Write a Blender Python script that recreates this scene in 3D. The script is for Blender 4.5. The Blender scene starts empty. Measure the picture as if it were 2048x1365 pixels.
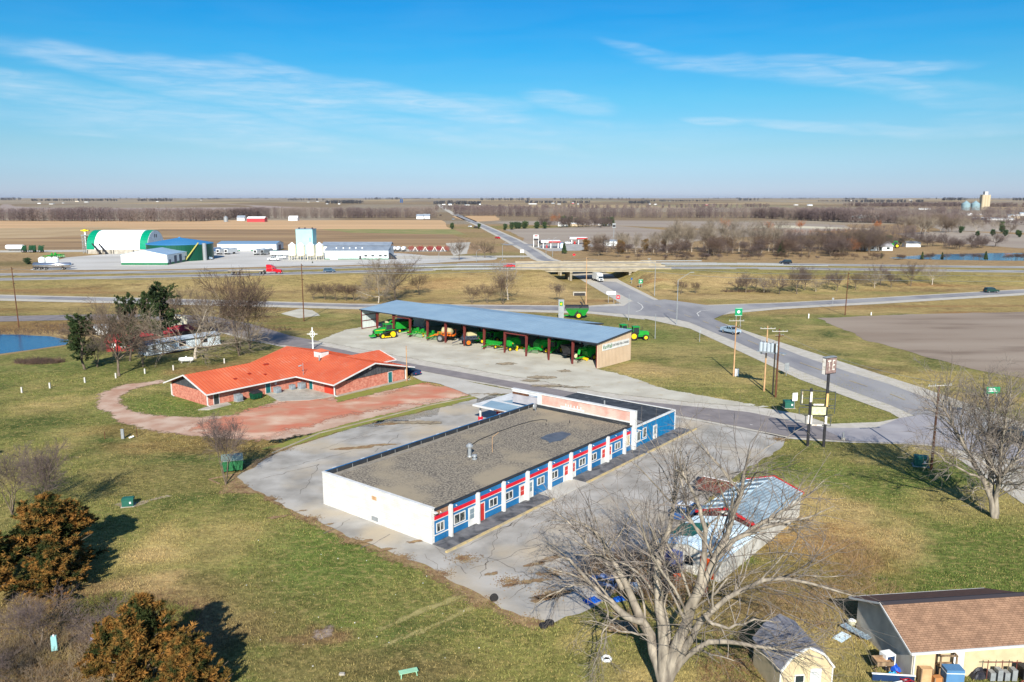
import bpy, math, random
import numpy as np
from mathutils import Vector, Matrix
R = random.Random(11)
NP = np.random.default_rng(5)
scn = bpy.context.scene
COL = scn.collection
rad = math.radians
# ---------------------------------------------------------------- camera numbers (used to read positions off the photo)
F, CX, CY, CAMH = 1593., 1024., 682.5, 33.
PITCH = math.atan(286.0/F); cp, sp = math.cos(PITCH), math.sin(PITCH)
def ray(px, py):
    u = (px-CX)/F; v = -(py-CY)/F
    return np.array((u, cp+v*sp, -sp+v*cp))
def xc_road(y):
    return np.interp(y, [60,101,139,236,319,450,640,869,2000,4516,20000], [70,66,61.8,44.,32.5,10,-8.4,-40,-161,-430,-2000])
def Nline(x): return 319.9+.043*x
def zh(x): return np.interp(x, [-420,-200,-100,-25,35,95,213,360,520], [0,1.,2.6,4.5,4.7,4.5,2.5,.8,0])
def sst(t):
    t = np.clip(t,0,1); return t*t*(3-2*t)
def vn(x, y, s=0):
    x = np.asarray(x, float); y = np.asarray(y, float)
    xi = np.floor(x); yi = np.floor(y); fx = x-xi; fy = y-yi
    def hsh(a, b):
        n = np.sin(a*127.1+b*311.7+s*74.7)*43758.5453; return n-np.floor(n)
    ux = fx*fx*(3-2*fx); uy = fy*fy*(3-2*fy)
    return (hsh(xi,yi)*(1-ux)+hsh(xi+1,yi)*ux)*(1-uy)+(hsh(xi,yi+1)*(1-ux)+hsh(xi+1,yi+1)*ux)*uy
def H(x, y):
    x = np.asarray(x, float); y = np.asarray(y, float)
    z = zh(x); d = y-Nline(x)
    s = sst(1+d/(9*z+6)); n = sst(1-(d-35)/(5*z+8))
    e = z*np.minimum(np.where(d < 0, s, 1), np.where(d > 35, n, 1))
    u = np.abs(x-xc_road(y)); e = e*sst((u-11)/10)
    r = np.hypot(x, y)
    far = sst((r-2200)/4000)
    e = e+far*(7*np.sin(x/1900.+1.3)*np.sin(y/1500.)+4*np.sin(x/700.+y/1100.)+5)+sst((r-9000)/9000)*12
    # roadside ditch along the ramp and gentle lawn relief
    e = e+.25*(vn(x/22., y/22., 3)-.5)*np.clip((200-y)/60,0,1)*np.clip((y-40)/15,0,1)*0
    return e
def P(px, py, z=None):
    d = ray(px, py)
    if z is not None:
        t = (z-CAMH)/d[2]; return Vector((d[0]*t, d[1]*t, z))
    t = np.concatenate([np.arange(30, 1500, .5), np.geomspace(1500, 40000, 4000)])
    below = (CAMH+d[2]*t) <= H(d[0]*t, d[1]*t)
    i = int(np.argmax(below)) if below.any() else len(t)-1
    t0 = t[max(i-1,0)]; t1 = t[i]
    for _ in range(20):
        m = (t0+t1)/2
        if CAMH+d[2]*m <= H(d[0]*m, d[1]*m): t1 = m
        else: t0 = m
    return Vector((d[0]*t1, d[1]*t1, float(H(d[0]*t1, d[1]*t1))))
def AT(px, py, Y):
    d = ray(px, py); t = Y/d[1]; return Vector((d[0]*t, Y, CAMH+d[2]*t))
def hgt(p, pyt):      # height of an upright at p whose top shows in row pyt
    # solve for z with fixed ground x,y
    b = (pyt-CY)/F; tan = (sp+b*cp)/(cp-b*sp)
    return CAMH-p.y*tan-p.z
def fwd(p): return p.y*cp-(p.z-CAMH)*sp
# ---------------------------------------------------------------- materials
MATS = {}
def S(c):
    return tuple((x/12.92 if x <= .04045 else ((x+.055)/1.055)**2.4) for x in [v/255. for v in c])
def mat(name, col, rough=.7, metal=0., col2=None, scale=2., detail=4., bump=0., bscale=None, amount=1., kind=None, p=(1,1), stretch=(1,1,1), spec=.3, emit=None, col3=None, scale3=.2, w3=(.45,.6), coord='Object', dist=0., lo=.35, hi=.65):
    if name in MATS: return MATS[name]
    m = bpy.data.materials.new(name); m.use_nodes = True
    nt = m.node_tree; N = nt.nodes; L = nt.links; b = N['Principled BSDF']
    b.inputs['Roughness'].default_value = rough; b.inputs['Metallic'].default_value = metal
    b.inputs['Specular IOR Level'].default_value = spec
    tc = N.new('ShaderNodeTexCoord'); mp = N.new('ShaderNodeMapping'); mp.inputs['Scale'].default_value = stretch
    if coord == 'World':
        g = N.new('ShaderNodeNewGeometry'); L.new(g.outputs['Position'], mp.inputs['Vector'])
    else: L.new(tc.outputs[coord], mp.inputs['Vector'])
    def noise(sc, dt=detail):
        n = N.new('ShaderNodeTexNoise'); n.inputs['Scale'].default_value = sc; n.inputs['Detail'].default_value = dt; n.inputs['Distortion'].default_value = dist
        L.new(mp.outputs[0], n.inputs['Vector']); return n.outputs['Fac']
    def ramp(fac, a, c):
        r = N.new('ShaderNodeMapRange'); r.inputs[1].default_value = a; r.inputs[2].default_value = c; L.new(fac, r.inputs[0]); return r.outputs[0]
    def mix(f, a, c):
        x = N.new('ShaderNodeMix'); x.data_type = 'RGBA'
        L.new(f, x.inputs[0])
        for i, v in ((6, a), (7, c)):
            if isinstance(v, tuple): x.inputs[i].default_value = (*v[:3], 1)
            else: L.new(v, x.inputs[i])
        return x.outputs[2]
    out = tuple(col)
    if col2 is not None: out = mix(ramp(noise(scale), lo, hi), tuple(col), tuple(col2))
    if col3 is not None: out = mix(ramp(noise(scale3), *w3), out, tuple(col3))
    if kind in ('brick', 'block', 'shingle'):
        geo = N.new('ShaderNodeSeparateXYZ'); L.new(tc.outputs['Object'], geo.inputs[0])
        a = N.new('ShaderNodeMath'); a.operation = 'ADD'; L.new(geo.outputs[0], a.inputs[0]); L.new(geo.outputs[1], a.inputs[1])
        c = N.new('ShaderNodeCombineXYZ')
        if kind == 'shingle': L.new(geo.outputs[0], c.inputs[0]); L.new(geo.outputs[1], c.inputs[1])
        else: L.new(a.outputs[0], c.inputs[0]); L.new(geo.outputs[2], c.inputs[1])
        bt = N.new('ShaderNodeTexBrick'); L.new(c.outputs[0], bt.inputs['Vector']); bt.inputs['Scale'].default_value = 1
        bt.inputs['Brick Width'].default_value = p[0]; bt.inputs['Row Height'].default_value = p[1]
        bt.inputs['Mortar Size'].default_value = p[2] if len(p) > 2 else .012
        bt.inputs['Color1'].default_value = (1,1,1,1); bt.inputs['Color2'].default_value = (p[3],)*3+(1,) if len(p) > 3 else (.8,.8,.8,1)
        mo = p[4] if len(p) > 4 else (.6,.6,.6); bt.inputs['Mortar'].default_value = (*mo, 1)
        x = N.new('ShaderNodeMix'); x.data_type = 'RGBA'; x.blend_type = 'MULTIPLY'; x.inputs[0].default_value = 1
        if isinstance(out, tuple): x.inputs[6].default_value = (*out[:3],1)
        else: L.new(out, x.inputs[6])
        L.new(bt.outputs['Color'], x.inputs[7]); out = x.outputs[2]
    if kind == 'ribs':      # fine vertical sheet-metal ribs
        geo = N.new('ShaderNodeSeparateXYZ'); L.new(tc.outputs['Object'], geo.inputs[0])
        a = N.new('ShaderNodeMath'); a.operation = 'ADD'; L.new(geo.outputs[0], a.inputs[0]); L.new(geo.outputs[1], a.inputs[1])
        s = N.new('ShaderNodeMath'); s.operation = 'MULTIPLY'; s.inputs[1].default_value = 6.283/p[0]; L.new(a.outputs[0], s.inputs[0])
        q = N.new('ShaderNodeMath'); q.operation = 'SINE'; L.new(s.outputs[0], q.inputs[0])
        bp = N.new('ShaderNodeBump'); bp.inputs['Strength'].default_value = .5; bp.inputs['Distance'].default_value = .04
        L.new(q.outputs[0], bp.inputs['Height']); L.new(bp.outputs[0], b.inputs['Normal'])
    if isinstance(out, tuple): b.inputs['Base Color'].default_value = (*out[:3], 1)
    else: L.new(out, b.inputs['Base Color'])
    if bump:
        bp = N.new('ShaderNodeBump'); bp.inputs['Strength'].default_value = min(1, bump); bp.inputs['Distance'].default_value = .06
        L.new(noise(bscale or scale*4, 6), bp.inputs['Height']); L.new(bp.outputs[0], b.inputs['Normal'])
    if emit: b.inputs['Emission Color'].default_value = (*emit, 1); b.inputs['Emission Strength'].default_value = 1
    MATS[name] = m
    return m
def paint(n, rgb, rough=.45, **k): 
    c = S(rgb); return mat(n, c, rough, col2=tuple(v*.82 for v in c), scale=k.pop('scale', 1.2), **k)
white = paint('white_paint', (232,232,228), .5)
wtrim = paint('white_trim', (212,212,208), .5)
dark = mat('dark_metal', (.02,.02,.022), .5, col2=(.035,.035,.04))
glass = mat('window_glass', (.02,.03,.035), .12, spec=.8)
steel = mat('galvanised', (.34,.36,.37), .5, .3, col2=(.26,.28,.29), scale=3)
rubber = mat('tyre_rubber', (.015,.015,.016), .85, col2=(.03,.028,.026), scale=9)
wood = mat('weathered_wood', S((150,128,100)), .85, col2=S((100,78,58)), scale=4, stretch=(1,1,.15))
woodd = mat('dark_pole_wood', S((110,72,48)), .85, col2=S((72,48,36)), scale=5, stretch=(1,1,.15))
woodl = mat('pale_pole_wood', S((196,160,118)), .85, col2=S((160,122,88)), scale=5, stretch=(1,1,.15))
gmach = paint('machine_green', (34,148,52), .4)
gdark = paint('dark_machine_green', (18,72,40), .45)
yel = paint('machine_yellow', (232,196,20), .45)
orange = paint('machine_orange', (222,112,30), .45)
redp = paint('red_paint', (178,30,34), .4)
maroon = paint('maroon_steel', (110,52,48), .55)
chrome = mat('bright_metal', (.6,.6,.62), .25, .9)
concrete = mat('concrete', S((176,170,158)), .85, col2=S((150,144,132)), scale=.6, bump=.15, bscale=6)
conc_tan = mat('bridge_concrete', S((164,154,134)), .9, col2=S((142,132,112)), scale=.4, bump=.1, bscale=4)
# ---------------------------------------------------------------- mesh builder
class MB:
    def __init__(s): s.v = []; s.f = []
    def add(s, vs, fs):
        o = len(s.v); s.v += [tuple(v) for v in vs]; s.f += [tuple(i+o for i in f) for f in fs]; return s
    def box(s, x0, x1, y0, y1, z0, z1):
        return s.add([(x0,y0,z0),(x1,y0,z0),(x1,y1,z0),(x0,y1,z0),(x0,y0,z1),(x1,y0,z1),(x1,y1,z1),(x0,y1,z1)],
            [(0,3,2,1),(4,5,6,7),(0,1,5,4),(1,2,6,5),(2,3,7,6),(3,0,4,7)])
    def fr(s, b, t):      # frustum: bottom (x0,x1,y0,y1,z), top the same
        x0,x1,y0,y1,z0 = b; X0,X1,Y0,Y1,z1 = t
        return s.add([(x0,y0,z0),(x1,y0,z0),(x1,y1,z0),(x0,y1,z0),(X0,Y0,z1),(X1,Y0,z1),(X1,Y1,z1),(X0,Y1,z1)],
            [(0,3,2,1),(4,5,6,7),(0,1,5,4),(1,2,6,5),(2,3,7,6),(3,0,4,7)])
    def slab(s, q, th):   # a quad (or polygon) given thickness downward
        n = len(q); q = [Vector(p) for p in q]
        t = Vector((0,0,-th))
        return s.add(q+[p+t for p in q], [tuple(range(n)), tuple(range(2*n-1,n-1,-1))]+[(i,i+n,(i+1)%n+n,(i+1)%n) for i in range(n)])
    def prism(s, poly, z0, z1):
        n = len(poly)
        return s.add([(x,y,z0) for x,y in poly]+[(x,y,z1) for x,y in poly], [tuple(range(n-1,-1,-1)), tuple(range(n,2*n))]+[(i,(i+1)%n,(i+1)%n+n,i+n) for i in range(n)])
    def ext(s, prof, y0, y1, ax='y'):   # profile in x,z pushed along y (or profile y,z along x)
        n = len(prof)
        if ax == 'y': a = [(x,y0,z) for x,z in prof]; b = [(x,y1,z) for x,z in prof]
        else: a = [(y0,x,z) for x,z in prof]; b = [(y1,x,z) for x,z in prof]
        fs = [tuple(range(n)), tuple(range(2*n-1,n-1,-1))]+[((i+1)%n,i,i+n,(i+1)%n+n) for i in range(n)]
        if ax != 'y': fs = [f[::-1] for f in fs]
        return s.add(a+b, fs)
    def tube(s, a, b, r0, r1=None, n=6, cap=True):
        a = Vector(a); b = Vector(b); r1 = r0 if r1 is None else r1
        d = (b-a); 
        if d.length < 1e-6: return s
        d.normalize(); u = d.orthogonal().normalized(); w = d.cross(u)
        vs = []
        for p, r in ((a,r0),(b,r1)):
            for i in range(n):
                t = 2*math.pi*i/n; vs.append(p+(u*math.cos(t)+w*math.sin(t))*r)
        fs = [(i,(i+1)%n,(i+1)%n+n,i+n) for i in range(n)]
        if cap: fs += [tuple(range(n-1,-1,-1)), tuple(range(n,2*n))]
        return s.add(vs, fs)
    def path(s, pts, r, n=5):
        for a, b in zip(pts[:-1], pts[1:]): s.tube(a, b, r, r, n)
        return s
    def bar(s, a, b, w, h=None):    # square bar between points
        a = Vector(a); b = Vector(b); h = h or w; d = (b-a).normalized()
        up = Vector((0,0,1)) if abs(d.z) < .95 else Vector((1,0,0))
        u = d.cross(up).normalized()*w/2; v = u.cross(d).normalized()*h/2
        vs = [p+x+y for p in (a,b) for x, y in ((u,v),(-u,v),(-u,-v),(u,-v))]
        return s.add(vs, [(0,1,2,3),(7,6,5,4),(0,4,5,1),(1,5,6,2),(2,6,7,3),(3,7,4,0)])
    def lathe(s, prof, n=20, c=(0,0), ax='z', o=(0,0,0)):   # prof (r,z)
        vs = []; m = len(prof)
        for r, z in prof:
            for i in range(n):
                t = 2*math.pi*i/n; a, b = r*math.cos(t), r*math.sin(t)
                if ax == 'z': vs.append((c[0]+a+o[0], c[1]+b+o[1], z+o[2]))
                elif ax == 'y': vs.append((a+o[0], z+o[1], b+o[2]))
                else: vs.append((z+o[0], a+o[1], b+o[2]))
        fs = [(j*n+i, j*n+(i+1)%n, (j+1)*n+(i+1)%n, (j+1)*n+i) for j in range(m-1) for i in range(n)]
        fs += [tuple(range(n-1,-1,-1)), tuple(range((m-1)*n, m*n))]
        return s.add(vs, fs)
    def wheel(s, c, r, w, ax='y', n=16):
        k = r*.12
        return s.lathe([(r*.6,-w/2),(r-k,-w/2),(r,-w/2+k),(r,w/2-k),(r-k,w/2),(r*.6,w/2)], n, ax=ax, o=c)
    def build(s, name, m, parent=None, kind=None, loc=None, smooth=False):
        me = bpy.data.meshes.new(name); me.from_pydata(s.v, [], s.f); me.validate()
        me.materials.append(m)
        import bmesh as _b
        if len(s.f) < 4000:
            bm = _b.new(); bm.from_mesh(me); _b.ops.recalc_face_normals(bm, faces=bm.faces); bm.to_mesh(me); bm.free()
        if smooth: me.polygons.foreach_set('use_smooth', [True]*len(me.polygons))
        o = bpy.data.objects.new(name, me); COL.objects.link(o)
        if parent: o.parent = parent
        if kind: o['kind'] = kind
        if loc is not None: o.location = loc
        return o
def tag(o, label=None, cat=None, group=None, kind=None):
    if label: o['label'] = label
    if cat: o['category'] = cat
    if group: o['group'] = group
    if kind: o['kind'] = kind
    return o
def thing(name, label, cat, loc=(0,0,0), az=0, group=None, sc=1.):
    o = bpy.data.objects.new(name, None); COL.objects.link(o); o.empty_display_size = .3
    o.location = loc; o.rotation_euler = (0,0,rad(az)); o.scale = (sc,)*3 if not isinstance(sc, tuple) else sc
    return tag(o, label, cat, group)
def dup(root, loc, az=0, label=None, group=None, sc=1., kids=True):
    def cpy(o, par=None):
        c = o.copy(); COL.objects.link(c)
        if par: c.parent = par
        if kids:
            for ch in list(o.children): cpy(ch, c)
        return c
    c = cpy(root); c.location = loc; c.rotation_euler = (0,0,rad(az)); c.scale = (sc,)*3 if not isinstance(sc, tuple) else sc
    if label: c['label'] = label
    if group: c['group'] = group
    return c
def text_mesh(body, size, mt, parent, loc, rot, name='lettering', align='CENTER', sx=1.):
    cu = bpy.data.curves.new(name, 'FONT'); cu.body = body; cu.size = size; cu.extrude = .015; cu.align_x = align; cu.align_y = 'CENTER'
    t = bpy.data.objects.new(name+'_c', cu); me = bpy.data.meshes.new_from_object(t); bpy.data.objects.remove(t)
    me.materials.clear(); me.materials.append(mt); me.name = name
    o = bpy.data.objects.new(name, me); COL.objects.link(o); o.parent = parent; o.location = loc; o.rotation_euler = rot; o.scale = (sx,1,1)
    return o
# ---------------------------------------------------------------- flat sheets laid on the ground
from mathutils.geometry import tessellate_polygon
def jitter(pts, step, amp, seed=1):
    out = []; r = random.Random(seed)
    n = len(pts)
    for i in range(n):
        a = Vector(pts[i]); b = Vector(pts[(i+1)%n]); L = (b-a).length; k = max(1, min(400, int(L/step)))
        nrm = Vector((-(b-a).y, (b-a).x)).normalized() if L > 0 else Vector((0,0))
        for j in range(k):
            t = j/k; p = a.lerp(b, t)
            if j > 0 or amp > 0: 
                q = float(vn(p.x/step/2.5, p.y/step/2.5, seed))-.5+.4*(r.random()-.5); p = p+nrm*amp*q*2
            out.append(p)
    return out
def sheet(name, pix, m, lev=1, step=1.5, amp=.25, px=True, z0=None, seed=1, kind='structure', label=None, cat=None, drape=False, parent=None):
    pts = [(P(*p, z0).to_2d() if px else Vector(p)) for p in pix]
    if step: pts = jitter(pts, step, amp, seed)
    tri = tessellate_polygon([[Vector((p.x,p.y,0)) for p in pts]])
    z = .012*lev
    vs = [(p.x, p.y, (z+float(H(p.x,p.y))) if drape else z+(z0 or 0)) for p in pts]
    mb = MB().add(vs, tri)
    o = mb.build(name, m, parent, kind)
    if o.data.polygons and sum(f.normal.z for f in o.data.polygons) < 0: o.data.flip_normals()
    if label: tag(o, label, cat)
    return o
def strip(name, left, right, m, lev=1, seg=12, kind='structure', zf=None):   # two edge polylines of points -> draped ribbon
    def res(pl):
        pl = [Vector(p) for p in pl]; out = []
        for a, b in zip(pl[:-1], pl[1:]):
            for j in range(seg): out.append(a.lerp(b, j/seg))
        return out+[pl[-1]]
    A, B = res(left), res(right); mb = MB(); vs = []
    zf = zf or (lambda x, y: float(H(x,y)))
    for a, b in zip(A, B):
        vs += [(a.x,a.y,zf(a.x,a.y)+.012*lev), (b.x,b.y,zf(b.x,b.y)+.012*lev)]
    mb.add(vs, [(2*i,2*i+1,2*i+3,2*i+2) for i in range(len(A)-1)])
    o = mb.build(name, m, None, kind)
    if sum(f.normal.z for f in o.data.polygons) < 0: o.data.flip_normals()
    return o
def G2(*pp): return [P(*p).to_2d() for p in pp]

SOFT = {}
def soft_mat(m):      # the same surface, thinning out in ragged patches towards the rim of its sheet
    if m.name in SOFT: return SOFT[m.name]
    c = m.copy(); c.name = m.name+'_ragged'; nt = c.node_tree; N = nt.nodes; L = nt.links; b = N['Principled BSDF']
    at = N.new('ShaderNodeAttribute'); at.attribute_name = 'edge'; g = N.new('ShaderNodeNewGeometry')
    def nz(sc, dt): n = N.new('ShaderNodeTexNoise'); n.inputs['Scale'].default_value = sc; n.inputs['Detail'].default_value = dt; n.inputs['Roughness'].default_value = .7; L.new(g.outputs['Position'], n.inputs['Vector']); return n.outputs['Fac']
    def mt(op, a, b2):
        n = N.new('ShaderNodeMath'); n.operation = op
        for i, v in enumerate((a,b2)):
            if isinstance(v, (int,float)): n.inputs[i].default_value = v
            else: L.new(v, n.inputs[i])
        return n.outputs[0]
    k = mt('ADD', at.outputs['Fac'], mt('MULTIPLY', mt('SUBTRACT', nz(.9,8), .5), 1.5)); k = mt('ADD', k, mt('MULTIPLY', mt('SUBTRACT', nz(.22,3), .5), 1.1))
    r = N.new('ShaderNodeMapRange'); r.inputs[1].default_value = .38; r.inputs[2].default_value = .62; L.new(k, r.inputs[0]); L.new(r.outputs[0], b.inputs['Alpha'])
    SOFT[m.name] = c; return c
def soft_sheet(name, pix, m, lev=1, cell=.8, soft=1., px=True, kind='structure'):
    pts = np.array([(P(*p).to_2d() if px else Vector(p)) for p in pix]); mg = soft*1.2
    x0, y0 = pts.min(0)-mg; x1, y1 = pts.max(0)+mg; nx = max(3,int((x1-x0)/cell)); ny = max(3,int((y1-y0)/cell))
    X, Y = np.meshgrid(np.linspace(x0,x1,nx+1), np.linspace(y0,y1,ny+1)); q = np.stack([X.ravel(), Y.ravel()], 1)
    dmin = np.full(len(q), 1e9); ins = np.zeros(len(q), bool); n = len(pts)
    for i in range(n):
        a, b = pts[i], pts[(i+1)%n]; ab = b-a; L2 = max(ab@ab, 1e-9); t = np.clip(((q-a)@ab)/L2, 0, 1); dmin = np.minimum(dmin, np.linalg.norm(q-(a+t[:,None]*ab), axis=1))
        c = ((a[1] > q[:,1]) != (b[1] > q[:,1])); xi = ab[0]*(q[:,1]-a[1])/(ab[1] or 1e-9)+a[0]; ins ^= c&(q[:,0] < xi)
    sd = np.where(ins, dmin, -dmin); e = np.clip(.5+sd/(2*soft), -1, 2.5)
    ok = e > -.9; vs = [(float(a), float(b), .012*lev+float(h)) for (a, b), h in zip(q, H(q[:,0], q[:,1]))]; fs = []
    for j in range(ny):
        for i in range(nx):
            k = j*(nx+1)+i; f = (k, k+1, k+nx+2, k+nx+1)
            if ok[list(f)].any(): fs.append(f)
    me = bpy.data.meshes.new(name); me.from_pydata(vs, [], fs); at = me.attributes.new('edge', 'FLOAT', 'POINT'); at.data.foreach_set('value', e.astype(np.float32)); me.materials.append(soft_mat(m))
    o = bpy.data.objects.new(name, me); COL.objects.link(o)
    if kind: o['kind'] = kind
    return o
SKY_STR, EXPO, USE_HAZE, HAZE_D = 0.105, 0.78, True, 1.2e-5
# ================================================================ CAMERA, SUN, SKY
cam = bpy.data.cameras.new('camera'); co = bpy.data.objects.new('camera', cam); COL.objects.link(co)
cam.sensor_width = 36; cam.lens = F/2048*36; cam.clip_end = 90000; cam.clip_start = .5
co.location = (0,0,CAMH); co.rotation_euler = (rad(90)-PITCH, 0, 0); scn.camera = co
SUN_EL, SH_AZ = 30.5, 89.0            # shadows fall towards +Y
sl = bpy.data.lights.new('sun', 'SUN'); sl.energy = 4.6; sl.angle = rad(.5); sl.color = (1,.94,.84)
so = bpy.data.objects.new('sun', sl); COL.objects.link(so)
sdir = Vector((math.cos(rad(SH_AZ))*math.cos(rad(SUN_EL)), math.sin(rad(SH_AZ))*math.cos(rad(SUN_EL)), -math.sin(rad(SUN_EL))))
so.rotation_euler = sdir.to_track_quat('-Z','Y').to_euler()
w = bpy.data.worlds.new('World'); scn.world = w; w.use_nodes = True
nt = w.node_tree; N = nt.nodes; L = nt.links; bg = N['Background']
sky = N.new('ShaderNodeTexSky'); sky.sky_type = 'NISHITA'; sky.sun_disc = False; sky.sun_elevation = rad(SUN_EL)
sky.sun_rotation = math.atan2(-sdir.x, -sdir.y); sky.altitude = 300; sky.air_density = 1.0; sky.dust_density = .6; sky.ozone_density = 2.2
tc = N.new('ShaderNodeTexCoord'); sx = N.new('ShaderNodeSeparateXYZ'); L.new(tc.outputs['Generated'], sx.inputs[0])
def mth(op, a, b=None, c=None):
    n = N.new('ShaderNodeMath'); n.operation = op
    for i, v in enumerate((a,b,c)):
        if v is None: continue
        if isinstance(v, (int,float)): n.inputs[i].default_value = v
        else: L.new(v, n.inputs[i])
    return n.outputs[0]
az = mth('ARCTAN2', sx.outputs[0], sx.outputs[1]); el = mth('ARCSINE', sx.outputs[2])
def curve(ix):      # the clear cold-weather blue of the photograph, by elevation above the horizon
    n = N.new('ShaderNodeFloatCurve'); cv = n.mapping.curves[0]; L.new(mth('DIVIDE', mth('MAXIMUM', el, 0), math.pi/2), n.inputs['Value'])
    pts = [(0,(.463,.549,.892)),(1.24,(.35,.471,.739)),(3.3,(.31,.47,.61)),(6.65,(.175,.49,.62)),(9.89,(.07,.46,.66)),(12.87,(.03,.43,.68)),(25,(.16,.42,.7)),(50,(.42,.62,.85)),(90,(.55,.7,.9))]
    while len(cv.points) < len(pts): cv.points.new(.5,.5)
    for p_, (e_, v_) in zip(cv.points, pts): p_.location = (e_/90, v_[ix]); p_.handle_type = 'VECTOR'
    n.mapping.update(); return n.outputs[0]
cf = N.new('ShaderNodeCombineColor'); [L.new(curve(i_), cf.inputs[i_]) for i_ in range(3)]
hs = N.new('ShaderNodeMix'); hs.data_type = 'RGBA'; hs.blend_type = 'MULTIPLY'; hs.inputs[0].default_value = 1; L.new(sky.outputs[0], hs.inputs[6]); L.new(cf.outputs[0], hs.inputs[7])
cc = N.new('ShaderNodeCombineXYZ'); L.new(az, cc.inputs[0]); L.new(el, cc.inputs[1])
def cloud_noise(rot, scx, scy, scale, seed, det=5):
    mp = N.new('ShaderNodeMapping'); mp.inputs['Rotation'].default_value = (0,0,rad(rot)); mp.inputs['Scale'].default_value = (scx,scy,1); mp.inputs['Location'].default_value = (seed,seed*.7,seed)
    L.new(cc.outputs[0], mp.inputs[0]); n = N.new('ShaderNodeTexNoise'); n.inputs['Scale'].default_value = scale; n.inputs['Detail'].default_value = det; n.inputs['Roughness'].default_value = .55; n.inputs['Distortion'].default_value = .5
    L.new(mp.outputs[0], n.inputs['Vector']); return n.outputs['Fac']
wob = cloud_noise(0, 1, 2.2, 5, 3.1, 3); wsp = cloud_noise(5, 1, 7, 7, 1.7, 7); tex = cloud_noise(-9, 1.0, 8, 20, 5.2, 8)
def streak(px, py, hw, hh, slope, amt):      # a cirrus band: centre read off the photo as a sky direction, half sizes in radians
    d = ray(px, py); d = d/np.linalg.norm(d); a0 = math.atan2(d[0], d[1]); e0 = math.asin(d[2])
    da = mth('SUBTRACT', az, a0); de = mth('SUBTRACT', mth('SUBTRACT', el, e0), mth('MULTIPLY', da, -slope))
    de = mth('ADD', de, mth('MULTIPLY', mth('SUBTRACT', wob, .5), .035))
    q = mth('ADD', mth('POWER', mth('ABSOLUTE', mth('DIVIDE', da, hw)), 2), mth('POWER', mth('ABSOLUTE', mth('DIVIDE', de, hh)), 2))
    g = N.new('ShaderNodeMapRange'); g.interpolation_type = 'SMOOTHERSTEP'; g.inputs[1].default_value = 1; g.inputs[2].default_value = 0; g.inputs[3].default_value = 0; g.inputs[4].default_value = amt; L.new(q, g.inputs[0])
    return g.outputs[0]
acc = None
for s_ in [(420,160,.27,.022,.10,.85),(780,192,.24,.018,.16,.8),(930,205,.12,.016,.02,.45),(330,235,.34,.030,.13,.55),(620,228,.30,.016,.14,.6),(900,262,.22,.014,.16,.35),(150,225,.2,.03,.1,.35),
           (1135,205,.075,.016,.12,.6),(1340,120,.10,.010,.28,.5),(1530,145,.20,.016,.16,.6),(1700,128,.15,.010,.05,.6),(1790,160,.09,.012,.25,.55),(1860,175,.16,.02,.2,.35),(1430,247,.05,.006,.08,.7),(1600,253,.1,.008,.08,.6),(1880,255,.15,.009,.06,.35),(2000,240,.08,.012,.1,.35),(0,155,.03,.012,0,.6),(1150,262,.3,.02,.05,.25),(170,270,.06,.006,0,.4)]:
    g = streak(*s_); acc = g if acc is None else mth('MAXIMUM', acc, g)
mr = N.new('ShaderNodeMapRange'); mr.inputs[1].default_value = .28; mr.inputs[2].default_value = .72; L.new(wsp, mr.inputs[0])
mr2 = N.new('ShaderNodeMapRange'); mr2.inputs[1].default_value = .34; mr2.inputs[2].default_value = .68; mr2.inputs[3].default_value = .38; L.new(tex, mr2.inputs[0])
fac = mth('MULTIPLY', mth('MULTIPLY', acc, mth('ADD', mth('MULTIPLY', mr.outputs[0], .8), .18)), mr2.outputs[0])
fac = mth('MINIMUM', mth('ADD', fac, mth('MULTIPLY', mr.outputs[0], .04)), 1.0)
cm = N.new('ShaderNodeMix'); cm.data_type = 'RGBA'; L.new(fac, cm.inputs[0]); L.new(hs.outputs[2], cm.inputs[6]); cm.inputs[7].default_value = (3.9,4.7,5.4,1)
L.new(cm.outputs[2], bg.inputs['Color']); bg.inputs['Strength'].default_value = SKY_STR
scn.view_settings.view_transform = 'Standard'; scn.view_settings.look = 'None'; scn.view_settings.exposure = EXPO; scn.view_settings.gamma = 1
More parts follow.
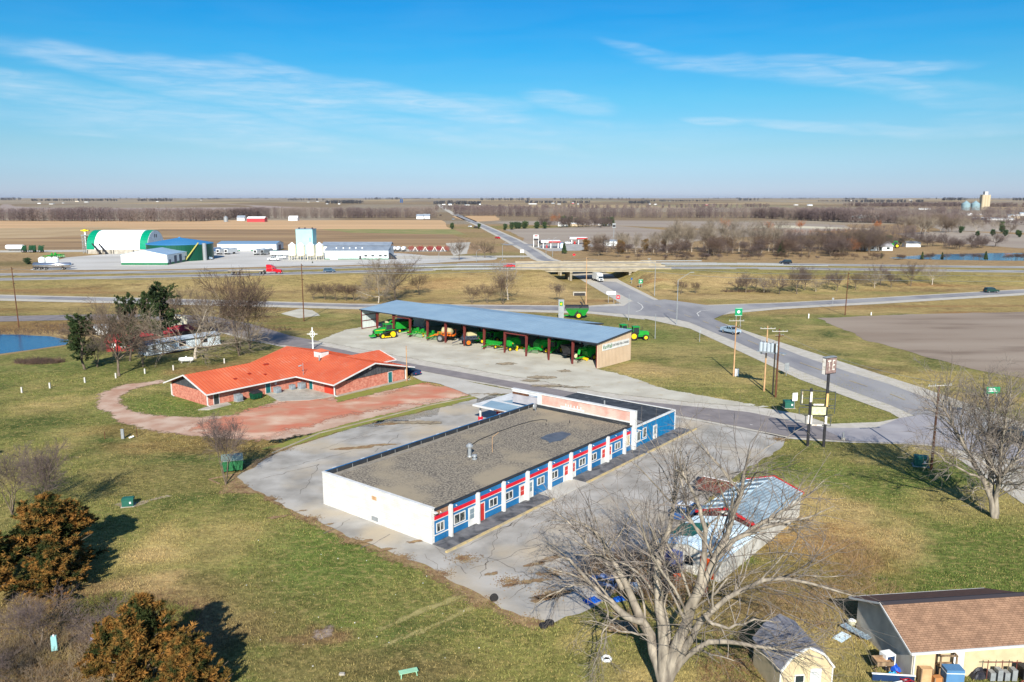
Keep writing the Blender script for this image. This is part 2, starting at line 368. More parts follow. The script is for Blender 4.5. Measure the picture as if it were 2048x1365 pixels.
# ================================================================ GROUND
GREEN=np.array(S((116,115,64))); LUSH=np.array(S((94,108,52))); DRY=np.array(S((160,142,92))); TAN=np.array(S((176,150,104)))
BROWN=np.array(S((122,98,70))); FIELD=np.array(S((150,138,122))); RUST=np.array(S((142,104,70))); DKG=np.array(S((74,86,44))); HARV=np.array(S((158,132,98)))
def ground_col(x, y):
    def mixc(c, k, t): t = np.clip(t,0,1)[:,None]; return c*(1-t)+k*t
    n1 = vn(x/14., y/14., 1); n2 = vn(x/5., y/5., 2); n3 = vn(x/37., y/37., 4); n4 = vn(x/2.2, y/2.2, 9)
    c = np.tile(GREEN, (len(x),1))
    c = mixc(c, DRY, (n1*.3+n2*.35+n4*.35-.47)*3.4)
    c = mixc(c, DKG, (vn(x/7.+7, y/6., 6)*.6+n4*.4-.5)*3.0)
    c = mixc(c, LUSH, (vn(x/18.+7, y/18., 16)-.58)*2.5)
    # dry rough grass on the embankment and along the highway
    d = y-Nline(x)
    m = sst((y-222-10*(n1-.5))/10)
    tan_ = mixc(np.tile(DRY*.8+RUST*.2,(len(x),1)), TAN, (n1*.5+n3*.5-.42)*3); tan_ = mixc(tan_, BROWN, (vn(x/13., y/5., 31)*.6+n4*.4-.56)*3); tan_ = mixc(tan_, GREEN*.7+DRY*.3, (vn(x/30+3, y/9., 5)*.7+n2*.3-.58)*3.); tan_ = mixc(tan_, RUST, (vn(x/26., y/7., 8)-.66)*3)
    c = mixc(c, tan_, m*.9)
    c = mixc(c, GREEN*.6+DRY*.4, sst((d+10)/6)*sst((40-d)/6)*.6)
    m2 = sst((d-37)/5)
    c = mixc(c, HARV*.9, m2)
    r = np.hypot(x, y)
    # far patchwork of harvested fields
    cx = np.floor((x+.12*y)/620.+.5*np.sin(y/3000.)); cy = np.floor(y/(520+r*.06)); hh = np.sin(cx*12.9898+cy*78.233)*43758.5453; hh = hh-np.floor(hh)
    pat = FIELD[None,:]*(.8+.35*hh[:,None]); pat = mixc(pat, TAN*.95, (hh > .78)*.5); pat = mixc(pat, BROWN, (hh < .18)*.5); pat = mixc(pat, GREEN*.8+FIELD*.2, ((hh > .5)&(hh < .55))*.5)
    c = mixc(c, pat, sst((y-1000)/60))
    return c
BL = [ # (px, py, rx, ry, colour, strength) soft patches seen in the photo
 (1850,1070,30,16,LUSH,.85),(1960,1130,14,6,LUSH,.6),(1640,1040,7,9,TAN,.75),(1650,1100,6,6,RUST,.55),(1700,1250,6,3,DRY,.6),(1550,1190,6,5,BROWN,.7),(1640,1300,3,4,DRY,.8),
 (700,960,9,4,GREEN,.3),(130,620,50,5,DKG,.2),(60,660,60,9,RUST,.75),(150,672,30,6,TAN,.8),(220,640,45,8,RUST,.5),(60,745,20,12,LUSH,.6),(260,790,14,5,LUSH,.25),(190,950,14,5,GREEN,.5),
 (380,960,10,5,BROWN,.3),(420,890,11,4,RUST,.45),(300,860,8,3,RUST,.35),(120,1290,12,9,BROWN,.9),(250,1240,6,5,BROWN,.6),(640,1275,2.6,1.2,BROWN,.9),(720,1340,7,2.5,BROWN,.45),(900,1180,9,3,GREEN,.5),(540,1150,8,4,LUSH,.4),(470,1230,6,6,BROWN,.35),
 (300,1110,2,1.2,TAN,.7),(355,1150,1.4,.8,TAN,.7),(290,1170,2.4,1.6,TAN,.6),(340,730,14,5,DKG,.6),(450,740,9,5,RUST,.6),(560,720,8,4,RUST,.4),(620,690,20,4,GREEN,.6),(600,665,16,4,DRY,.5),
 (1400,750,14,7,DRY,.7),(1330,700,10,7,DRY,.5),(1280,740,5,6,TAN,.7),(1700,820,12,7,GREEN,.8),(1600,800,9,6,GREEN,.7),(1760,850,9,3,LUSH,.4),(1600,690,22,9,DRY,.4),(1850,760,14,6,DRY,.7),(1950,800,10,4,TAN,.6),(1740,740,10,4,BROWN,.45),
 (2020,1010,9,5,DRY,.7),(1850,900,9,2.5,DRY,.4),(1000,590,60,9,RUST,.15),(1090,585,16,7,TAN,.6),(1480,595,30,6,TAN,.7),(500,560,40,8,TAN,.4),(330,570,70,8,DKG,.16),(900,575,18,8,TAN,.5),(1640,545,60,8,GREEN,.6),(1900,560,60,8,GREEN,.45),(1130,592,10,9,TAN,.6),
 (60,528,36,16,DKG*.5+BROWN*.5,.8),(70,505,60,16,TAN,.5),(1150,490,60,20,GREEN,.5),(960,510,34,26,GREEN,.6),(860,470,70,40,GREEN,.45),(1700,470,190,60,RUST,.25),(1960,480,80,18,GREEN*.6+DRY*.4,.8),(1800,490,60,12,TAN,.6),(1080,455,90,40,GREEN,.8)]
def apply_bl(x, y, c):
    for px, py, rx, ry, k, s in BL:
        q = P(px, py); e = ((x-q.x)/rx)**2+((y-q.y)/ry)**2
        w_ = (e < 4)
        if not w_.any(): continue
        nn = vn(x[w_]/rx*2.2+px, y[w_]/ry*2.2, 3)*.6+vn(x[w_]/rx*7+px, y[w_]/ry*7, 5)*.4
        t = (np.clip(1-e[w_]/2.2-(.5-nn)*1.1, 0, 1)*s*1.25).clip(0, s)[:,None]
        c[w_] = c[w_]*(1-t)+np.array(k)*t
    return c
def axis(segs):
    out = []
    for a, b, n in segs: out += list(np.linspace(a, b, n, endpoint=False))
    return out
xs = [-x for x in np.geomspace(200, 42000, 70)][::-1]+axis([(-195,195,300)])+list(np.geomspace(198, 42000, 70))
ys = [-3000,-800,-200,-50]+axis([(0,36,8),(36,230,190),(230,420,110),(420,1100,110)])+list(np.geomspace(1100, 42000, 220))
X, Y = np.meshgrid(xs, ys); nx, ny = len(xs), len(ys); x = X.ravel(); y = Y.ravel(); z = H(x, y)-.0
z = z-np.where(np.hypot(x,y) > 2500, .0, 0)
c = apply_bl(x, y, ground_col(x, y))
# basins of the ponds
def in_poly(x, y, poly):
    ins = np.zeros(len(x), bool); n = len(poly)
    for i in range(n):
        a, b = poly[i], poly[(i+1)%n]
        cnd = ((a[1] > y) != (b[1] > y)); xi = (b[0]-a[0])*(y-a[1])/((b[1]-a[1]) or 1e-9)+a[0]; ins ^= cnd&(x < xi)
    return ins
me = bpy.data.meshes.new('ground'); me.vertices.add(nx*ny); me.vertices.foreach_set('co', np.stack([x,y,z],1).ravel())
I = (np.arange(ny-1)[:,None]*nx+np.arange(nx-1)[None,:]).ravel(); q = np.stack([I,I+1,I+nx+1,I+nx],1)
me.loops.add(q.size); me.loops.foreach_set('vertex_index', q.ravel()); me.polygons.add(len(q)); me.polygons.foreach_set('loop_start', np.arange(0,q.size,4)); me.update(calc_edges=True)
ca = me.color_attributes.new('tint', 'FLOAT_COLOR', 'POINT'); ca.data.foreach_set('color', np.concatenate([c, np.ones((len(c),1))],1).astype(np.float32).ravel())
me.polygons.foreach_set('use_smooth', [True]*len(q))
def ground_mat():
    m = bpy.data.materials.new('ground_cover'); m.use_nodes = True; nt = m.node_tree; N = nt.nodes; L = nt.links; b = N['Principled BSDF']
    b.inputs['Roughness'].default_value = .95; b.inputs['Specular IOR Level'].default_value = .08
    at = N.new('ShaderNodeAttribute'); at.attribute_name = 'tint'; g = N.new('ShaderNodeNewGeometry')
    def nz(scale, det, stretch=(1,1,1), rot=0):
        mp = N.new('ShaderNodeMapping'); mp.inputs['Scale'].default_value = stretch; mp.inputs['Rotation'].default_value = (0,0,rad(rot)); L.new(g.outputs['Position'], mp.inputs[0])
        n = N.new('ShaderNodeTexNoise'); n.inputs['Scale'].default_value = scale; n.inputs['Detail'].default_value = det; n.inputs['Roughness'].default_value = .65; L.new(mp.outputs[0], n.inputs['Vector']); return n.outputs['Fac']
    def mr(f, a, b2, c_, d_):
        n = N.new('ShaderNodeMapRange'); 
        for i, v in enumerate((a,b2,c_,d_)): n.inputs[i+1].default_value = v
        L.new(f, n.inputs[0]); return n.outputs[0]
    def mul(a, k):
        x_ = N.new('ShaderNodeMix'); x_.data_type = 'RGBA'; x_.blend_type = 'MULTIPLY'; x_.inputs[0].default_value = 1; L.new(a, x_.inputs[6]); L.new(k, x_.inputs[7]); return x_.outputs[2]
    o = at.outputs['Color']
    o = mul(o, mr(nz(2.2,10), .3, .7, .5, 1.45)); o = mul(o, mr(nz(8,4), .3, .7, .66, 1.34)); o = mul(o, mr(nz(.32,6,(1,2.0,1),51), .32, .68, .66, 1.3)); o = mul(o, mr(nz(.05,4), .3, .7, .84, 1.12))
    # straw-coloured flecks
    x_ = N.new('ShaderNodeMix'); x_.data_type = 'RGBA'; L.new(mr(nz(1.1,9,(1,1.6,1),20), .50, .66, 0, .75), x_.inputs[0]); L.new(o, x_.inputs[6]); x_.inputs[7].default_value = (*[v*1.05 for v in DRY],1)
    L.new(x_.outputs[2], b.inputs['Base Color'])
    bp = N.new('ShaderNodeBump'); bp.inputs['Strength'].default_value = .7; bp.inputs['Distance'].default_value = .12; L.new(nz(3.2,8), bp.inputs['Height']); L.new(bp.outputs[0], b.inputs['Normal'])
    return m
GM = ground_mat(); me.materials.append(GM); go = bpy.data.objects.new('ground', me); COL.objects.link(go); tag(go, kind='structure')
# ================================================================ ROADS, LOTS, FIELDS, WATER
asph = mat('road_asphalt', S((140,138,138)), .9, col2=S((122,121,124)), scale=.25, stretch=(1,.35,1), coord='World', col3=S((152,150,148)), scale3=.05)
asph_p = mat('frontage_asphalt', S((134,127,125)), .9, col2=S((118,112,111)), scale=.4, coord='World')
should = mat('gravel_shoulder', S((188,182,170)), .95, col2=S((172,166,152)), scale=.8, coord='World', bump=.1, bscale=5)
gravel = mat('pale_gravel', S((192,188,172)), .95, col2=S((170,164,148)), scale=.16, coord='World', bump=.15, bscale=5, col3=S((176,164,140)), scale3=.5, w3=(.6,.72))
lot = mat('old_asphalt_lot', S((172,168,160)), .92, col2=S((140,136,128)), scale=.3, coord='World', bump=.2, bscale=4, col3=S((178,164,140)), scale3=.11, w3=(.5,.7), detail=12)
lotc = mat('pale_concrete_lot', S((184,180,170)), .9, col2=S((172,167,156)), scale=.3, coord='World', detail=8)
walk = mat('dark_asphalt_walk', S((112,112,114)), .95, col2=S((66,68,72)), scale=.7, coord='World', detail=9, bump=.3, bscale=5, dist=1.)
redd = mat('red_crushed_brick', S((186,112,86)), .95, col2=S((180,136,110)), scale=.2, coord='World', detail=9, col3=S((204,178,154)), scale3=.13, w3=(.5,.72), bump=.1, stretch=(1,1.6,1))
pinkd = mat('pink_dirt_track', S((190,166,146)), .95, col2=S((168,132,110)), scale=.3, coord='World', detail=8)
litter = mat('leaf_litter', S((124,96,70)), .97, col2=S((150,128,92)), scale=1.6, coord='World', detail=8, bump=.4, bscale=8)
rustd = mat('dry_weed_strip', S((150,128,84)), .97, col2=S((134,110,76)), scale=.6, coord='World', detail=9, bump=.3, bscale=6)
mark = mat('white_marking', S((225,222,212)), .8, col2=S((190,188,180)), scale=2)
ymark = mat('yellow_marking', S((190,168,116)), .85, col2=S((160,148,122)), scale=1.5)
crack = mat('crack_tar', S((106,101,95)), .9, col2=S((134,128,119)), scale=2)
water = mat('pond_water', (.008,.04,.11), .12, col2=(.015,.06,.14), scale=.03, spec=.35, coord='World', bump=.6, bscale=2.5)
soil = mat('tilled_soil', S((150,136,120)), .97, col2=S((132,116,100)), scale=.06, coord='World', stretch=(.25,1,1), detail=9, bump=.3, bscale=1.5, col3=S((112,96,82)), scale3=.12, w3=(.56,.75))
stub = mat('harvested_stubble', S((150,122,88)), .97, col2=S((128,104,74)), scale=.02, coord='World', stretch=(.3,1.6,1), detail=9, col3=S((170,142,102)), scale3=.012, w3=(.5,.7))
straw = mat('pale_straw_field', S((196,160,118)), .97, col2=S((180,148,108)), scale=.01, coord='World', stretch=(.3,2,1))
fgray = mat('grey_field', S((158,146,130)), .97, col2=S((144,130,116)), scale=.012, coord='World', stretch=(.25,1.6,1), detail=8)
fpurp = mat('far_field', S((160,144,132)), .97, col2=S((146,130,120)), scale=.008, coord='World', stretch=(.3,1.6,1))
fgreen = mat('winter_grass', S((120,124,70)), .97, col2=S((146,134,86)), scale=.05, coord='World', detail=8)
# fields
sheet('field', [(-420,459),(870,458),(1000,505),(880,512),(560,499),(-420,499)], stub, 3, 40, 3)
sheet('field', [(-420,441),(880,441),(905,459),(-420,459)], straw, 4, 60, 3)
sheet('field', [(-420,462),(180,455),(330,459),(90,476),(-420,482)], mat('tan_stubble', S((176,152,116)), .97, col2=S((160,136,100)), scale=.02, coord='World'), 5, 40, 6)
sheet('field', [(640,459),(900,459),(930,470),(700,466)], fgreen, 6, 30, 4)
sheet('field', [(1005,459),(1230,452),(1350,462),(1560,456),(1680,470),(1430,476),(1330,498),(1060,490)], fgray, 3, 30, 4)
sheet('field', [(985,444),(1200,441),(1450,444),(1700,450),(1690,462),(1540,462),(1240,452),(1010,450)], fgray, 4, 40, 6)
sheet('field', [(1490,455),(1560,451),(1750,458),(1740,460)], mat('pale_track', S((196,186,160)), .97), 5, 30, 3)
sheet('field', [(905,433),(990,431),(1000,441),(940,445)], straw, 5, 30, 4)
sheet('field', [(1790,468),(1900,462),(2048,470),(2400,480),(2400,500),(2048,497),(1900,487),(1840,480)], fgray, 4, 30, 5)
sheet('field', [(1850,444),(2048,442),(2300,444),(2300,462),(2048,466),(1880,462)], fgray, 4, 30, 5)
sheet('field', [(0,409),(420,407),(600,415),(300,424),(0,425)], fpurp, 6, 80, 10, drape=True)
sheet('field', [(1635,637),(1810,629),(2048,624),(2300,620),(2300,790),(2048,757),(1940,738),(1830,708),(1730,680)], soil, 3, 2, .8)
# the ponds
wat1 = [(-260,668),(40,670),(100,673),(138,681),(136,690),(60,700),(0,708),(-260,730)]
sheet('water', [(-270,664),(40,667),(104,670),(142,679),(146,690),(60,702),(0,712),(-270,736)], rustd, 2, 3, .8)
sheet('water', wat1, water, 3, 3, .5)
sheet('water', [(1780,517),(1850,510),(1960,507),(2400,505),(2400,524),(2048,522),(1880,520)], water, 4, 8, 1.5)
# crossroad
def poly2(l): return [P(*p).to_2d() for p in l]
sh_l = [(900,428),(952,452),(1002,478),(1046,504),(1062,518)]; sh_r = [(916,428),(985,456),(1040,480),(1085,504),(1108,518)]
as_l = [(903,428),(958,452),(1010,478),(1056,504),(1074,518)]; as_r = [(914,428),(979,456),(1034,480),(1076,504),(1096,518)]
# piece under the bridge, joined in world space
def zroad(x, y): return 0.
SL = poly2(sh_l)+[P(1148,552,0).to_2d(),P(1165,562,0).to_2d(),P(1250,612,0).to_2d(),P(1262,632,0).to_2d(),P(1380,658,0).to_2d(),P(1480,704,0).to_2d(),P(1600,760,0).to_2d(),P(1700,797,0).to_2d(),P(1780,826,0).to_2d(),P(1800,838,0).to_2d(),P(2048,1010,0).to_2d(),P(2400,1160,0).to_2d()]
SR = poly2(sh_r)+[P(1225,554,0).to_2d(),P(1240,562,0).to_2d(),P(1328,606,0).to_2d(),P(1390,620,0).to_2d(),P(1440,645,0).to_2d(),P(1520,672,0).to_2d(),P(1600,698,0).to_2d(),P(1700,730,0).to_2d(),P(1780,756,0).to_2d(),P(1850,778,0).to_2d(),P(2048,848,0).to_2d(),P(2400,980,0).to_2d()]
AL = poly2(as_l)+[P(1178,552,0).to_2d(),P(1190,562,0).to_2d(),P(1268,604,0).to_2d(),P(1300,622,0).to_2d(),P(1380,646,0).to_2d(),P(1480,688,0).to_2d(),P(1600,743,0).to_2d(),P(1700,782,0).to_2d(),P(1780,811,0).to_2d(),P(1850,842,0).to_2d(),P(2048,935,0).to_2d(),P(2400,1080,0).to_2d()]
AR = poly2(as_r)+[P(1212,554,0).to_2d(),P(1226,562,0).to_2d(),P(1310,602,0).to_2d(),P(1370,618,0).to_2d(),P(1430,640,0).to_2d(),P(1510,676,0).to_2d(),P(1600,712,0).to_2d(),P(1700,746,0).to_2d(),P(1780,770,0).to_2d(),P(1850,796,0).to_2d(),P(2048,864,0).to_2d(),P(2400,1000,0).to_2d()]
strip('gravel_shoulder', SL, SR, should, 5, 6); strip('road', AL, AR, asph, 7, 6)
strip('road', poly2([(868,406),(880,415),(905,430)]), poly2([(873,406),(888,415),(916,430)]), should, 8, 8)
# ramps
Lr = [(-300,588),(0,590),(350,598),(700,608),(950,610),(1180,612),(1262,606)]; Lr2 = [(-300,600),(0,602),(350,610),(700,619),(950,622),(1180,628),(1290,640)]
strip('gravel_shoulder', poly2(Lr), poly2(Lr2), should, 4, 8)
strip('road', poly2([(x_,y_+2.2) for x_,y_ in Lr[:-1]]+[(1290,612)]), poly2([(x_,y_-4.5) for x_,y_ in Lr2[:-1]]+[(1330,636)]), asph, 8, 8)
Rr = [(1320,607),(1400,611),(1560,606),(1750,596),(2048,579),(2400,560)]; Rr2 = [(1400,640),(1460,628),(1560,619),(1750,609),(2048,591),(2400,572)]
strip('gravel_shoulder', poly2(Rr), poly2(Rr2), should, 4, 8)
strip('road', poly2([(x_,y_+1.5) for x_,y_ in Rr]), poly2([(1360,640)]+[(x_,y_-4.5) for x_,y_ in Rr2[1:]]), asph, 8, 8)
sheet('road', [(1262,604),(1330,600),(1420,612),(1480,616),(1425,640),(1400,650),(1300,628),(1230,622)], asph, 9, 3, .2)
# frontage road and its shoulders
FL = [(450,640),(510,652),(560,670),(640,683),(800,712),(1000,748),(1200,784),(1380,804),(1500,812),(1600,830),(1660,850),(1760,846),(1830,832)]
FR = [(430,664),(490,680),(560,694),(700,716),(800,737),(1000,774),(1200,812),(1330,832),(1480,858),(1580,878),(1700,886),(1850,892),(2048,912)]
sheet('gravel_shoulder', FL+[(2048,880),(2200,990)]+FR[::-1], should, 5, 3, .3)
FLa = [(455,645),(540,671),(640,692),(800,724),(1000,760),(1200,796),(1380,814),(1500,826),(1600,848),(1680,862),(1770,862),(1850,848)]
FRa = [(440,660),(520,684),(640,702),(800,735),(1000,772),(1200,809),(1330,828),(1480,855),(1580,875),(1700,884),(1850,890),(2048,910)]
sheet('road', FLa+[(2048,890)]+FRa[::-1], asph_p, 9, 3, .15)
sheet('road', [(1640,858),(1750,858),(1800,838),(1850,830),(2048,900),(2200,960),(2200,990),(2048,925),(1850,890),(1700,884)], mat('worn_asphalt', S((158,155,156)), .9, col2=S((140,137,140)), scale=.3, coord='World'), 10, 3, .1)
# left spur of the frontage road running past the pond
sheet('road', [(-200,637),(120,631),(330,628),(430,634),(500,648),(580,672),(640,684),(560,692),(460,668),(330,642),(150,641),(-200,648)], asph_p, 6, 4, .2)
# shed yard
soft_sheet('gravel_lot', [(636,683),(690,661),(770,648),(1190,738),(1262,756),(1330,780),(1480,806),(1570,820),(1500,814),(1380,806),(1200,786),(1000,750),(800,714)], gravel, 10.5, 1.2, .7)
sheet('driveway', [(560,628),(600,618),(624,621),(640,632),(600,637)], gravel, 4, 1.5, .3)
# lot round the brick building / concrete apron by the road
sheet('parking_lot', [(815,738),(1000,778),(1100,792),(1180,806),(1130,800),(1040,788),(980,792),(960,800),(880,770),(845,764),(812,748)], lotc, 11, 2, .2)
# motel lot
soft_sheet('leaf_strip', [(470,950),(520,918),(640,868),(780,830),(930,795),(980,792),(1000,800),(940,812),(640,980),(640,1020),(880,1100),(1000,1200),(1120,1252),(1060,1256),(960,1210),(850,1150),(640,1060),(520,990),(440,985)], litter, 3, .8, 1.2)
sheet('parking_lot', [(500,978),(474,955),(560,905),(700,858),(850,824),(975,792),(1100,794),(1200,812),(1330,832),(1480,858),(1575,876),(1560,900),(1500,935),(1440,975),(1360,1060),(1330,1150),(1240,1180),(1180,1220),(1110,1246),(1040,1236),(960,1190),(850,1130),(720,1082),(600,1030)], lot, 5, .9, .3)
# dirt loop and red lot
soft_sheet('dirt_track', [(195,812),(205,786),(250,770),(330,760),(322,768),(268,778),(242,792),(238,808),(262,822),(310,832),(400,836),(470,830),(560,800),(680,795),(830,770),(965,786),(950,800),(840,820),(700,852),(560,880),(470,880),(380,872),(300,862),(240,846)], pinkd, 4, .8, 1.3)
soft_sheet('red_dirt_lot', [(440,838),(500,820),(600,796),(690,800),(760,790),(840,766),(955,784),(940,794),(800,812),(700,830),(600,858),(520,878),(430,872),(380,858)], redd, 5, .8, 2.8)
soft_sheet('lawn_strip', [(668,796),(810,764),(846,758),(858,764),(820,772),(700,800),(676,806)], GM_green:=mat('lawn_grass', S((116,124,50)), .95, col2=S((136,128,66)), scale=.8, coord='World', bump=.4, bscale=6), 7, .7, .6)
soft_sheet('lawn_strip', [(600,876),(720,842),(850,812),(965,786),(985,790),(900,812),(760,842),(560,900),(520,900)], GM_green, 7, .8, .7)
# co-op yard beyond the highway
sheet('gravel_lot', [(60,541),(130,516),(230,507),(430,499),(800,507),(870,513),(1000,513),(990,520),(840,528),(560,534),(300,540)], mat('yard_gravel', S((192,190,184)), .95, col2=S((172,168,160)), scale=.05, coord='World', stretch=(.4,1,1), detail=8), 5, 4, 1)
sheet('driveway', [(-300,501),(0,501.5),(180,500),(180,504.5),(0,505.5),(-300,506)], should, 6, 20, .3)
sheet('driveway', [(700,512),(900,512),(1060,512),(1060,515),(900,517),(800,519)], should, 7, 8, .5)
sheet('driveway', [(780,499),(890,500),(893,504),(780,504)], should, 6, 8, .5)
sheet('driveway', [(892,487),(940,485),(935,508),(905,512)], should, 6, 8, .5)
sheet('parking_lot', [(1068,495),(1090,489),(1180,487),(1190,493),(1160,502),(1100,503)], mat('station_paving', S((170,168,162)), .9, col2=S((150,148,142)), scale=.2, coord='World'), 6, 4, .4)
sheet('driveway', [(1000,488),(1068,489),(1075,492),(1010,491)], asph, 6, 8, .3)
# highway: two carriageways, pale shoulders, broken at the bridge
XB0, XB1 = 10.5, 55.5
def hz(x, y): return float(zh(x))+.05
def hwy(x0, x1, d0, d1, m, lev, nm='road'):
    n = 1
    A = [(x_, float(Nline(x_))+d0) for x_ in np.linspace(x0, x1, 30)]; B = [(x_, float(Nline(x_))+d1) for x_ in np.linspace(x0, x1, 30)]
    return strip(nm, A, B, m, lev, 1, zf=hz)
for x0, x1 in ((-900, XB0), (XB1, 900)):
    hwy(x0, x1, .3, 12, should, 1, 'gravel_shoulder'); hwy(x0, x1, 3.2, 10.4, asph, 4)
    hwy(x0, x1, 23, 34.5, should, 1, 'gravel_shoulder'); hwy(x0, x1, 25, 32.2, asph, 4)
# wheel ruts and a muddy spot on the lawn south of the motel
rut = mat('worn_rut', S((158,146,96)), .97, col2=S((138,130,80)), scale=1.2, coord='World')
for off in (0, 42):
    a_, b_, c_ = (990+off*.9,1166+off*.1), (850+off*.9,1216+off*.55), (745+off*.4,1262+off*.7)
    soft_sheet('wheel_rut', [a_, b_, c_, (c_[0]+7,c_[1]+5), (b_[0]+7,b_[1]+5), (a_[0]+7,a_[1]+4)], rut, 2, .25, .5)
soft_sheet('mud_patch', [(626,1276),(634,1262),(660,1250),(672,1256),(664,1272),(640,1284)], mat('dark_mud', S((98,84,76)), .9, col2=S((158,142,126)), scale=2.2, coord='World', detail=8), 3, .2, .5)
# road markings
mk = MB()
def dashes(a, b, n, wdt, mb, frac=.5, z=.14):
    a = Vector(a); b = Vector(b); d = (b-a); nrm = Vector((-d.y, d.x)).normalized()*wdt/2
    for i in range(n):
        p = a.lerp(b, i/n); q_ = a.lerp(b, (i+frac)/n); mb.add([(p.x-nrm.x,p.y-nrm.y,z),(p.x+nrm.x,p.y+nrm.y,z),(q_.x+nrm.x,q_.y+nrm.y,z),(q_.x-nrm.x,q_.y-nrm.y,z)], [(0,3,2,1)])
mid = [((a.x+b.x)/2,(a.y+b.y)/2) for a, b in zip([Vector(v) for v in AL], [Vector(v) for v in AR])]
for i in range(7, len(mid)-1):
    a = Vector(mid[i]); b = Vector(mid[i+1]); dashes(a, b, max(1,int((b-a).length/9)), .22, mk, .45)
mk.build('centre_line', ymark, kind='structure')
wk = MB(); dashes(P(1500,851,0).to_2d(), P(1510,853,0).to_2d(), 1, .15, wk)
for pts in ([(1275,606),(1283,611),(1286,616),(1282,621),(1272,625)], [(1424,621),(1402,623),(1394,628),(1398,634)]):
    for a, b in zip(pts[:-1], pts[1:]): dashes(P(*a,0).to_2d(), P(*b,0).to_2d(), 1, .25, wk, 1)
wk.build('white_line', mark, kind='structure')
# cracks, patches and leaf heaps on the motel lot
ck = MB(); rr = random.Random(4)
def crackline(a, b, w_=.05):
    p = P(*a,0).to_2d(); e = P(*b,0).to_2d(); n = max(3,int((e-p).length/.7)); prev = p
    for i in range(1, n+1):
        t = p.lerp(e, i/n)+Vector((rr.uniform(-.25,.25), rr.uniform(-.25,.25))); d = (t-prev); nn = Vector((-d.y,d.x)).normalized()*w_*rr.uniform(.5,1.5)
        ck.add([(prev.x-nn.x,prev.y-nn.y,.075),(prev.x+nn.x,prev.y+nn.y,.075),(t.x+nn.x,t.y+nn.y,.075),(t.x-nn.x,t.y-nn.y,.075)], [(0,3,2,1)]); prev = t
for a, b in [((900,1110),(1330,900)),((960,1110),(1120,1180)),((1000,1060),(1100,1010)),((1050,1090),(1240,980)),((1080,1010),(1190,1120)),((1150,960),(1330,1030)),((1200,930),(1380,1000)),((870,1095),(930,1150)),((850,1110),(880,1140)),((1250,900),(1450,930)),((1300,880),(1500,900)),((1380,850),(1420,960)),((1100,1130),(1020,1200)),((520,960),(640,930)),((560,940),(700,905)),((700,1040),(650,1070)),((780,1070),(720,1100)),((600,990),(640,930)),((640,900),(760,860)),((700,880),(860,850)),((1430,845),(1540,880)),((1180,1000),(1280,1060)),((1120,1060),(1180,1160)),((940,1140),(1080,1090)),((750,905),(800,870)),((1010,1035),(960,1160)),((1330,880),(1240,960)),((1130,1060),(1320,1010))]:
    crackline(a, b, rr.uniform(.02,.045))
for _ in range(90):
    a = (rr.uniform(930,1480), rr.uniform(880,1130)); b = (a[0]+rr.uniform(-70,70), a[1]+rr.uniform(-35,35))
    if b[1] > 1100-(b[0]-870)*.48+10 and a[1] > 1100-(a[0]-870)*.48+10: crackline(a, b, .025)
ck.build('pavement_cracks', crack, kind='structure')
for i, (px_, py_, a, b) in enumerate([(560,935,.0,0),(1060,1165,1.6,.5),(1085,1150,.9,.4),(1020,1172,1.,.4),(980,1150,.8,.4),(715,1086,1.3,.35),(765,1102,1.2,.4),(560,1035,1.1,.4),(600,1024,.8,.3),(660,1050,.7,.25),(930,1115,.8,.3),(830,1085,1.,.3),(1100,1120,1.5,.7),(1070,1130,1.,.4),(790,848,3.5,.9),(730,895,4,.7),(560,1010,.6,.3),(930,995,1.5,.35),(1170,965,.7,.3),(1110,1190,2.2,.6),(1090,1200,1.4,.4)]):
    if not a: continue
    q = P(px_, py_, 0); rs = random.Random(i); pts = [(q.x+a*(.55+.6*rs.random())*math.cos(t)+.4*b*math.sin(t), q.y+b*(.5+.7*rs.random())*math.sin(t)+.3*a*math.cos(t)) for t in np.linspace(0, 6.283, 22)[:-1]]
    soft_sheet('leaf_litter', pts, litter, 8, .2, .35, px=False)
for i, (px_, py_, a, b) in enumerate([(1085,757,2.6,1.6),(1095,773,3.4,.9),(1011,729,1.7,1.3),(1130,744,1.3,1.2),(1060,763,1.6,.8),(830,847,5,.8),(970,790,4,.35),(1150,776,3,.4)]):
    q = P(px_, py_, 0); rs = random.Random(i+50); pts = [(q.x+a*(.7+.5*rs.random())*math.cos(t), q.y+b*(.7+.5*rs.random())*math.sin(t)) for t in np.linspace(0, 6.283, 22)[:-1]]
    soft_sheet('dirt_patch', pts, mat('muddy_patch', S((128,114,94)), .95, col2=S((160,146,120)), scale=1.2, coord='World', detail=8), 14, .35, .8, px=False)

# ---- short winter turf and fallen leaves on the near lawns, as real blades
def avoid_polys():
    out = []
    for pp in ([(500,978),(474,955),(560,905),(700,858),(850,824),(975,792),(1100,794),(1200,812),(1330,832),(1480,858),(1575,876),(1560,900),(1500,935),(1440,975),(1360,1060),(1330,1150),(1240,1180),(1180,1220),(1110,1246),(1040,1236),(960,1190),(850,1130),(720,1082),(600,1030)], FL+[(2048,880),(2200,990)]+FR[::-1],
               [(195,812),(205,786),(250,770),(330,760),(322,768),(268,778),(242,792),(238,808),(262,822),(310,832),(400,836),(470,830),(560,800),(680,795),(830,770),(965,786),(950,800),(840,820),(700,852),(560,880),(470,880),(380,872),(300,862),(240,846)]):
        out.append([tuple(P(*q, 0).to_2d()) for q in pp])
    out.append([(27.6,50.2),(38.3,51.5),(37.5,58.5),(26.8,57.3)]); out.append([(17.8,48.3),(21.8,48.9),(21.2,53),(17.2,52.4)]); out.append([(18,64.5),(30.4,79),(25.6,83.2),(13.3,68.5)]); out.append([tuple(P(*q,0).to_2d()) for q in [(320,790),(418,815),(592,782),(670,795),(805,765),(780,720),(560,690)]])
    return out
AVO = avoid_polys()
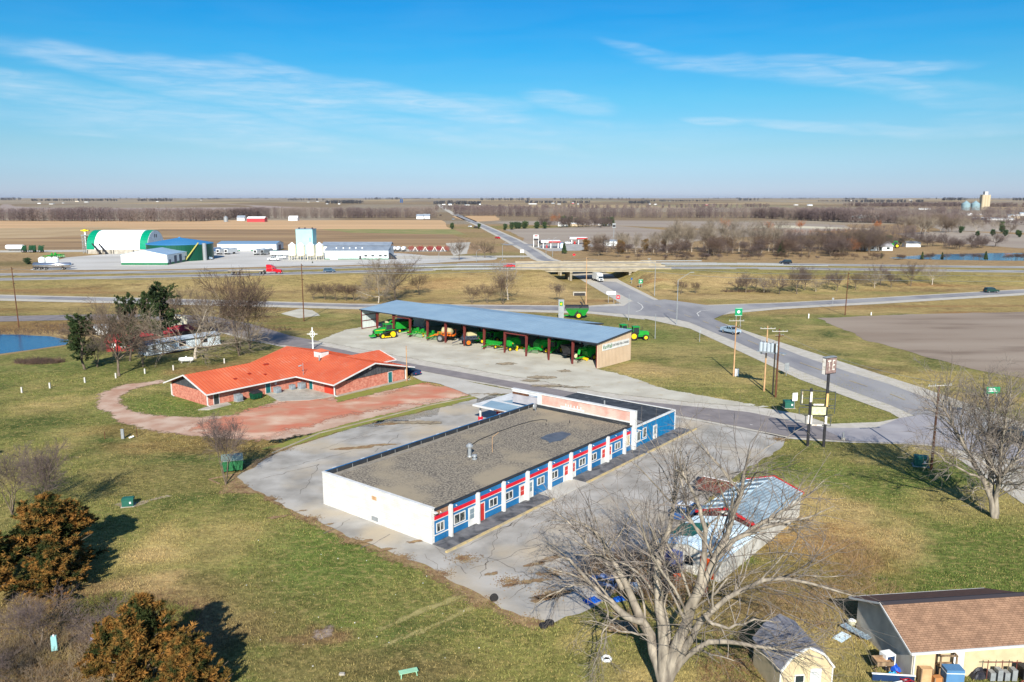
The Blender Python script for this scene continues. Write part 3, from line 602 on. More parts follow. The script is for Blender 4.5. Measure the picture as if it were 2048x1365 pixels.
def turf(name, n, box, m, label, hh, wd, seed, power=1.0, bright=(.75,1.35), flat=False, spots=None):
    rng = np.random.default_rng(seed)
    if spots is None:
        y = box[2]*(box[3]/box[2])**(rng.random(n)**power); x = (rng.random(n)*2-1)*(y*.66+4)
    else:
        k = rng.integers(0, len(spots), n); sp_ = np.array(spots)[k]; a = rng.random(n)*6.283; r_ = np.abs(rng.normal(size=n))*.5; x = sp_[:,0]+sp_[:,2]*r_*np.cos(a); y = sp_[:,1]+sp_[:,3]*r_*np.sin(a)
    ok = np.ones(n, bool)
    if spots is None:
        for p_ in AVO: ok &= ~in_poly(x, y, p_)
    x, y = x[ok], y[ok]; n = len(x); c_ = apply_bl(x, y, ground_col(x, y)) if not flat else None
    h_ = (hh[0]+(hh[1]-hh[0])*rng.random(n))*(.5+vn(x/3., y/3., 12)); a = rng.random(n)*6.283; w_ = wd*(1+y/120.)
    b0 = np.stack([x, y, np.zeros(n)+.005],1); dx = np.stack([np.cos(a)*w_, np.sin(a)*w_, np.zeros(n)],1)
    if flat:
        b0[:,2] = .1+.04*rng.random(n); t = np.stack([-np.sin(a)*w_*1.4, np.cos(a)*w_*1.4, h_*.4],1); V = np.stack([b0-dx, b0+dx, b0+t],1)
    else:
        t = np.stack([rng.normal(size=n)*h_*.5, rng.normal(size=n)*h_*.5, h_],1); V = np.stack([b0-dx, b0+dx, b0+t],1)
    V = V.reshape(-1,3); me = bpy.data.meshes.new(name); me.vertices.add(len(V)); me.vertices.foreach_set('co', V.astype(np.float32).ravel()); me.loops.add(len(V)); me.loops.foreach_set('vertex_index', np.arange(len(V), dtype=np.int32)); me.polygons.add(n); me.polygons.foreach_set('loop_start', np.arange(0,3*n,3,dtype=np.int32)); me.update(calc_edges=True)
    if not flat:
        cc_ = np.repeat(c_*(bright[0]+(bright[1]-bright[0])*rng.random(n))[:,None], 3, axis=0); st = np.repeat(rng.random(n) < .16, 3); cc_[st] = cc_[st]*.4+DRY*.75
        ca = me.color_attributes.new('tint', 'FLOAT_COLOR', 'POINT'); ca.data.foreach_set('color', np.concatenate([cc_, np.ones((len(cc_),1))],1).astype(np.float32).ravel())
    me.materials.append(m); o = bpy.data.objects.new(name, me); COL.objects.link(o); return tag(o, label, 'grass' if not flat else 'leaves', kind='stuff')
gb = bpy.data.materials.new('turf_blades'); gb.use_nodes = True; at_ = gb.node_tree.nodes.new('ShaderNodeAttribute'); at_.attribute_name = 'tint'; gb.node_tree.links.new(at_.outputs['Color'], gb.node_tree.nodes['Principled BSDF'].inputs['Base Color']); gb.node_tree.nodes['Principled BSDF'].inputs['Roughness'].default_value = .9; gb.node_tree.nodes['Principled BSDF'].inputs['Specular IOR Level'].default_value = .1
turf('grass', 420000, (0,0,43,150), gb, 'short winter turf on the lawns around the motel', (.05,.16), .022, 3)
_sp = [(*P(*q,0).to_2d(), r1, r2) for q, r1, r2 in [((700,1085),1.4,1.),((620,1040),1.2,1.),((800,1118),1.4,1.),((880,1150),1.4,1.),((960,1205),1.6,1.),((1040,1244),2.,1.),((1110,1150),2.,1.5),((1020,1165),1.6,1.2),((1250,1230),3,2),((1350,1290),4,3),((1480,1330),3,2.5),((1640,1250),4,3),((480,975),1.,1.),((540,1000),1.,.8),((1100,1190),2,1.5),((1180,1160),2.5,2),((930,1120),1.6,1.2),((560,900),2,1),((1560,880),1.5,1),((300,1240),3,2.5)]]
turf('fallen_leaves', 9000, None, litter, 'brown fallen leaves along the lot edge and under the huge bare tree', (.03,.08), .05, 9, flat=True, spots=_sp)
# ================================================================ OVERPASS
def YN(x, d=0): return float(Nline(x))+d
br = thing('highway_overpass', 'tan concrete overpass carrying the highway over the crossroad on round columns', 'bridge', (0,0,0))
def dk(d0, d1, z0, z1, x0=XB0-1, x1=XB1+1, mb=None):
    mb = mb or MB(); return mb.add([(x0,YN(x0,d0),z0),(x1,YN(x1,d0),z0),(x1,YN(x1,d1),z0),(x0,YN(x0,d1),z0),(x0,YN(x0,d0),z1),(x1,YN(x1,d0),z1),(x1,YN(x1,d1),z1),(x0,YN(x0,d1),z1)],[(0,3,2,1),(4,5,6,7),(0,1,5,4),(1,2,6,5),(2,3,7,6),(3,0,4,7)])
m = MB(); dk(0,13,4.45,4.75,mb=m); dk(22.5,35.2,4.45,4.75,mb=m); m.build('deck', mat('deck_concrete', S((168,158,140)), .9, col2=S((150,142,128)), scale=.3), br)
for d in (.15, 3.3, 6.5, 9.6, 12.2, 22.9, 26, 29, 32, 34.4): dk(d, d+.5, 3.65, 4.445).build('girder', conc_tan, br)
for d in (-.12, 12.75, 22.2, 35.0): dk(d, d+.35, 4.40, 5.3, XB0-9, XB1+9).build('barrier_wall', conc_tan, br)
for x0, dd in ((24,0),(48,0)):
    for d in (1.2, 4.8, 8.4, 11.6, 24, 27.5, 31, 34):
        xx = x0-d*.12; MB().lathe([(.5,-.3),(.5,3.1)], 12, (xx, YN(xx,d))).build('column', conc_tan, br, smooth=False)
    for a, b in ((.4,12.4),(23,35)): 
        MB().fr((x0-a*.12-.6,x0-a*.12+.5,YN(x0,a),YN(x0,b),3.05),(x0-a*.12-.6,x0-a*.12+.5,YN(x0,a),YN(x0,b),3.63)).build('cap_beam', conc_tan, br)
for xa, xb in ((XB0-2,XB0+1.2),(XB1-1.2,XB1+2)): dk(0,13,2.2,4.4,xa,xb).build('abutment', conc_tan, br); dk(22.5,35,2.2,4.4,xa,xb).build('abutment', conc_tan, br)
# guard rails leading to the bridge
def rail(x0, x1, d, label, taper=0):
    t = thing('guard_rail', label, 'guard rail', (0,0,0), group='guard rails beside the overpass')
    m = MB(); n = int(abs(x1-x0)/3.8)
    for i in range(n+1):
        x_ = x0+(x1-x0)*i/n; z_ = hz(x_,0); y_ = YN(x_, d+taper*i/n); MB().box(x_-.09,x_+.09,y_-.09,y_+.09,z_-.1,z_+.75).build('post', wood, t)
        if i < n:
            xn = x0+(x1-x0)*(i+1)/n; zn = hz(xn,0); m.bar((x_,y_-.12,z_+.6),(xn,YN(xn,d+taper*(i+1)/n)-.12,zn+.6),.08,.34)
    m.build('rail', steel, t)
rail(XB0-9, XB0-42, -.1, 'steel guard rail at the west end of the overpass, on the near verge')
rail(XB0-9, XB0-52, 13, 'steel guard rail west of the overpass along the near side of the grass median', 1.5)
rail(XB1+9, XB1+62, 22.4, 'long steel guard rail east of the overpass, far side of the median', -2)
rail(XB1+9, XB1+80, 13, 'long steel guard rail east of the overpass, near side of the median', 3)
rail(XB1+2, XB1+30, 35.2, 'steel guard rail east of the overpass on the far verge', 1)
# ================================================================ helpers for buildings
wht_rib = mat('white_sheet_metal', S((228,232,232)), .5, col2=S((205,212,214)), scale=.6, kind='ribs', p=(.9,))
whtb = mat('white_block_wall', S((212,211,207)), .8, col2=S((196,194,188)), scale=.7, kind='block', p=(.8,.2,.014,.96,(.8,.79,.77)), stretch=(1,1,3), col3=S((186,178,166)), scale3=2.2, w3=(.64,.8))
blue = mat('blue_paint', S((34,108,158)), .6, col2=S((28,94,142)), scale=.8, detail=8)
bluet = mat('bright_blue_block', S((14,120,170)), .6, col2=S((12,100,150)), scale=1.5, kind='block', p=(.4,.2,.008,.93,(.86,.86,.86)))
redt = paint('red_band', (206,22,44), .5)
pinkb = mat('faded_pink_brick', S((206,160,146)), .85, col2=S((192,146,132)), scale=.7, kind='block', p=(.45,.14,.012,.9,(.82,.78,.76)), col3=S((214,180,166)), scale3=.4)
roofg = mat('gravel_roof', S((150,140,122)), .95, col2=S((92,86,78)), scale=5.5, detail=3, bump=.5, bscale=9, col3=S((150,138,116)), scale3=.18, w3=(.48,.66), lo=.4, hi=.6)
membr = mat('black_membrane', S((50,54,58)), .75, col2=S((38,40,44)), scale=.9)
bricko = mat('orange_brick', S((206,142,122)), .85, col2=S((180,106,88)), scale=2.2, kind='brick', p=(.42,.1,.012,.72,(.92,.88,.84)), detail=8)
orroof = mat('orange_metal_roof', S((206,108,72)), .45, col2=S((190,92,60)), scale=.25, detail=9, stretch=(1,1,1), col3=S((198,122,94)), scale3=.6, w3=(.55,.75))
blroof = mat('blue_grey_metal_roof', S((136,160,176)), .5, col2=S((126,150,168)), scale=.25, kind='ribs', p=(.6,))
tanw = mat('tan_sheet_metal', S((198,174,146)), .6, col2=S((190,166,138)), scale=.5, kind='ribs', p=(.5,))
grroof = mat('grey_metal_roof', S((140,150,160)), .45, col2=S((122,132,144)), scale=.4, kind='ribs', p=(.9,))
shingle = mat('tan_shingles', S((164,130,104)), .92, col2=S((140,110,88)), scale=1.3, kind='shingle', p=(.4,.16,.02,.8,(.5,.46,.42)), detail=8)
shingled = mat('brown_shingles', S((122,86,70)), .92, col2=S((104,72,58)), scale=2.5, kind='shingle', p=(.55,.2,.012,.86,(.6,.55,.5)), detail=8)
cream = paint('cream_siding', (200,182,146), .7)
charc = mat('charcoal_boards', S((70,72,76)), .85, col2=S((52,54,58)), scale=2, stretch=(3,3,.3), col3=S((120,124,126)), scale3=5, w3=(.56,.8))
teald = paint('teal_door', (28,102,104), .5)
def rib_roof(mb, A, B, C, D, sp=.6, th=.09, rib=.05, seams=None):   # A-B eave, D-C ridge
    A,B,C,D = map(Vector, (A,B,C,D)); mb.slab([A,B,C,D], th)
    n = int((B-A).length/sp); nn = (B-A).cross(D-A).normalized()
    if nn.z < 0: nn = -nn
    for i in range(1, n):
        t = i/n; a = A.lerp(B,t)+nn*rib*.5; d = D.lerp(C,t)+nn*rib*.5; (seams or mb).bar(a, d, .05 if seams is None else .09, rib)
def gable_building(name, label, cat, p, az, w_, d_, he, hr, wall, roof, ov=.3, group=None, doors=(), base=None, wins=(), sc=1):
    # front runs along local x (0..w_), depth local y; ridge along x unless w_ < d_
    t = thing(name, label, cat, p, az, group)
    along = w_ >= d_
    if along: prof = [(0,0),(d_,0),(d_,he),(d_/2,hr),(0,he)]; MB().ext(prof, 0, w_, 'x').build('wall', wall, t)
    else: prof = [(0,0),(w_,0),(w_,he),(w_/2,hr),(0,he)]; MB().ext(prof, 0, d_).build('wall', wall, t)
    m = MB(); k = (hr-he)/((d_ if along else w_)/2)*ov
    if along:
        m.slab([(-ov,-ov,he-k+.1),(w_+ov,-ov,he-k+.1),(w_+ov,d_/2,hr+.1),(-ov,d_/2,hr+.1)],.12); m.slab([(-ov,d_/2,hr+.1),(w_+ov,d_/2,hr+.1),(w_+ov,d_+ov,he-k+.1),(-ov,d_+ov,he-k+.1)],.12)
    else:
        m.slab([(-ov,-ov,he-k+.1),(w_/2,-ov,hr+.1),(w_/2,d_+ov,hr+.1),(-ov,d_+ov,he-k+.1)],.12); m.slab([(w_/2,-ov,hr+.1),(w_+ov,-ov,he-k+.1),(w_+ov,d_+ov,he-k+.1),(w_/2,d_+ov,hr+.1)],.12)
    m.build('roof', roof, t)
    for (face, a, b, z0, z1, dm) in doors:
        mb = MB()
        if face == 'f': mb.box(a,b,-.06,.02,z0,z1)
        elif face == 'r': mb.box(w_-.02,w_+.06,a,b,z0,z1)
        elif face == 'l': mb.box(-.06,.02,a,b,z0,z1)
        mb.build('door' if z0 < .3 else 'window', dm, t)
    if base: MB().box(-.05,w_+.05,-.05,d_+.05,0,base[0]).build('base_band', base[1], t)
    return t
# ================================================================ MOTEL
MO = thing('motel_building', 'long blue and white motel block with gravel flat roof, red stripe and white pilasters', 'motel', (-7.68,72.26,0), 51.2)
E1, WD, HM = 37.6, 16.6, 3.66
MB().box(0,.3,0,WD,0,HM).build('end_wall', whtb, MO)
MB().box(-.05,.35,-.08,WD+.05,HM+.002,HM+.08).build('wall_cap', wtrim, MO)
m = MB(); m.box(.302,E1,.02,.3,0,HM-.28); m.box(.302,E1,WD-.3,WD,0,HM+.1); m.build('side_wall', blue, MO)
MB().box(.302,E1,.302,WD-.302,HM-.45,HM-.25).build('roof', roofg, MO)
MB().box(.302,E1,-.12,.3,HM-.278,HM-.2).build('roof_edge', membr, MO)
m = MB(); m.box(.31,E1-.3,WD-.62,WD-.301,HM-.249,HM+.14); m.box(E1-.5,E1-.02,.3,WD-.63,HM-.249,HM+.1); m.build('parapet', membr, MO)
sm = MB()
for i in range(17): sm.box(1.5+i*2.15,1.56+i*2.15,WD-.64,WD-.62,HM-.24,HM+.15)
sm.build('parapet_seam', steel, MO)
ledge = mat('pale_roof_strip', S((150,142,128)), .95, col2=S((120,114,104)), scale=2, detail=8)
sheet('roof_strip', [(.5,WD-1.6),(14,WD-1.5),(36,WD-1.0),(36,WD-.65),(.5,WD-.65)], ledge, 1, .8, .15, px=False, z0=HM-.25, kind=None, parent=MO)
for i in range(9): MB().box(1.6+i*4.1,2.1+i*4.1,WD+.0,WD+.35,HM-.1,HM+.02).build('scupper', wtrim, MO)
pil = [2.4,6.45,10.6,14.75,18.95,23.15,27.2,31.3,35.4]
for e in pil: MB().box(e-.13,e+.13,-.4,.0,0,HM-.2).build('pilaster', wtrim, MO)
MB().box(E1-.1,E1+.42,-.45,.35,0,5.45).build('corner_pier', wtrim, MO)
edges = [0.3]+pil+[E1-.3]
frame_w = wtrim; dgrey = paint('grey_screen', (120,138,146), .6); redd_door = paint('red_door', (190,52,48), .5)
curt = mat('curtained_glass', (.12,.13,.12), .2, spec=.7, col2=(.02,.03,.035), scale=.9, lo=.48, hi=.52); beige = paint('beige_curtain', (196,180,150), .6)
def win(e0, e1, z0, z1, parent=MO, y=0., pane=curt, n=2):
    f = MB(); k = .09
    f.box(e0-k,e1+k,y-.07,y-.001,z0-k,z0); f.box(e0-k,e1+k,y-.07,y-.001,z1,z1+k); f.box(e0-k,e0,y-.07,y-.001,z0,z1); f.box(e1,e1+k,y-.07,y-.001,z0,z1)
    for i in range(1, n): c_ = e0+(e1-e0)*i/n; f.box(c_-.03,c_+.03,y-.07,y-.001,z0,z1)
    o = f.build('window', frame_w, parent); MB().box(e0,e1,y-.03,y-.002,z0,z1).build('pane', pane, o); return o
def door(e0, e1, parent=MO, y=0., top=2.02, slab=wtrim, pan=dgrey, z=.12):
    f = MB(); k = .09; f.box(e0-k,e0,y-.08,y-.001,z,top); f.box(e1,e1+k,y-.08,y-.001,z,top); f.box(e0-k,e1+k,y-.08,y-.001,top,top+k); o = f.build('door', frame_w, parent)
    MB().box(e0,e1,y-.05,y-.002,z,top).build('door_leaf', slab, o); m = MB(); m.box(e0+.14,e1-.14,y-.065,y-.051,z+.75,z+1.25); m.box(e0+.14,e1-.14,y-.065,y-.051,z+1.3,top-.12); m.build('glazing', pan, o); return o
lay = ['W','WDbig','DW','WD','DWm','WD','DW','WD','DW','B']
for i, k in enumerate(lay):
    a, b = edges[i]+.17, edges[i+1]-.17
    if i == 0: a = .32
    MB().box(a,b,-.05,.019,2.42,2.78).build('red_stripe', redt, MO)
    MB().box(a,b,-.06,.019,2.34,2.415).build('white_strip', wtrim, MO)
    s = MB()
    dl = k.startswith('D')
    a2 = a+(1.15 if dl else 0); b2 = b-(1.15 if k in ('WD','WDbig') else 0)
    if k != 'DWm': s.box(a2,b2,-.07,.019,.82,.9); s.build('sill_band', wtrim, MO)
    MB().box(a2+.35,min(a2+1.45,b2-.1),-.04,.019,.22,.66).build('air_conditioner_panel', blue, MO)
    MB().tube((a2+.8,-.02,3.05),(a2+.8,-.16,3.0),.06).build('wall_lamp', wtrim, MO)
    MB().box(a,b,-.03,.019,3.3,3.33).build('board_joint', membr, MO)
    if k == 'W': win(.62,1.55,1.15,1.95)
    elif k == 'WDbig': win(a2+.55,a2+2.05,1.12,2.0); door(b-1.02,b-.12)
    elif k in ('DW','DWm'): door(a+.12,a+.98, slab=(redd_door if i == 2 else wtrim), pan=(dgrey if i == 4 else redd_door)); win(a2+.75,a2+1.9,1.2,1.95)
    elif k == 'WD': win(a2+.35,a2+1.5,1.15,1.9); door(b-1.02,b-.12, pan=redd_door)
    elif k == 'B': win(a+.1,b-.2,1.0,2.3,pane=beige)
MB().box(.31,2.2,-.03,.019,2.85,3.36).build('bare_wood_panel', mat('plywood', S((158,120,92)), .8, col2=S((140,100,76)), scale=2), MO)
MB().box(-.03,.0,7.9,8.6,2.55,2.95).build('vent', woodl, MO); MB().box(-.05,.0,7.75,8.7,.3,.75).build('wall_grille', steel, MO)
MB().box(-.12,.0,.0,.12,0.1,HM-.1).build('downspout', wtrim, MO); MB().box(-.02,.3,-.5,-.1,HM-.4,HM-.28).build('gutter_end', wtrim, MO)
# facade wall, lettering ghosts
MB().box(E1+.0,E1+.4,.36,14.9,0,5.25).build('sign_wall', pinkb, MO)
MB().box(E1-.1,E1+.5,.36,20.4,5.255,5.42).build('sign_wall_cap', wtrim, MO)
MB().box(E1-.15,E1-.0,.36,14.9,HM+.11,HM+.24).build('flashing', wtrim, MO)
MB().box(E1-.1,E1+.42,14.91,15.6,0,5.25).build('sign_wall_pier', wtrim, MO)
MB().box(E1+.05,E1+.35,15.61,20.3,3.35,4.6).build('sign_wall_wing', mat('grey_render', S((168,164,166)), .8, col2=S((150,148,152)), scale=1), MO)
m = MB(); m.box(E1+.0,E1+.4,15.61,20.3,4.95,5.25); m.build('wing_fascia', wtrim, MO)
MB().box(E1+.01,E1+.39,17.5,20.3,4.62,4.94).build('wing_soffit', woodd, MO)
MB().box(E1-.03,E1-.001,7.6,11.6,3.98,4.22).build('painted_over_patch', wtrim, MO)
for i, yy in enumerate((8.1,8.65,9.2,9.75,10.2,10.6)): MB().box(E1-.03,E1-.001,yy,yy+.16,4.25,4.55+.1*(i%2)).build('letter_stub', wtrim, MO)
# annex
A0, A1, AW, AH = E1+.42, 49.6, 16.9, 3.0
MB().box(A0,A1,.0,AW,0,AH-.1).build('annex_wall', bluet, MO)
m = MB(); m.box(A0,A1+.1,-.1,.18,AH-.098,AH+.1); m.box(A1-.15,A1+.1,.181,AW,AH-.098,AH+.1); m.box(A1,A1+.12,-.1,.02,0,AH-.1); m.build('annex_trim', wtrim, MO)
MB().box(A0,A1-.16,.185,AW,AH-.095,AH+.02).build('annex_roof', mat('black_roofing', S((66,70,74)), .8, col2=S((46,50,54)), scale=.9, detail=9, col3=S((110,114,116)), scale3=1.2, w3=(.6,.78)), MO)
sheet('roof_patch', [(A0+.2,.4),(A0+3.4,.5),(A0+3.6,2.6),(A0+1.8,3.0),(A0+.2,2.8)], mat('pale_roof_patch', S((134,134,132)), .8), 1, .4, .15, px=False, z0=AH+.02, kind=None, parent=MO)
MB().tube((A0+7,9,AH),(A0+7,9,AH+.9),.12).build('roof_pipe', steel, MO)
win(A0+.9,A0+1.7,1.0,2.15,n=1); win(A0+2.5,A0+3.3,1.1,2.3,n=1); door(A0+5.4,A0+6.25); MB().box(A0+.7,A0+3.5,-.08,.0,.78,.88).build('sill_band', wtrim, MO)
MB().tube((A0+.9,-.02,2.5),(A0+1.3,-.45,2.42),.06).build('floodlight', wtrim, MO)
# canopy
MB().box(33.9,44,15.62,24.9,2.72,2.95).build('canopy', wtrim, MO)
sheet('canopy_roof', [(34.2,15.8),(37.4,15.8),(37.4,24.2),(34.2,23.4)], mat('blue_grey_roofing', S((136,160,174)), .6, col2=S((124,148,162)), scale=.4), 1, 0, 0, px=False, z0=2.95, kind=None, parent=MO)
sheet('canopy_roof', [(38.1,15.8),(43.8,15.8),(43.8,20.5),(38.1,22.6)], MATS['blue_grey_roofing'], 1, 0, 0, px=False, z0=2.95, kind=None, parent=MO)
MB().box(33.86,33.9,18.8,20.8,2.76,2.9).build('fascia_damage', woodd, MO)
for e, w_ in ((35.1,24.4),(43.,24.4),(39.5,24.5)): MB().box(e-.1,e+.1,w_-.1,w_+.1,.9,2.72).build('canopy_post', wtrim, MO); MB().lathe([(.36,0),(.36,.9)], 12, (e,w_)).build('post_base', redt, MO)
# roof fittings
MB().lathe([(.28,0),(.22,.15),(.22,1.1),(.25,1.15),(.42,1.2),(.42,1.35),(.15,1.6)], 12, (14.6,8.2), o=(0,0,HM-.25)).build('roof_vent', steel, MO)
MB().lathe([(.3,0),(.3,.12),(.18,.15),(.18,.35),(.32,.4),(.28,.55),(.05,.62)], 12, (14.2,7.1), o=(0,0,HM-.25)).build('roof_turbine', steel, MO)
m = MB(); m.tube((17.5,7.2,HM-.25),(17.5,7.2,HM+1.6),.03); m.tube((17.5,7.2,HM+1.6),(18.4,7.0,HM+2.0),.03); m.build('antenna_mast', woodl, MO)
m = MB(); m.lathe([(.05,0),(.4,.12),(.45,.2)], 16, ax='y', o=(35.3,14.2,HM+.45)); m.tube((35.3,14.2,HM-.25),(35.3,14.3,HM+.4),.04); m.build('satellite_dish', steel, MO)
cab = [(14.9,8.9),(17,10.6),(20,11.5),(24,11.9),(28,11.9),(31,11.6),(32.3,11.0),(32.6,10.3),(32.0,9.9)]
m = MB(); m.path([(a,b,HM-.2) for a, b in cab], .05, 4); m.build('roof_cable', membr, MO)
sheet('roof_pool', [(24.6,4.2),(27.5,3.6),(29.4,4.4),(29.6,5.6),(27.6,6.6),(25.6,6.2)], mat('damp_roof_patch', S((92,96,100)), .35, col2=S((70,74,78)), scale=1.5), 1, .5, .35, px=False, z0=HM-.25, kind=None, parent=MO)
for (a,b) in ((16,6.6),(26,7.6),(30.5,8.9),(33.5,7.2)): MB().tube((a,b,HM-.25),(a,b,HM+.1),.05).build('roof_pipe', dark, MO)
# walk, yellow kerb, concrete pad
def mo(e, w_): 
    a = rad(51.2); return (-7.68+e*math.cos(a)-w_*math.sin(a), 72.26+e*math.sin(a)+w_*math.cos(a))
def kerbed(name, loc_pts, z, m): return MB().prism([mo(*p) for p in loc_pts][::-1] if False else [mo(*p) for p in loc_pts], .0, z).build(name, m, kind='structure')
kerbed('pavement', [(.0,-2.15),(17.0,-2.15),(17.0,-.0),(.0,-.0)], .14, walk); kerbed('pavement', [(23.4,-2.15),(51,-2.15),(51,.0),(23.4,.0)], .14, walk)
kerbed('pavement', [(17.0,-2.4),(23.4,-2.4),(23.4,.0),(17.0,.0)], .13, lotc)
kerbed('kerb', [(-.5,-2.42),(16.95,-2.42),(16.95,-2.16),(-.5,-2.16)], .2, ymark); kerbed('kerb', [(23.5,-2.42),(37,-2.42),(37,-2.16),(23.5,-2.16)], .2, ymark); kerbed('kerb', [(38,-2.42),(52,-2.42),(52,-2.16),(38,-2.16)], .2, ymark)
# concrete edging along the north-west side of the lot
m = MB(); e_ = [P(*q).to_2d() for q in [(545,908),(640,868),(760,838),(860,812),(960,792)]]
for a, b in zip(e_[:-1], e_[1:]): m.bar((a.x,a.y,.08),(b.x,b.y,.08),.3,.18)
m.build('kerb', conc_tan, kind='structure')
# ================================================================ BRICK BUILDING WITH ORANGE ROOF
BK = thing('brick_roadhouse', 'low orange brick building with bright orange metal cross gable roof', 'building', (-48.76,124.3,0), 51)
m = MB(); m.ext([(0,0),(11.5,0),(11.5,2.45),(5.75,4.2),(0,2.45)], 0, 17.4, 'x'); m.ext([(17.41,0),(33.2,0),(33.2,2.4),(25.4,4.15),(17.41,2.4)], -10.3, 13.4); m.build('brick_wall', bricko, BK)
m = MB(); m.ext([(-5.2,0),(2.4,0),(2.4,3.0),(-1.4,3.75),(-5.2,3.0)], 33.21, 34.2, 'x'); m.build('porch_wall', bricko, BK)
m = MB(); m.add([(-.03,.3,2.4),(-.03,11.2,2.4),(-.03,5.75,4.25)],[(0,2,1)]); m.add([(17.6,-10.33,2.15),(33,-10.33,2.15),(25.4,-10.33,4.1)],[(0,1,2)])
m = MB(); m.ext([(.0,2.3),(11.5,2.3),(5.75,4.25)], -.06, -.01, 'x'); m.build('gable_boards', charc, BK)
m = MB(); m.ext([(18.0,2.2),(33.0,2.2),(25.4,4.1)], -10.42, -10.31); m.build('gable_boards', charc, BK)
sm2 = MB()
rz = 4.5
m = MB(); rib_roof(m, (-.9,-.95,2.25), (25.4,-.95,2.25), (25.4,5.75,rz), (-.9,5.75,rz), seams=sm2); rib_roof(m, (25.4,12.4,2.25), (-.9,12.4,2.25), (-.9,5.75,rz), (25.4,5.75,rz), seams=sm2)
m.build('roof', orroof, BK)
m = MB(); rib_roof(m, (16.2,14.6,2.25), (16.2,-11.3,2.25), (25.4,-11.3,rz-.02), (25.4,14.6,rz-.02), seams=sm2); rib_roof(m, (34.9,-11.3,2.2), (34.9,14.6,2.2), (25.4,14.6,rz-.02), (25.4,-11.3,rz-.02), seams=sm2); m.build('roof', orroof, BK)
m = MB(); rib_roof(m, (27,-6.0,2.9), (35.2,-6.0,2.9), (35.2,-1.4,4.2), (27,-1.4,4.2), seams=sm2); rib_roof(m, (35.2,3.2,2.9), (27,3.2,2.9), (27,-1.4,4.2), (35.2,-1.4,4.2), seams=sm2); m.build('porch_roof', orroof, BK)
sm2.build('roof_seams', mat('orange_seam', S((176,80,48)), .5), BK)
tr = MB()
for a, b in (((-.93,-.98,2.2),(-.93,5.75,rz-.04)),((-.93,5.75,rz-.04),(-.93,12.4,2.2)),((-.93,-.99,2.17),(16.2,-.99,2.17)),((16.15,-.99,2.15),(16.15,-11.33,2.15)),((16.2,-11.33,2.2),(25.4,-11.33,rz-.06)),((25.4,-11.33,rz-.06),(34.9,-11.33,2.15)),((35.22,-6,2.86),(35.22,-1.4,4.15)),((28,-6.02,2.84),(35.2,-6.02,2.84)),((34.95,-11.3,2.13),(34.95,-6.1,2.13))): tr.bar(a, b, .14, .2)
tr.build('fascia', wtrim, BK)
for x_, y_ in ((-.15,.1),(-.15,11.3),(16.9,-10.5),(33.3,-10.5)):
    m = MB(); m.box(x_-.08,x_+.08,y_-.08,y_+.08,.15,2.2); m.tube((x_,y_,.2),(x_-.1,y_-.9,.1),.07,n=4); m.build('downspout', wtrim, BK)
for x_, y_ in ((34.6,-5.6),(34.6,2.8)): MB().box(x_-.1,x_+.1,y_-.1,y_+.1,0,2.85).build('porch_post', wtrim, BK)
m = MB(); m.box(23.6,25.4,1.6,3.6,3.6,5.15); m.build('chimney', wtrim, BK); MB().fr((23.4,25.6,1.4,3.8,5.15),(24.4,24.6,2.5,2.7,5.55)).build('chimney_cap', orroof, BK)
MB().tube((22.4,.5,3.9),(22.4,.5,4.9),.13).build('flue_pipe', steel, BK); m = MB(); m.tube((17.1,-1.8,2.2),(17.1,-1.8,4.6),.05); m.tube((17.0,-1.6,4.2),(16.6,-1.2,4.0),.12); m.build('service_mast', steel, BK)
for x_, y_, s_ in ((13.8,4.4,.45),(6.0,1.8,.25),(11.5,1.4,.2),(9.2,2.5,.22)): 
    z_ = 2.25+(y_+.95)*(rz-2.25)/6.7; MB().box(x_-s_,x_+s_,y_-.25,y_+.25,z_-.1,z_+.14).build('roof_vent', paint('dark_orange', (150,50,34)), BK)
def bdoor(x0, y, pan=teald, fr_=wtrim, z1=2.0, name='door'):
    f = MB(); f.box(x0-.08,x0,y-.06,y-.001,0,z1); f.box(x0+.9,x0+.98,y-.06,y-.001,0,z1); f.box(x0-.08,x0+.98,y-.06,y-.001,z1,z1+.08); o = f.build(name, fr_, BK); MB().box(x0,x0+.9,y-.04,y-.002,.02,z1).build('door_leaf', pan, o)
bdoor(.9,0,glass); bdoor(10.6,0); bdoor(29.2,-10.3)
MB().box(17.36,17.409,-3.9,-3.0,0,2.0).build('door', teald, BK); MB().box(17.37,17.409,-4.02,-3.91,0,2.05).build('door_trim', wtrim, BK)
MB().box(17.34,17.409,-9.6,-7.2,0,2.02).build('garage_door', paint('brick_red_door', (188,62,44)), BK)
MB().box(12.4,12.8,-.04,-.001,1.3,1.7).build('notice', wtrim, BK)
m = MB(); m.lathe([(.28,-.1),(.28,0)], 14, ax='y', o=(24.9,-10.43,3.55)); m.build('round_vent', steel, BK)
m = MB(); m.lathe([(.22,0),(.26,.05)], 14, ax='x', o=(-.12,5.75,4.0)); m.build('round_vent', steel, BK)
def bk(e, w_): 
    a = rad(51); return (-48.76+e*math.cos(a)-w_*math.sin(a), 124.3+e*math.sin(a)+w_*math.cos(a))
MB().prism([bk(8.9,-6.2),bk(12.5,-9.6),bk(17.3,-10.6),bk(17.3,-.1),bk(10.6,-.1)], 0, .1).build('pavement', concrete, kind='structure')
MB().prism([bk(.2,-.1),bk(-2.4,-.9),bk(-1.2,-2.2),bk(1.6,-2.0),bk(2.8,-1.9),bk(3.2,-.1)], 0, .12).build('pavement', concrete, kind='structure')
MB().prism([bk(16.6,-11.4),bk(34,-11.2),bk(34,-10.36),bk(16.6,-10.36)], 0, .1).build('pavement', concrete, kind='structure')
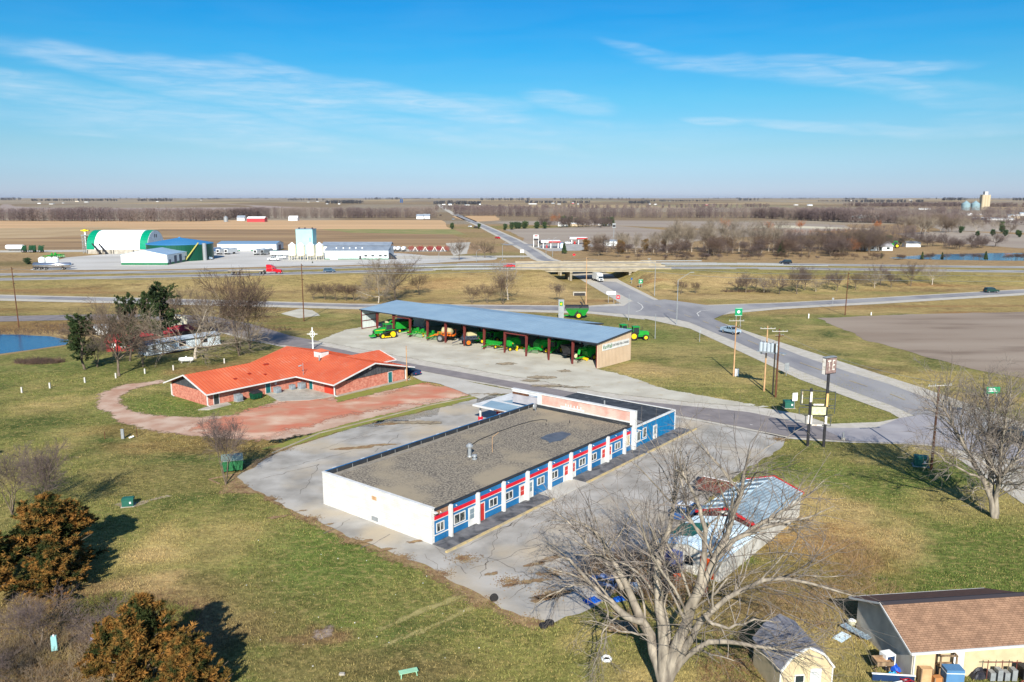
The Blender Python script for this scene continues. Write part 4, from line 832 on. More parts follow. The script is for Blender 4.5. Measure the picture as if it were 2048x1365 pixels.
# air conditioning units and dumpsters
acm = mat('condenser_grille', S((150,160,166)), .6, col2=S((110,120,128)), scale=1, kind='ribs', p=(.12,))
def acunit(p, az, label, s=1.):
    t = thing('air_conditioner', label, 'air conditioner', p, az, 'condenser units behind the brick building', s)
    MB().box(-.5,.5,-.5,.5,.08,1.05).build('casing', acm, t); m = MB(); m.box(-.53,.53,-.53,.53,1.05,1.12); m.lathe([(.38,0),(.38,.04)], 14, o=(0,0,1.121)); m.build('fan_grille', steel, t); MB().box(-.6,.6,-.6,.6,0,.08).build('pad', concrete, t)
for q, l, s in (((4.7,-1.0),'grey air conditioner beside the dark green dumpster by the brick wall',1.05),((12.0,-1.3),'grey air conditioner just right of the teal back door of the brick building',.95),((15.1,-1.2),'smaller grey air conditioner, left of the pair in the inner corner of the brick building',.8),((16.5,-2.0),'wide grey air conditioner in the inner corner of the brick building',1.0)):
    acunit((*bk(*q), .1), 51, l, s)
def dumpster(p, az, label, m_, lid, s=1., grp=None):
    t = thing('dumpster', label, 'dumpster', p, az, grp, s)
    m = MB(); m.fr((-.9,.9,-.55,.55,.15),(-1.0,1.0,-.75,.7,1.2)); 
    for x_ in (-.6,0,.6): m.box(x_-.04,x_+.04,-.74,-.55,.25,1.1)
    m.build('bin', m_, t); l = MB(); l.slab([(-1.03,-.8,1.26),(0,-.8,1.26),(0,.75,1.5),(-1.03,.75,1.5)],.06); l.slab([(.02,-.8,1.26),(1.03,-.8,1.26),(1.03,.75,1.5),(.02,.75,1.5)],.06); l.build('lid', lid, t)
    w_ = MB(); [w_.wheel((x_,y_,.09),.09,.06) for x_ in (-.8,.8) for y_ in (-.5,.5)]; w_.build('castor', rubber, t)
    k = MB(); k.box(-1.12,-.96,-.2,.2,.7,.85); k.box(.96,1.12,-.2,.2,.7,.85); k.build('lift_pocket', m_, t)
dumpster((*bk(7.6,-1.6),0), 51, 'dark green dumpster against the brick building, between air conditioner and teal door', paint('dumpster_green', (20,74,52)), dark, .9)
q = P(452,948); dumpster((q.x+.4,q.y+1.2,0), 20, 'bright green dumpster with white lids behind the bare shrub tree', paint('bright_dumpster_green', (52,116,74)), paint('pale_lid', (124,142,130)), 1.25)
q = P(418,960); fb = MB(); fb.bar((q.x,q.y,.06),(q.x+3.4,q.y+2.6,.06),.12); fb.bar((q.x,q.y,.06),(q.x+1.8,q.y-1.5,.06),.12); tag(fb.build('timber_edging', wood), 'low timber edging on the grass beside the bright green dumpster', 'edging')
# ================================================================ MACHINE SHED
SH = thing('machine_shed', 'long open fronted machinery shed with blue grey metal roof and maroon posts', 'shed', (16.67,152.75,0), 49)
SW, SD = 72.8, 12.
m = MB(); rib_roof(m, (-.5,-.35,5.25),(-.5,SW+.2,5.25),(SD,SW+.2,6.4),(SD,-.35,6.4), 1.2, .14, .03); m.slab([(SD,12.9,6.4),(20.8,12.9,5.3),(20.8,62.4,5.3),(SD,62.4,6.4)],.14); m.build('roof', blroof, SH)
m = MB(); m.bar((-.52,-.35,5.15),(-.52,SW+.2,5.15),.08,.22); m.bar((-.5,-.38,5.15),(SD,-.38,6.3),.1,.24); m.bar((SD,12.87,6.28),(20.8,12.87,5.18),.1,.24); m.bar((-.5,SW+.22,5.15),(SD,SW+.22,6.3),.1,.2); m.build('roof_trim', mat('dark_trim', S((48,52,60)), .5), SH)
m = MB(); m.ext([(0,0),(SD,0),(SD,6.2),(0,5.05)], -.05, .05); m.build('end_wall', tanw, SH)
m = MB(); m.ext([(12.02,0),(20.5,0),(20.5,5.1),(12.02,6.15)], 13.1, 13.2); m.build('rear_end_wall', tanw, SH)
palew = mat('inner_sheet', S((196,206,202)), .6, col2=S((180,190,188)), scale=.5, kind='ribs', p=(.5,))
m = MB(); m.ext([(0,.2),(4.6,.2),(4.6,5.45),(0,5.0)], SW-.06, SW); m.build('end_wall', palew, SH)
MB().box(11.85,12.,0.1,13.,0,6.1).build('back_wall', palew, SH); MB().box(20.4,20.5,13.2,62.2,0,5.1).build('back_wall', palew, SH); m = MB(); m.box(11.85,12,62.3,SW,0,6.1); m.ext([(12,0),(20.4,0),(20.4,5.1),(12,6.1)], 62.1, 62.2); m.build('back_wall', palew, SH)
m = MB()
for z_ in (.3,2.2,3.7,5.0): m.box(0,4.6,SW-.16,SW-.061,z_-.08,z_+.08)
m.box(4.5,4.7,SW-.16,SW,0,5.5); m.box(-.1,.1,SW-.1,SW+.08,0,5.1); m.build('wall_girts', maroon, SH)
for i in range(13):
    if i in (0,12): 
        MB().box(-.12,.1,(.06 if i == 0 else SW-.14),(.2 if i == 0 else SW),0,5.05).build('corner_post', maroon, SH); continue
    y_ = SW*i/12; m = MB(); m.ext([(-.1,0),(.18,0),(.55,4.95),(-.1,4.95)], y_-.14, y_-.1); m.ext([(-.1,0),(.18,0),(.55,4.95),(-.1,4.95)], y_+.1, y_+.14); m.ext([(.0,0),(.1,0),(.4,4.95),(.0,4.95)], y_-.1, y_+.1)
    m.build('post', maroon, SH)
for i in (3,9): MB().box(-.08,.12,SW*i/12+.15,SW*(i+1)/12-.15,4.45,4.75).build('portal_beam', maroon, SH)
m = MB()
for i in range(1,12): y_ = SW*i/12; m.bar((.3,y_,4.85),(SD,y_,5.95),.15,.5); m.box(11.5,11.7,y_-.12,y_+.12,0,5.8)
m.build('rafter', maroon, SH)
sg = MB().box(1.6,11.2,-.13,-.06,3.35,4.65).build('sign_board', wtrim, SH)
dkg = paint('logo_green', (44,110,62)); dkt = paint('sign_grey', (70,76,78))
text_mesh('VanWall', 1.15, dkg, sg, (3.25,-.15,4.0), (rad(90),0,0), sx=.82); text_mesh('CERTIFIED PRE-OWNED', .62, dkt, sg, (8.0,-.15,4.0), (rad(90),0,0), sx=.92)
sh_o = lambda e, w_: (16.67+e*math.cos(rad(49))-w_*math.sin(rad(49)), 152.75+e*math.sin(rad(49))+w_*math.cos(rad(49)))
sheet('gravel_lot', [sh_o(-.5,-.2),sh_o(11.8,.1),sh_o(11.8,13),sh_o(20.3,13.2),sh_o(20.3,62),sh_o(12,62.2),sh_o(12,72.6),sh_o(-.5,72.9)], gravel, 13, 0, 0, px=False)
# ================================================================ TREES (vectorised branch growth)
def unit(v): return v/np.maximum(np.linalg.norm(v, axis=-1, keepdims=True), 1e-9)
def grow_level(rng, pts, rad_, n, lr, ang, up=.15, wob=.12, K=5, rr_=.55, t0=.25, t1=1., tip=.35, lmin=.0, curve=0.):
    # pts (B,k,3) rad_ (B,k) -> children
    B, k, _ = pts.shape
    ln = np.linalg.norm(np.diff(pts, axis=1), axis=2).sum(1)
    prob = ln/ln.sum(); idx = rng.choice(B, size=n, p=prob)
    t = t0+(t1-t0)*rng.random(n)**.85; f = t*(k-1); i = np.minimum(f.astype(int), k-2); u = (f-i)[:,None]
    o = pts[idx,i]*(1-u)+pts[idx,i+1]*u; d = unit(pts[idx,i+1]-pts[idx,i]); r0 = (rad_[idx,i]*(1-u[:,0])+rad_[idx,i+1]*u[:,0])*rr_
    rv = unit(np.cross(d, rng.normal(size=(n,3)))); a = np.radians(ang*(.6+.8*rng.random(n)))[:,None]
    dd = unit(d*np.cos(a)+rv*np.sin(a)+np.array([0,0,up])); L = (ln[idx]*lr*(1.15-.6*t)*(.6+.8*rng.random(n))+lmin)[:,None]
    out = np.zeros((n,K,3)); out[:,0] = o; cur = dd
    for j in range(1, K):
        cur = unit(cur+rng.normal(size=(n,3))*wob+np.array([0,0,curve])); out[:,j] = out[:,j-1]+cur*L/(K-1)
    rr2 = r0[:,None]*np.linspace(1, tip, K)[None,:]
    return out, rr2
def tubes(pts, rad_, sides):
    B, K, _ = pts.shape
    tan = np.zeros_like(pts); tan[:,1:-1] = pts[:,2:]-pts[:,:-2]; tan[:,0] = pts[:,1]-pts[:,0]; tan[:,-1] = pts[:,-1]-pts[:,-2]; tan = unit(tan)
    ref = np.tile(np.array([.37,.61,.7]), (B,1))[:,None,:]; u = unit(np.cross(tan, ref)); v = np.cross(tan, u)
    th = np.linspace(0, 2*np.pi, sides, endpoint=False)
    ring = pts[:,:,None,:]+rad_[:,:,None,None]*(u[:,:,None,:]*np.cos(th)[None,None,:,None]+v[:,:,None,:]*np.sin(th)[None,None,:,None])
    V = ring.reshape(-1,3); b = np.arange(B)[:,None,None]*K*sides; j = np.arange(K-1)[None,:,None]*sides; i = np.arange(sides)[None,None,:]; i2 = (i+1)%sides
    q = np.stack([b+j+i, b+j+i2, b+j+sides+i2, b+j+sides+i], -1).reshape(-1,4)
    return V, q
def npmesh(name, parts, m, smooth=False):
    Vs, Qs, o = [], [], 0
    for V, Q in parts: Vs.append(V); Qs.append(Q+o); o += len(V)
    V = np.concatenate(Vs); Q = np.concatenate(Qs); k = Q.shape[1]
    me = bpy.data.meshes.new(name); me.vertices.add(len(V)); me.vertices.foreach_set('co', V.astype(np.float32).ravel())
    me.loops.add(Q.size); me.loops.foreach_set('vertex_index', Q.ravel().astype(np.int32)); me.polygons.add(len(Q)); me.polygons.foreach_set('loop_start', np.arange(0,Q.size,k, dtype=np.int32)); me.update(calc_edges=True)
    if smooth: me.polygons.foreach_set('use_smooth', [True]*len(Q))
    me.materials.append(m); return me
def obj_of(me, name, parent=None, loc=None):
    o = bpy.data.objects.new(name, me); COL.objects.link(o)
    if parent: o.parent = parent
    if loc is not None: o.location = loc
    return o
bark = mat('tree_bark', S((122,108,92)), .9, col2=S((84,74,64)), scale=3, detail=8, stretch=(1,1,.3), bump=.4, bscale=9)
barkp = mat('pale_bark', S((186,176,160)), .9, col2=S((146,134,118)), scale=3, detail=8, stretch=(1,1,.3))
twigm = mat('bare_twigs', S((118,102,86)), .9, col2=S((88,76,66)), scale=.8)
twigp = mat('purplish_twigs', S((112,98,92)), .9, col2=S((84,72,70)), scale=.5)
twigl = mat('pale_twigs', S((150,138,120)), .9, col2=S((118,106,92)), scale=.6)
twigo = mat('rusty_oak_leaves', S((176,112,66)), .9, col2=S((146,88,52)), scale=1.2)
brushm = mat('brown_brush', S((108,88,74)), .95, col2=S((82,68,60)), scale=.4)
def bare_tree(seed, h, r, spread=1., main=5, n1=40, n2=260, n3=900, fork=.3, tw=.012, up=.12, lean=0., stems=1, dead=False, droop=0.):
    rng = np.random.default_rng(seed); L0p = []; L0r = []
    for s in range(stems):
        K = 7; tr = np.zeros((K,3)); a = rng.random()*6.28; sl = (.12 if stems == 1 else .35)*spread
        base = np.array([0,0,-.15]); th = h*(fork if stems == 1 else .5)
        for j in range(1, K): tr[j] = tr[j-1]+np.array([math.cos(a)*sl*th/K+rng.normal()*.02*h/6+lean*th/K, math.sin(a)*sl*th/K+rng.normal()*.02*h/6, th/(K-1)])
        tr += base; L0p.append(tr); L0r.append(r*(1 if stems == 1 else .55)*np.array([1.5,1.1,1,.95,.9,.85,.8]))
    p0 = np.array(L0p); r0 = np.array(L0r)
    # main limbs from the upper trunk
    nm = main*stems; L1 = np.zeros((nm,7,3)); R1 = np.zeros((nm,7))
    for k in range(nm):
        tr = p0[k%stems]; o = tr[-1-(k//stems)%2]; a = 2*math.pi*(k/nm)+rng.random()*.9; e = (.45+.75*rng.random())*spread if k else .12
        d = np.array([math.cos(a)*math.sin(e), math.sin(a)*math.sin(e), math.cos(e)]); ln = h*(1-fork)*(.75+.4*rng.random())/max(.75, math.cos(e)+.15*0)
        ln = min(ln, h*.85); L1[k,0] = o
        for j in range(1,7): d = d+rng.normal(size=3)*.1+np.array([0,0,.07-droop]); d /= np.linalg.norm(d); L1[k,j] = L1[k,j-1]+d*ln/6
        R1[k] = r0[k%stems][-1]*.62*np.linspace(1,.22,7)
    g2, q2 = grow_level(rng, L1, R1, n1, .5, 42, up, .14, 6, .6, .15, 1, .3, curve=.03-droop)
    g3, q3 = grow_level(rng, np.concatenate([g2, L1[:, :6]]), np.concatenate([q2, R1[:, :6]]), n2, .5, 42, up, .16, 4, .6, .2, 1, .35, curve=.02-droop)
    g4, q4 = grow_level(rng, g3, np.maximum(q3, tw), n3, .62, 40, up, .2, 3, .7, .15, 1, .5, h*.03)
    q3 = np.maximum(q3, tw*1.1); q4 = np.clip(q4, tw*.6, tw*1.2); 
    return [tubes(p0, r0, 8), tubes(L1, R1, 6)], [tubes(g2, np.maximum(q2, tw*1.3), 4), tubes(g3, q3, 3), tubes(g4, q4, 3)]
TPL = {}
def template(key, mb_, mt_, **k):
    tr, cr = bare_tree(**k); TPL[key] = (npmesh('trunk', tr, mb_, True), npmesh('crown', cr, mt_), k['h'])
for s in range(3): template('round%d'%s, bark, twigm, seed=20+s, h=10, r=.22, spread=1.05, main=6, n1=60, n2=420, n3=1500, tw=.016)
for s in range(2): template('tall%d'%s, barkp, twigl, seed=30+s, h=10, r=.16, spread=.5, main=4, n1=40, n2=240, n3=700, fork=.35, tw=.017)
for s in range(2): template('multi%d'%s, bark, twigp, seed=40+s, h=10, r=.2, spread=.8, main=3, stems=4, n1=80, n2=500, n3=1600, tw=.02)
for s in range(2): template('thorn%d'%s, barkp, twigl, seed=50+s, h=10, r=.2, spread=1.5, main=6, n1=80, n2=500, n3=1600, fork=.2, tw=.02)
def far_variant(key, new, mb_, mt_):
    a, b, h = TPL[key]; a2 = a.copy(); b2 = b.copy(); a2.materials[0] = mb_; b2.materials[0] = mt_; TPL[new] = (a2, b2, h)
far_variant('round0','oak0',bark,twigo); far_variant('round1','oak1',bark,twigo); far_variant('round0','pround0',barkp,twigl); far_variant('multi0','rmulti0',bark,brushm); far_variant('round2','purp0',bark,twigp); far_variant('round1','purp1',bark,twigp)
def plant(key, p, h, label, az=None, wide=1., name='bare_tree', cat='tree', group=None, far=False):
    a, b, h0 = TPL[key]; az = R.uniform(0,360) if az is None else az; s = h/h0
    t = thing(name, label, cat, (p[0],p[1],p[2] if len(p) > 2 else float(H(p[0],p[1]))), az, group, (s*wide,s*wide,s)); obj_of(a, 'trunk', t); obj_of(b, 'crown', t); return t
def plant_px(key, px, pb, pt, label, **k):
    p = P(px, pb); return plant(key, p, max(1., hgt(p, pt)), label, **k)
# evergreens: whorls of boughs carrying small leaf clumps
def leafmat(name, c1, c2, c3): return mat(name, S(c1), .85, col2=S(c2), scale=.9, detail=6, col3=S(c3), scale3=.35, w3=(.5,.62), coord='World', spec=.15)
cedarm = mat('bronze_juniper', S((142,100,50)), .85, col2=S((78,72,36)), scale=1.6, detail=8, col3=S((48,56,28)), scale3=.8, w3=(.5,.6), coord='World', spec=.1); pinem = leafmat('pine_needles', (62,76,42), (46,62,36), (34,46,28)); sprm = leafmat('spruce_needles', (64,84,58), (50,70,48), (84,98,60))  # juniper's dark green patches: inner foliage plus shaded gaps between fronds, painted into the colour
def evergreen(seed, h, w_, m_, nb=260, nl=9000, leaf=.12, prof='cone', rise=.35, t0=.06, ragged=.25, trunk_r=.16, mb_=bark, wisp=1., sub_=5):
    rng = np.random.default_rng(seed); K = 6
    tr = np.zeros((1,K,3)); tr[0,:,2] = np.linspace(-.1, h*.97, K); tr[0,:,0] = rng.normal(size=K)*.01*h; rt = trunk_r*np.linspace(1.3,.12,K)[None]
    t = t0+(1-t0)*rng.random(nb)**(.85 if prof == 'cone' else 1); a = rng.random(nb)*6.283
    if prof == 'cone': rw = w_*(1-t)**1.0*(1-ragged*rng.random(nb))+.03*w_
    elif prof == 'egg': rw = w_*np.sqrt(np.clip(1-((t-.42)/.6)**2,0,1))*(1-ragged*rng.random(nb))+.05
    else: rw = w_*np.sqrt(np.clip(1-((t-.62)/.42)**2,0,1))*(1-ragged*rng.random(nb))+.05
    lobes = 1+.22*np.sin(a*3+seed)+.14*np.sin(a*5+seed*2+t*9); rw = rw*lobes
    o = np.stack([np.interp(t*h, tr[0,:,2], tr[0,:,0]), np.zeros(nb), t*h*.93], 1); br_ = np.zeros((nb,5,3)); br_[:,0] = o
    el = rise+.5*t; d = np.stack([np.cos(a)*np.cos(el), np.sin(a)*np.cos(el), np.sin(el)], 1)
    for j in range(1,5): d = unit(d+rng.normal(size=(nb,3))*.12+np.array([0,0,.05])); br_[:,j] = br_[:,j-1]+d*(rw/np.cos(el)/4)[:,None]
    rb = (rw*.018)[:,None]*np.linspace(1,.3,5)[None]+.008
    s1, r1 = grow_level(rng, br_, rb, int(nb*sub_), .38, 38, .12, .15, 4, .6, .25, 1, .4, .05)
    allb = np.concatenate([s1, br_[:, :4]], 0); ln = np.linalg.norm(np.diff(s1, axis=1), axis=2).sum(1)
    idx = rng.integers(0, len(s1), nl); tt = rng.random(nl)*3; i = np.minimum(tt.astype(int),2); u = (tt-i)[:,None]
    c = s1[idx,i]*(1-u)+s1[idx,i+1]*u; dirn = unit(s1[idx,i+1]-s1[idx,i]+rng.normal(size=(nl,3))*.55*wisp+np.array([0,0,.12])); side = unit(np.cross(dirn, rng.normal(size=(nl,3))))
    Ls = leaf*(.6+.9*rng.random(nl))[:,None]; Ws = Ls*(.2 if wisp < .9 else .32)
    V = np.stack([c-side*Ws*.5, c+dirn*Ls*.55+side*Ws, c+dirn*Ls*1.5, c+dirn*Ls*.5-side*Ws], 1).reshape(-1,3); Q = np.arange(nl*4).reshape(-1,4)
    return npmesh('trunk', [tubes(tr, rt, 7), tubes(br_, rb, 3)], mb_), npmesh('crown', [(V, Q)], m_)
EV = {}
def everg(key, **k): EV[key] = (*evergreen(**k), k['h'])
everg('cedar0', seed=1, h=7, w_=3.0, m_=cedarm, nb=170, nl=60000, leaf=.17, prof='cone', rise=.45, ragged=.55, t0=.02, wisp=.4, sub_=3.2)
everg('cedar1', seed=2, h=7, w_=3.1, m_=cedarm, nb=170, nl=60000, leaf=.17, prof='cone', rise=.4, ragged=.55, t0=.02, wisp=.4, sub_=3.2)
everg('pine0', seed=3, h=10, w_=2.3, m_=pinem, nb=90, nl=15000, leaf=.17, prof='egg', rise=.25, ragged=.55, t0=.16)
everg('spruce0', seed=4, h=10, w_=2.5, m_=sprm, nb=220, nl=9000, leaf=.34, prof='cone', rise=-.05, ragged=.3)
everg('farcedar', seed=5, h=10, w_=3.6, m_=sprm, nb=120, nl=3500, leaf=.6, prof='egg', rise=.4, ragged=.3, t0=.03)
everg('fardry', seed=6, h=10, w_=3.6, m_=leafmat('dry_cedar', (132,98,58), (104,84,50), (92,78,50)), nb=120, nl=3500, leaf=.6, prof='egg', rise=.4, ragged=.4, t0=.03)
def ever(key, p, h, label, wide=1., az=None, name='evergreen_tree', cat='tree', group=None):
    a, b, h0 = EV[key]; s = h/h0; t = thing(name, label, cat, (p[0],p[1],p[2] if len(p) > 2 else float(H(p[0],p[1]))), R.uniform(0,360) if az is None else az, group, (s*wide,s*wide,s)); obj_of(a, 'trunk', t); obj_of(b, 'crown', t); return t
def ever_px(key, px, pb, pt, label, **k): p = P(px, pb); return ever(key, p, max(.8, hgt(p, pt)), label, **k)
# ---- the two big foreground trees, limbs traced in space
def traced(name, label, cat, base, limbs, r0, seeds, n2, n3, n4, tw, twm, barkm, droop=0., lr=.34, tip=.12):
    rng = np.random.default_rng(seeds); K = 14; Pn = []; Rn = []
    for lb in limbs:
        pts = np.array([list(v) for v in lb[0]]); rr0, rr1 = lb[1]
        seg = np.r_[0, np.cumsum(np.linalg.norm(np.diff(pts, axis=0), axis=1))]; s = np.linspace(0, seg[-1], K)
        q = np.stack([np.interp(s, seg, pts[:,i]) for i in range(3)], 1); q[1:-1] = (q[:-2]+2*q[1:-1]+q[2:])/4; q[1:-1] += rng.normal(size=(K-2,3))*.05
        Pn.append(q); Rn.append(np.linspace(rr0, rr1, K)*(1+.05*rng.normal(size=K)))
    Pn = np.array(Pn)-np.array(base)[None,None]; Rn = np.abs(np.array(Rn))*.8
    t = thing(name, label, cat, base)
    g2, q2 = grow_level(rng, Pn, Rn, n2, lr, 45, .12, .14, 7, .5, .22, 1, .3, .4, curve=.03-droop)
    q2 = np.minimum(q2, .085)
    g3, q3 = grow_level(rng, np.concatenate([g2, Pn[:, ::2]]), np.concatenate([q2, Rn[:, ::2]]), n3, .42, 42, .08, .17, 5, .55, .25, 1, .35, .3, curve=.01-droop); q3 = np.clip(q3, tw, .032)
    g4, q4 = grow_level(rng, g3, q3, n4, .55, 38, .05, .2, 4, .6, .1, 1, .4, .25, curve=-droop*1.2); q4 = np.clip(q4, tw*.45, tw)
    obj_of(npmesh('trunk', [tubes(Pn, Rn, 10)], barkm, True), 'trunk', t); obj_of(npmesh('limb', [tubes(g2, q2, 5)], barkm, True), 'limb', t)
    obj_of(npmesh('crown', [tubes(g3, q3, 3), tubes(g4, q4, 3)], twm), 'crown', t)
    return t
def c3(pts, Y0, Y1, sc=2.935, ox=1000, oy=900): n = len(pts); return [AT(ox+x_/sc, oy+y_/sc, Y0+(Y1-Y0)*i/(n-1)) for i, (x_, y_) in enumerate(pts)]
YB = 48.6; b0 = (AT(1328,1375,YB)).to_tuple(); b0 = (b0[0], b0[1], 0.)
root = Vector(b0)
def rl(l): return [root+Vector((0,0,-.2))]+l
A = [(rl(c3([(960,1330),(930,1230),(880,1110),(835,1000),(760,840),(690,700),(640,610),(600,540),(560,440),(440,440)],48.6,53.5)),(.62,.05)),
 (rl(c3([(960,1300),(960,1150),(950,1000),(930,850),(925,700),(925,640),(960,540),(1005,470),(1012,380),(1020,250),(1025,120),(1028,20)],48.6,50.5)),(.62,.05)),
 (rl(c3([(975,1310),(1010,1200),(1060,1100),(1120,960),(1130,860),(1190,780),(1240,680),(1300,570),(1350,440),(1400,310),(1440,130),(1470,10)],48.6,47.2)),(.66,.06)),
 (c3([(1150,840),(1190,720),(1205,600),(1200,480),(1180,360),(1130,260),(1085,180),(1060,120),(1055,50)],47.6,49),(.3,.07)),
 (c3([(1245,660),(1320,580),(1420,500),(1526,430),(1640,370),(1780,290),(1900,180)],47.5,50),(.26,.03)),
 (c3([(1300,570),(1400,520),(1520,470),(1640,440),(1800,400),(1960,330)],47.5,45.5),(.2,.03)),
 (c3([(840,1010),(740,980),(660,900),(590,850),(520,770),(470,690),(400,650),(320,620),(270,560)],49,51.5),(.34,.04)),
 (c3([(720,820),(640,680),(540,580),(450,480),(360,390),(280,340)],51,55),(.22,.03)),
 (rl(c3([(1000,1260),(1060,1220),(1150,1060),(1200,960),(1300,880),(1420,820),(1560,760),(1720,740),(1900,800),(2080,860)],48.6,44.5)),(.4,.05)),
 (rl(c3([(1030,1270),(1110,1200),(1190,1130),(1320,1120),(1500,1150),(1700,1170),(1900,1230)],48.4,45)),(.34,.04)),
 (rl(c3([(985,1290),(990,1100),(960,900),(890,780),(860,660),(900,520),(910,440)],48.6,52)),(.4,.06)),
 (c3([(500,780),(420,800),(330,830),(240,880),(180,950)],51.5,52),(.1,.02)),
 (c3([(700,970),(640,1010),(600,1100),(560,1240),(540,1330)],49.5,48.6),(.08,.02)),
 (c3([(1200,960),(1260,1040),(1380,1040),(1500,1000),(1650,1010)],46.5,44.5),(.16,.03)),
 (c3([(870,1090),(700,1060),(560,1000),(470,1010)],48.8,49.5),(.1,.02)),
 (c3([(600,840),(640,960),(620,1100),(600,1300)],50,49),(.06,.02))]
traced('big_bare_tree', 'huge bare grey tree with a forked trunk in the foreground, beside the tin sheds', 'tree', b0, A, .6, 3, 115, 680, 2600, .0125, mat('foreground_twigs', S((148,138,128)), .9, col2=S((100,92,86)), scale=1.2), mat('foreground_bark', S((160,150,134)), .9, col2=S((104,96,86)), scale=2.5, detail=9, stretch=(1,1,.25), bump=.6, bscale=8), droop=.05)
def c6(pts, Y0, Y1): return c3(pts, Y0, Y1, 3.9, 1600, 700)
b1 = P(1990,1036); YB = b1.y
rl = lambda l: [Vector(b1)+Vector((0,0,-.2))]+l
A = [(rl(c6([(1500,1200),(1480,1110),(1420,1000),(1380,920),(1300,790),(1220,640),(1150,520),(1100,420),(1070,300)],YB,YB+3)),(.42,.05)),
 (rl(c6([(1510,1200),(1495,1080),(1490,900),(1475,720),(1480,520),(1450,380),(1440,260)],YB,YB+2)),(.42,.05)),
 (rl(c6([(1530,1200),(1540,1080),(1590,950),(1660,880),(1730,760),(1760,650)],YB,YB-2)),(.4,.05)),
 (c6([(1540,1090),(1565,900),(1580,700),(1620,500),(1650,260)],YB,YB-1),(.24,.04)),
 (c6([(1400,1000),(1290,950),(1170,890),(1090,830),(1050,780),(960,770),(900,760)],YB,YB-1),(.16,.03)),
 (c6([(1300,800),(1250,600),(1280,420),(1310,280)],YB+2,YB+3),(.16,.03)),(c6([(1570,1110),(1630,1010),(1680,1080),(1760,1100)],YB,YB-2),(.12,.03)),
 (c6([(1460,1100),(1380,1060),(1340,1120),(1350,1190)],YB,YB-2),(.1,.02)),(c6([(1600,940),(1700,960),(1790,900),(1860,780)],YB,YB+1),(.14,.03)),(c6([(1475,720),(1380,560),(1350,440),(1360,330)],YB+1,YB+2),(.14,.03))]
traced('bare_tree', 'large bare tree with thick pale trunk on the lawn beside the large green utility box', 'tree', tuple(b1), A, .4, 8, 130, 900, 3600, .017, MATS['foreground_twigs'], MATS['foreground_bark'], lr=.3)
# ---- foreground left: bronze junipers, weeds
def W3(x_, y_): return (x_, y_, 0)
CJ = 'bronze junipers in the near left corner'
ever('cedar0', W3(-41.5,67.2), 7.4, 'biggest bronze juniper at the left edge, casting the long shadow on the lawn', wide=1.5, az=20, name='juniper')
ever('cedar1', W3(-44.5,62.5), 7, 'bronze juniper at the very left edge, just below the biggest one', wide=1.5, az=80, name='juniper')
ever('cedar1', W3(-38.8,62.8), 5.4, 'smaller bronze juniper in front of the biggest one at the left edge', wide=1.5, az=200, name='juniper')
ever('cedar0', W3(-24.6,48.8), 7.4, 'orange tipped juniper in the bottom left corner above the bare brush', wide=1.15, az=140, name='juniper')
ever('cedar1', W3(-21.4,47.2), 5.4, 'low juniper on the right flank of the orange tipped one in the bottom left', wide=1.3, az=300, name='juniper')
ever('cedar0', W3(-27.4,49.8), 5.2, 'low juniper on the left flank of the orange tipped one in the bottom left', wide=1.0, az=10, name='juniper')
ever('cedar1', P(-150,975), 8, 'dark juniper outside the left edge throwing a pointed shadow', az=40, name='juniper')
plant_px('multi1', 95, 1050, 930, 'thin bare sapling rising behind the biggest bronze juniper', wide=.7)
plant_px('multi0', 25, 1030, 935, 'thin bare shrub at the left edge above the bronze junipers')
def brush(name, spots, label, m_, seed=3, dens=5., hh=(.5,1.6), w_=.012, kind='stuff', cat='undergrowth', lean=.5):
    rng = np.random.default_rng(seed); pts = []
    for (x_, y_, rx, ry) in spots:
        n = int(dens*rx*ry*3); a = rng.random(n)*6.283; rr2 = np.sqrt(rng.random(n)); px_ = x_+rx*rr2*np.cos(a); py_ = y_+ry*rr2*np.sin(a)
        pts.append(np.stack([px_, py_], 1))
    p = np.concatenate(pts); n = len(p); hgt_ = hh[0]+(hh[1]-hh[0])*rng.random(n)*(.4+.6*vn(p[:,0]/1.7, p[:,1]/1.7, 4))
    d = np.stack([rng.normal(size=n)*lean, rng.normal(size=n)*lean, np.ones(n)], 1); d = unit(d); q = np.zeros((n,4,3)); q[:,0,:2] = p; q[:,0,2] = H(p[:,0], p[:,1])-.03
    for j in range(1,4): d = unit(d+rng.normal(size=(n,3))*.25); q[:,j] = q[:,j-1]+d*(hgt_/3)[:,None]
    r_ = np.tile(np.array([1.2,1,.7,.3])*w_, (n,1)); s1, sr = grow_level(rng, q, r_, n*2, .5, 40, .1, .2, 3, .7, .3, 1, .4)
    o = obj_of(npmesh(name, [tubes(q, r_, 3), tubes(s1, sr, 3)], m_), name); return tag(o, label, cat, kind=kind)
brush('undergrowth', [(-31.5,52,6,5),(-34,56,4,4),(-37,51,6,4),(-30,57,3,2.2),(-40,55,4,4),(-28,54,3,3)], 'tangled bare brown brush between the bronze junipers, bottom left', mat('grey_brush', S((140,124,104)), .95, col2=S((104,90,74)), scale=.5, coord='World', col3=S((150,132,88)), scale3=.6, w3=(.5,.65)), 3, 11, (.4,1.9), .013)
brush('undergrowth', [(-29,58.5,4,2.2),(-33,60.5,3,2)], 'pale green and straw weeds behind the bottom left junipers', mat('olive_weeds', S((134,132,70)), .95, col2=S((110,112,56)), scale=.8), 7, 40, (.3,1.0), .014)
brush('undergrowth', [(17,56,2.5,3),(22.5,60,3,2),(24,63,3,2.5),(14.5,49,2.5,2.0)], 'dry tan weeds and brush around the barn shed and behind the tin sheds', mat('dry_brush', S((166,138,104)), .95, col2=S((132,106,78)), scale=.7), 9, 16, (.2,1.0), .010)
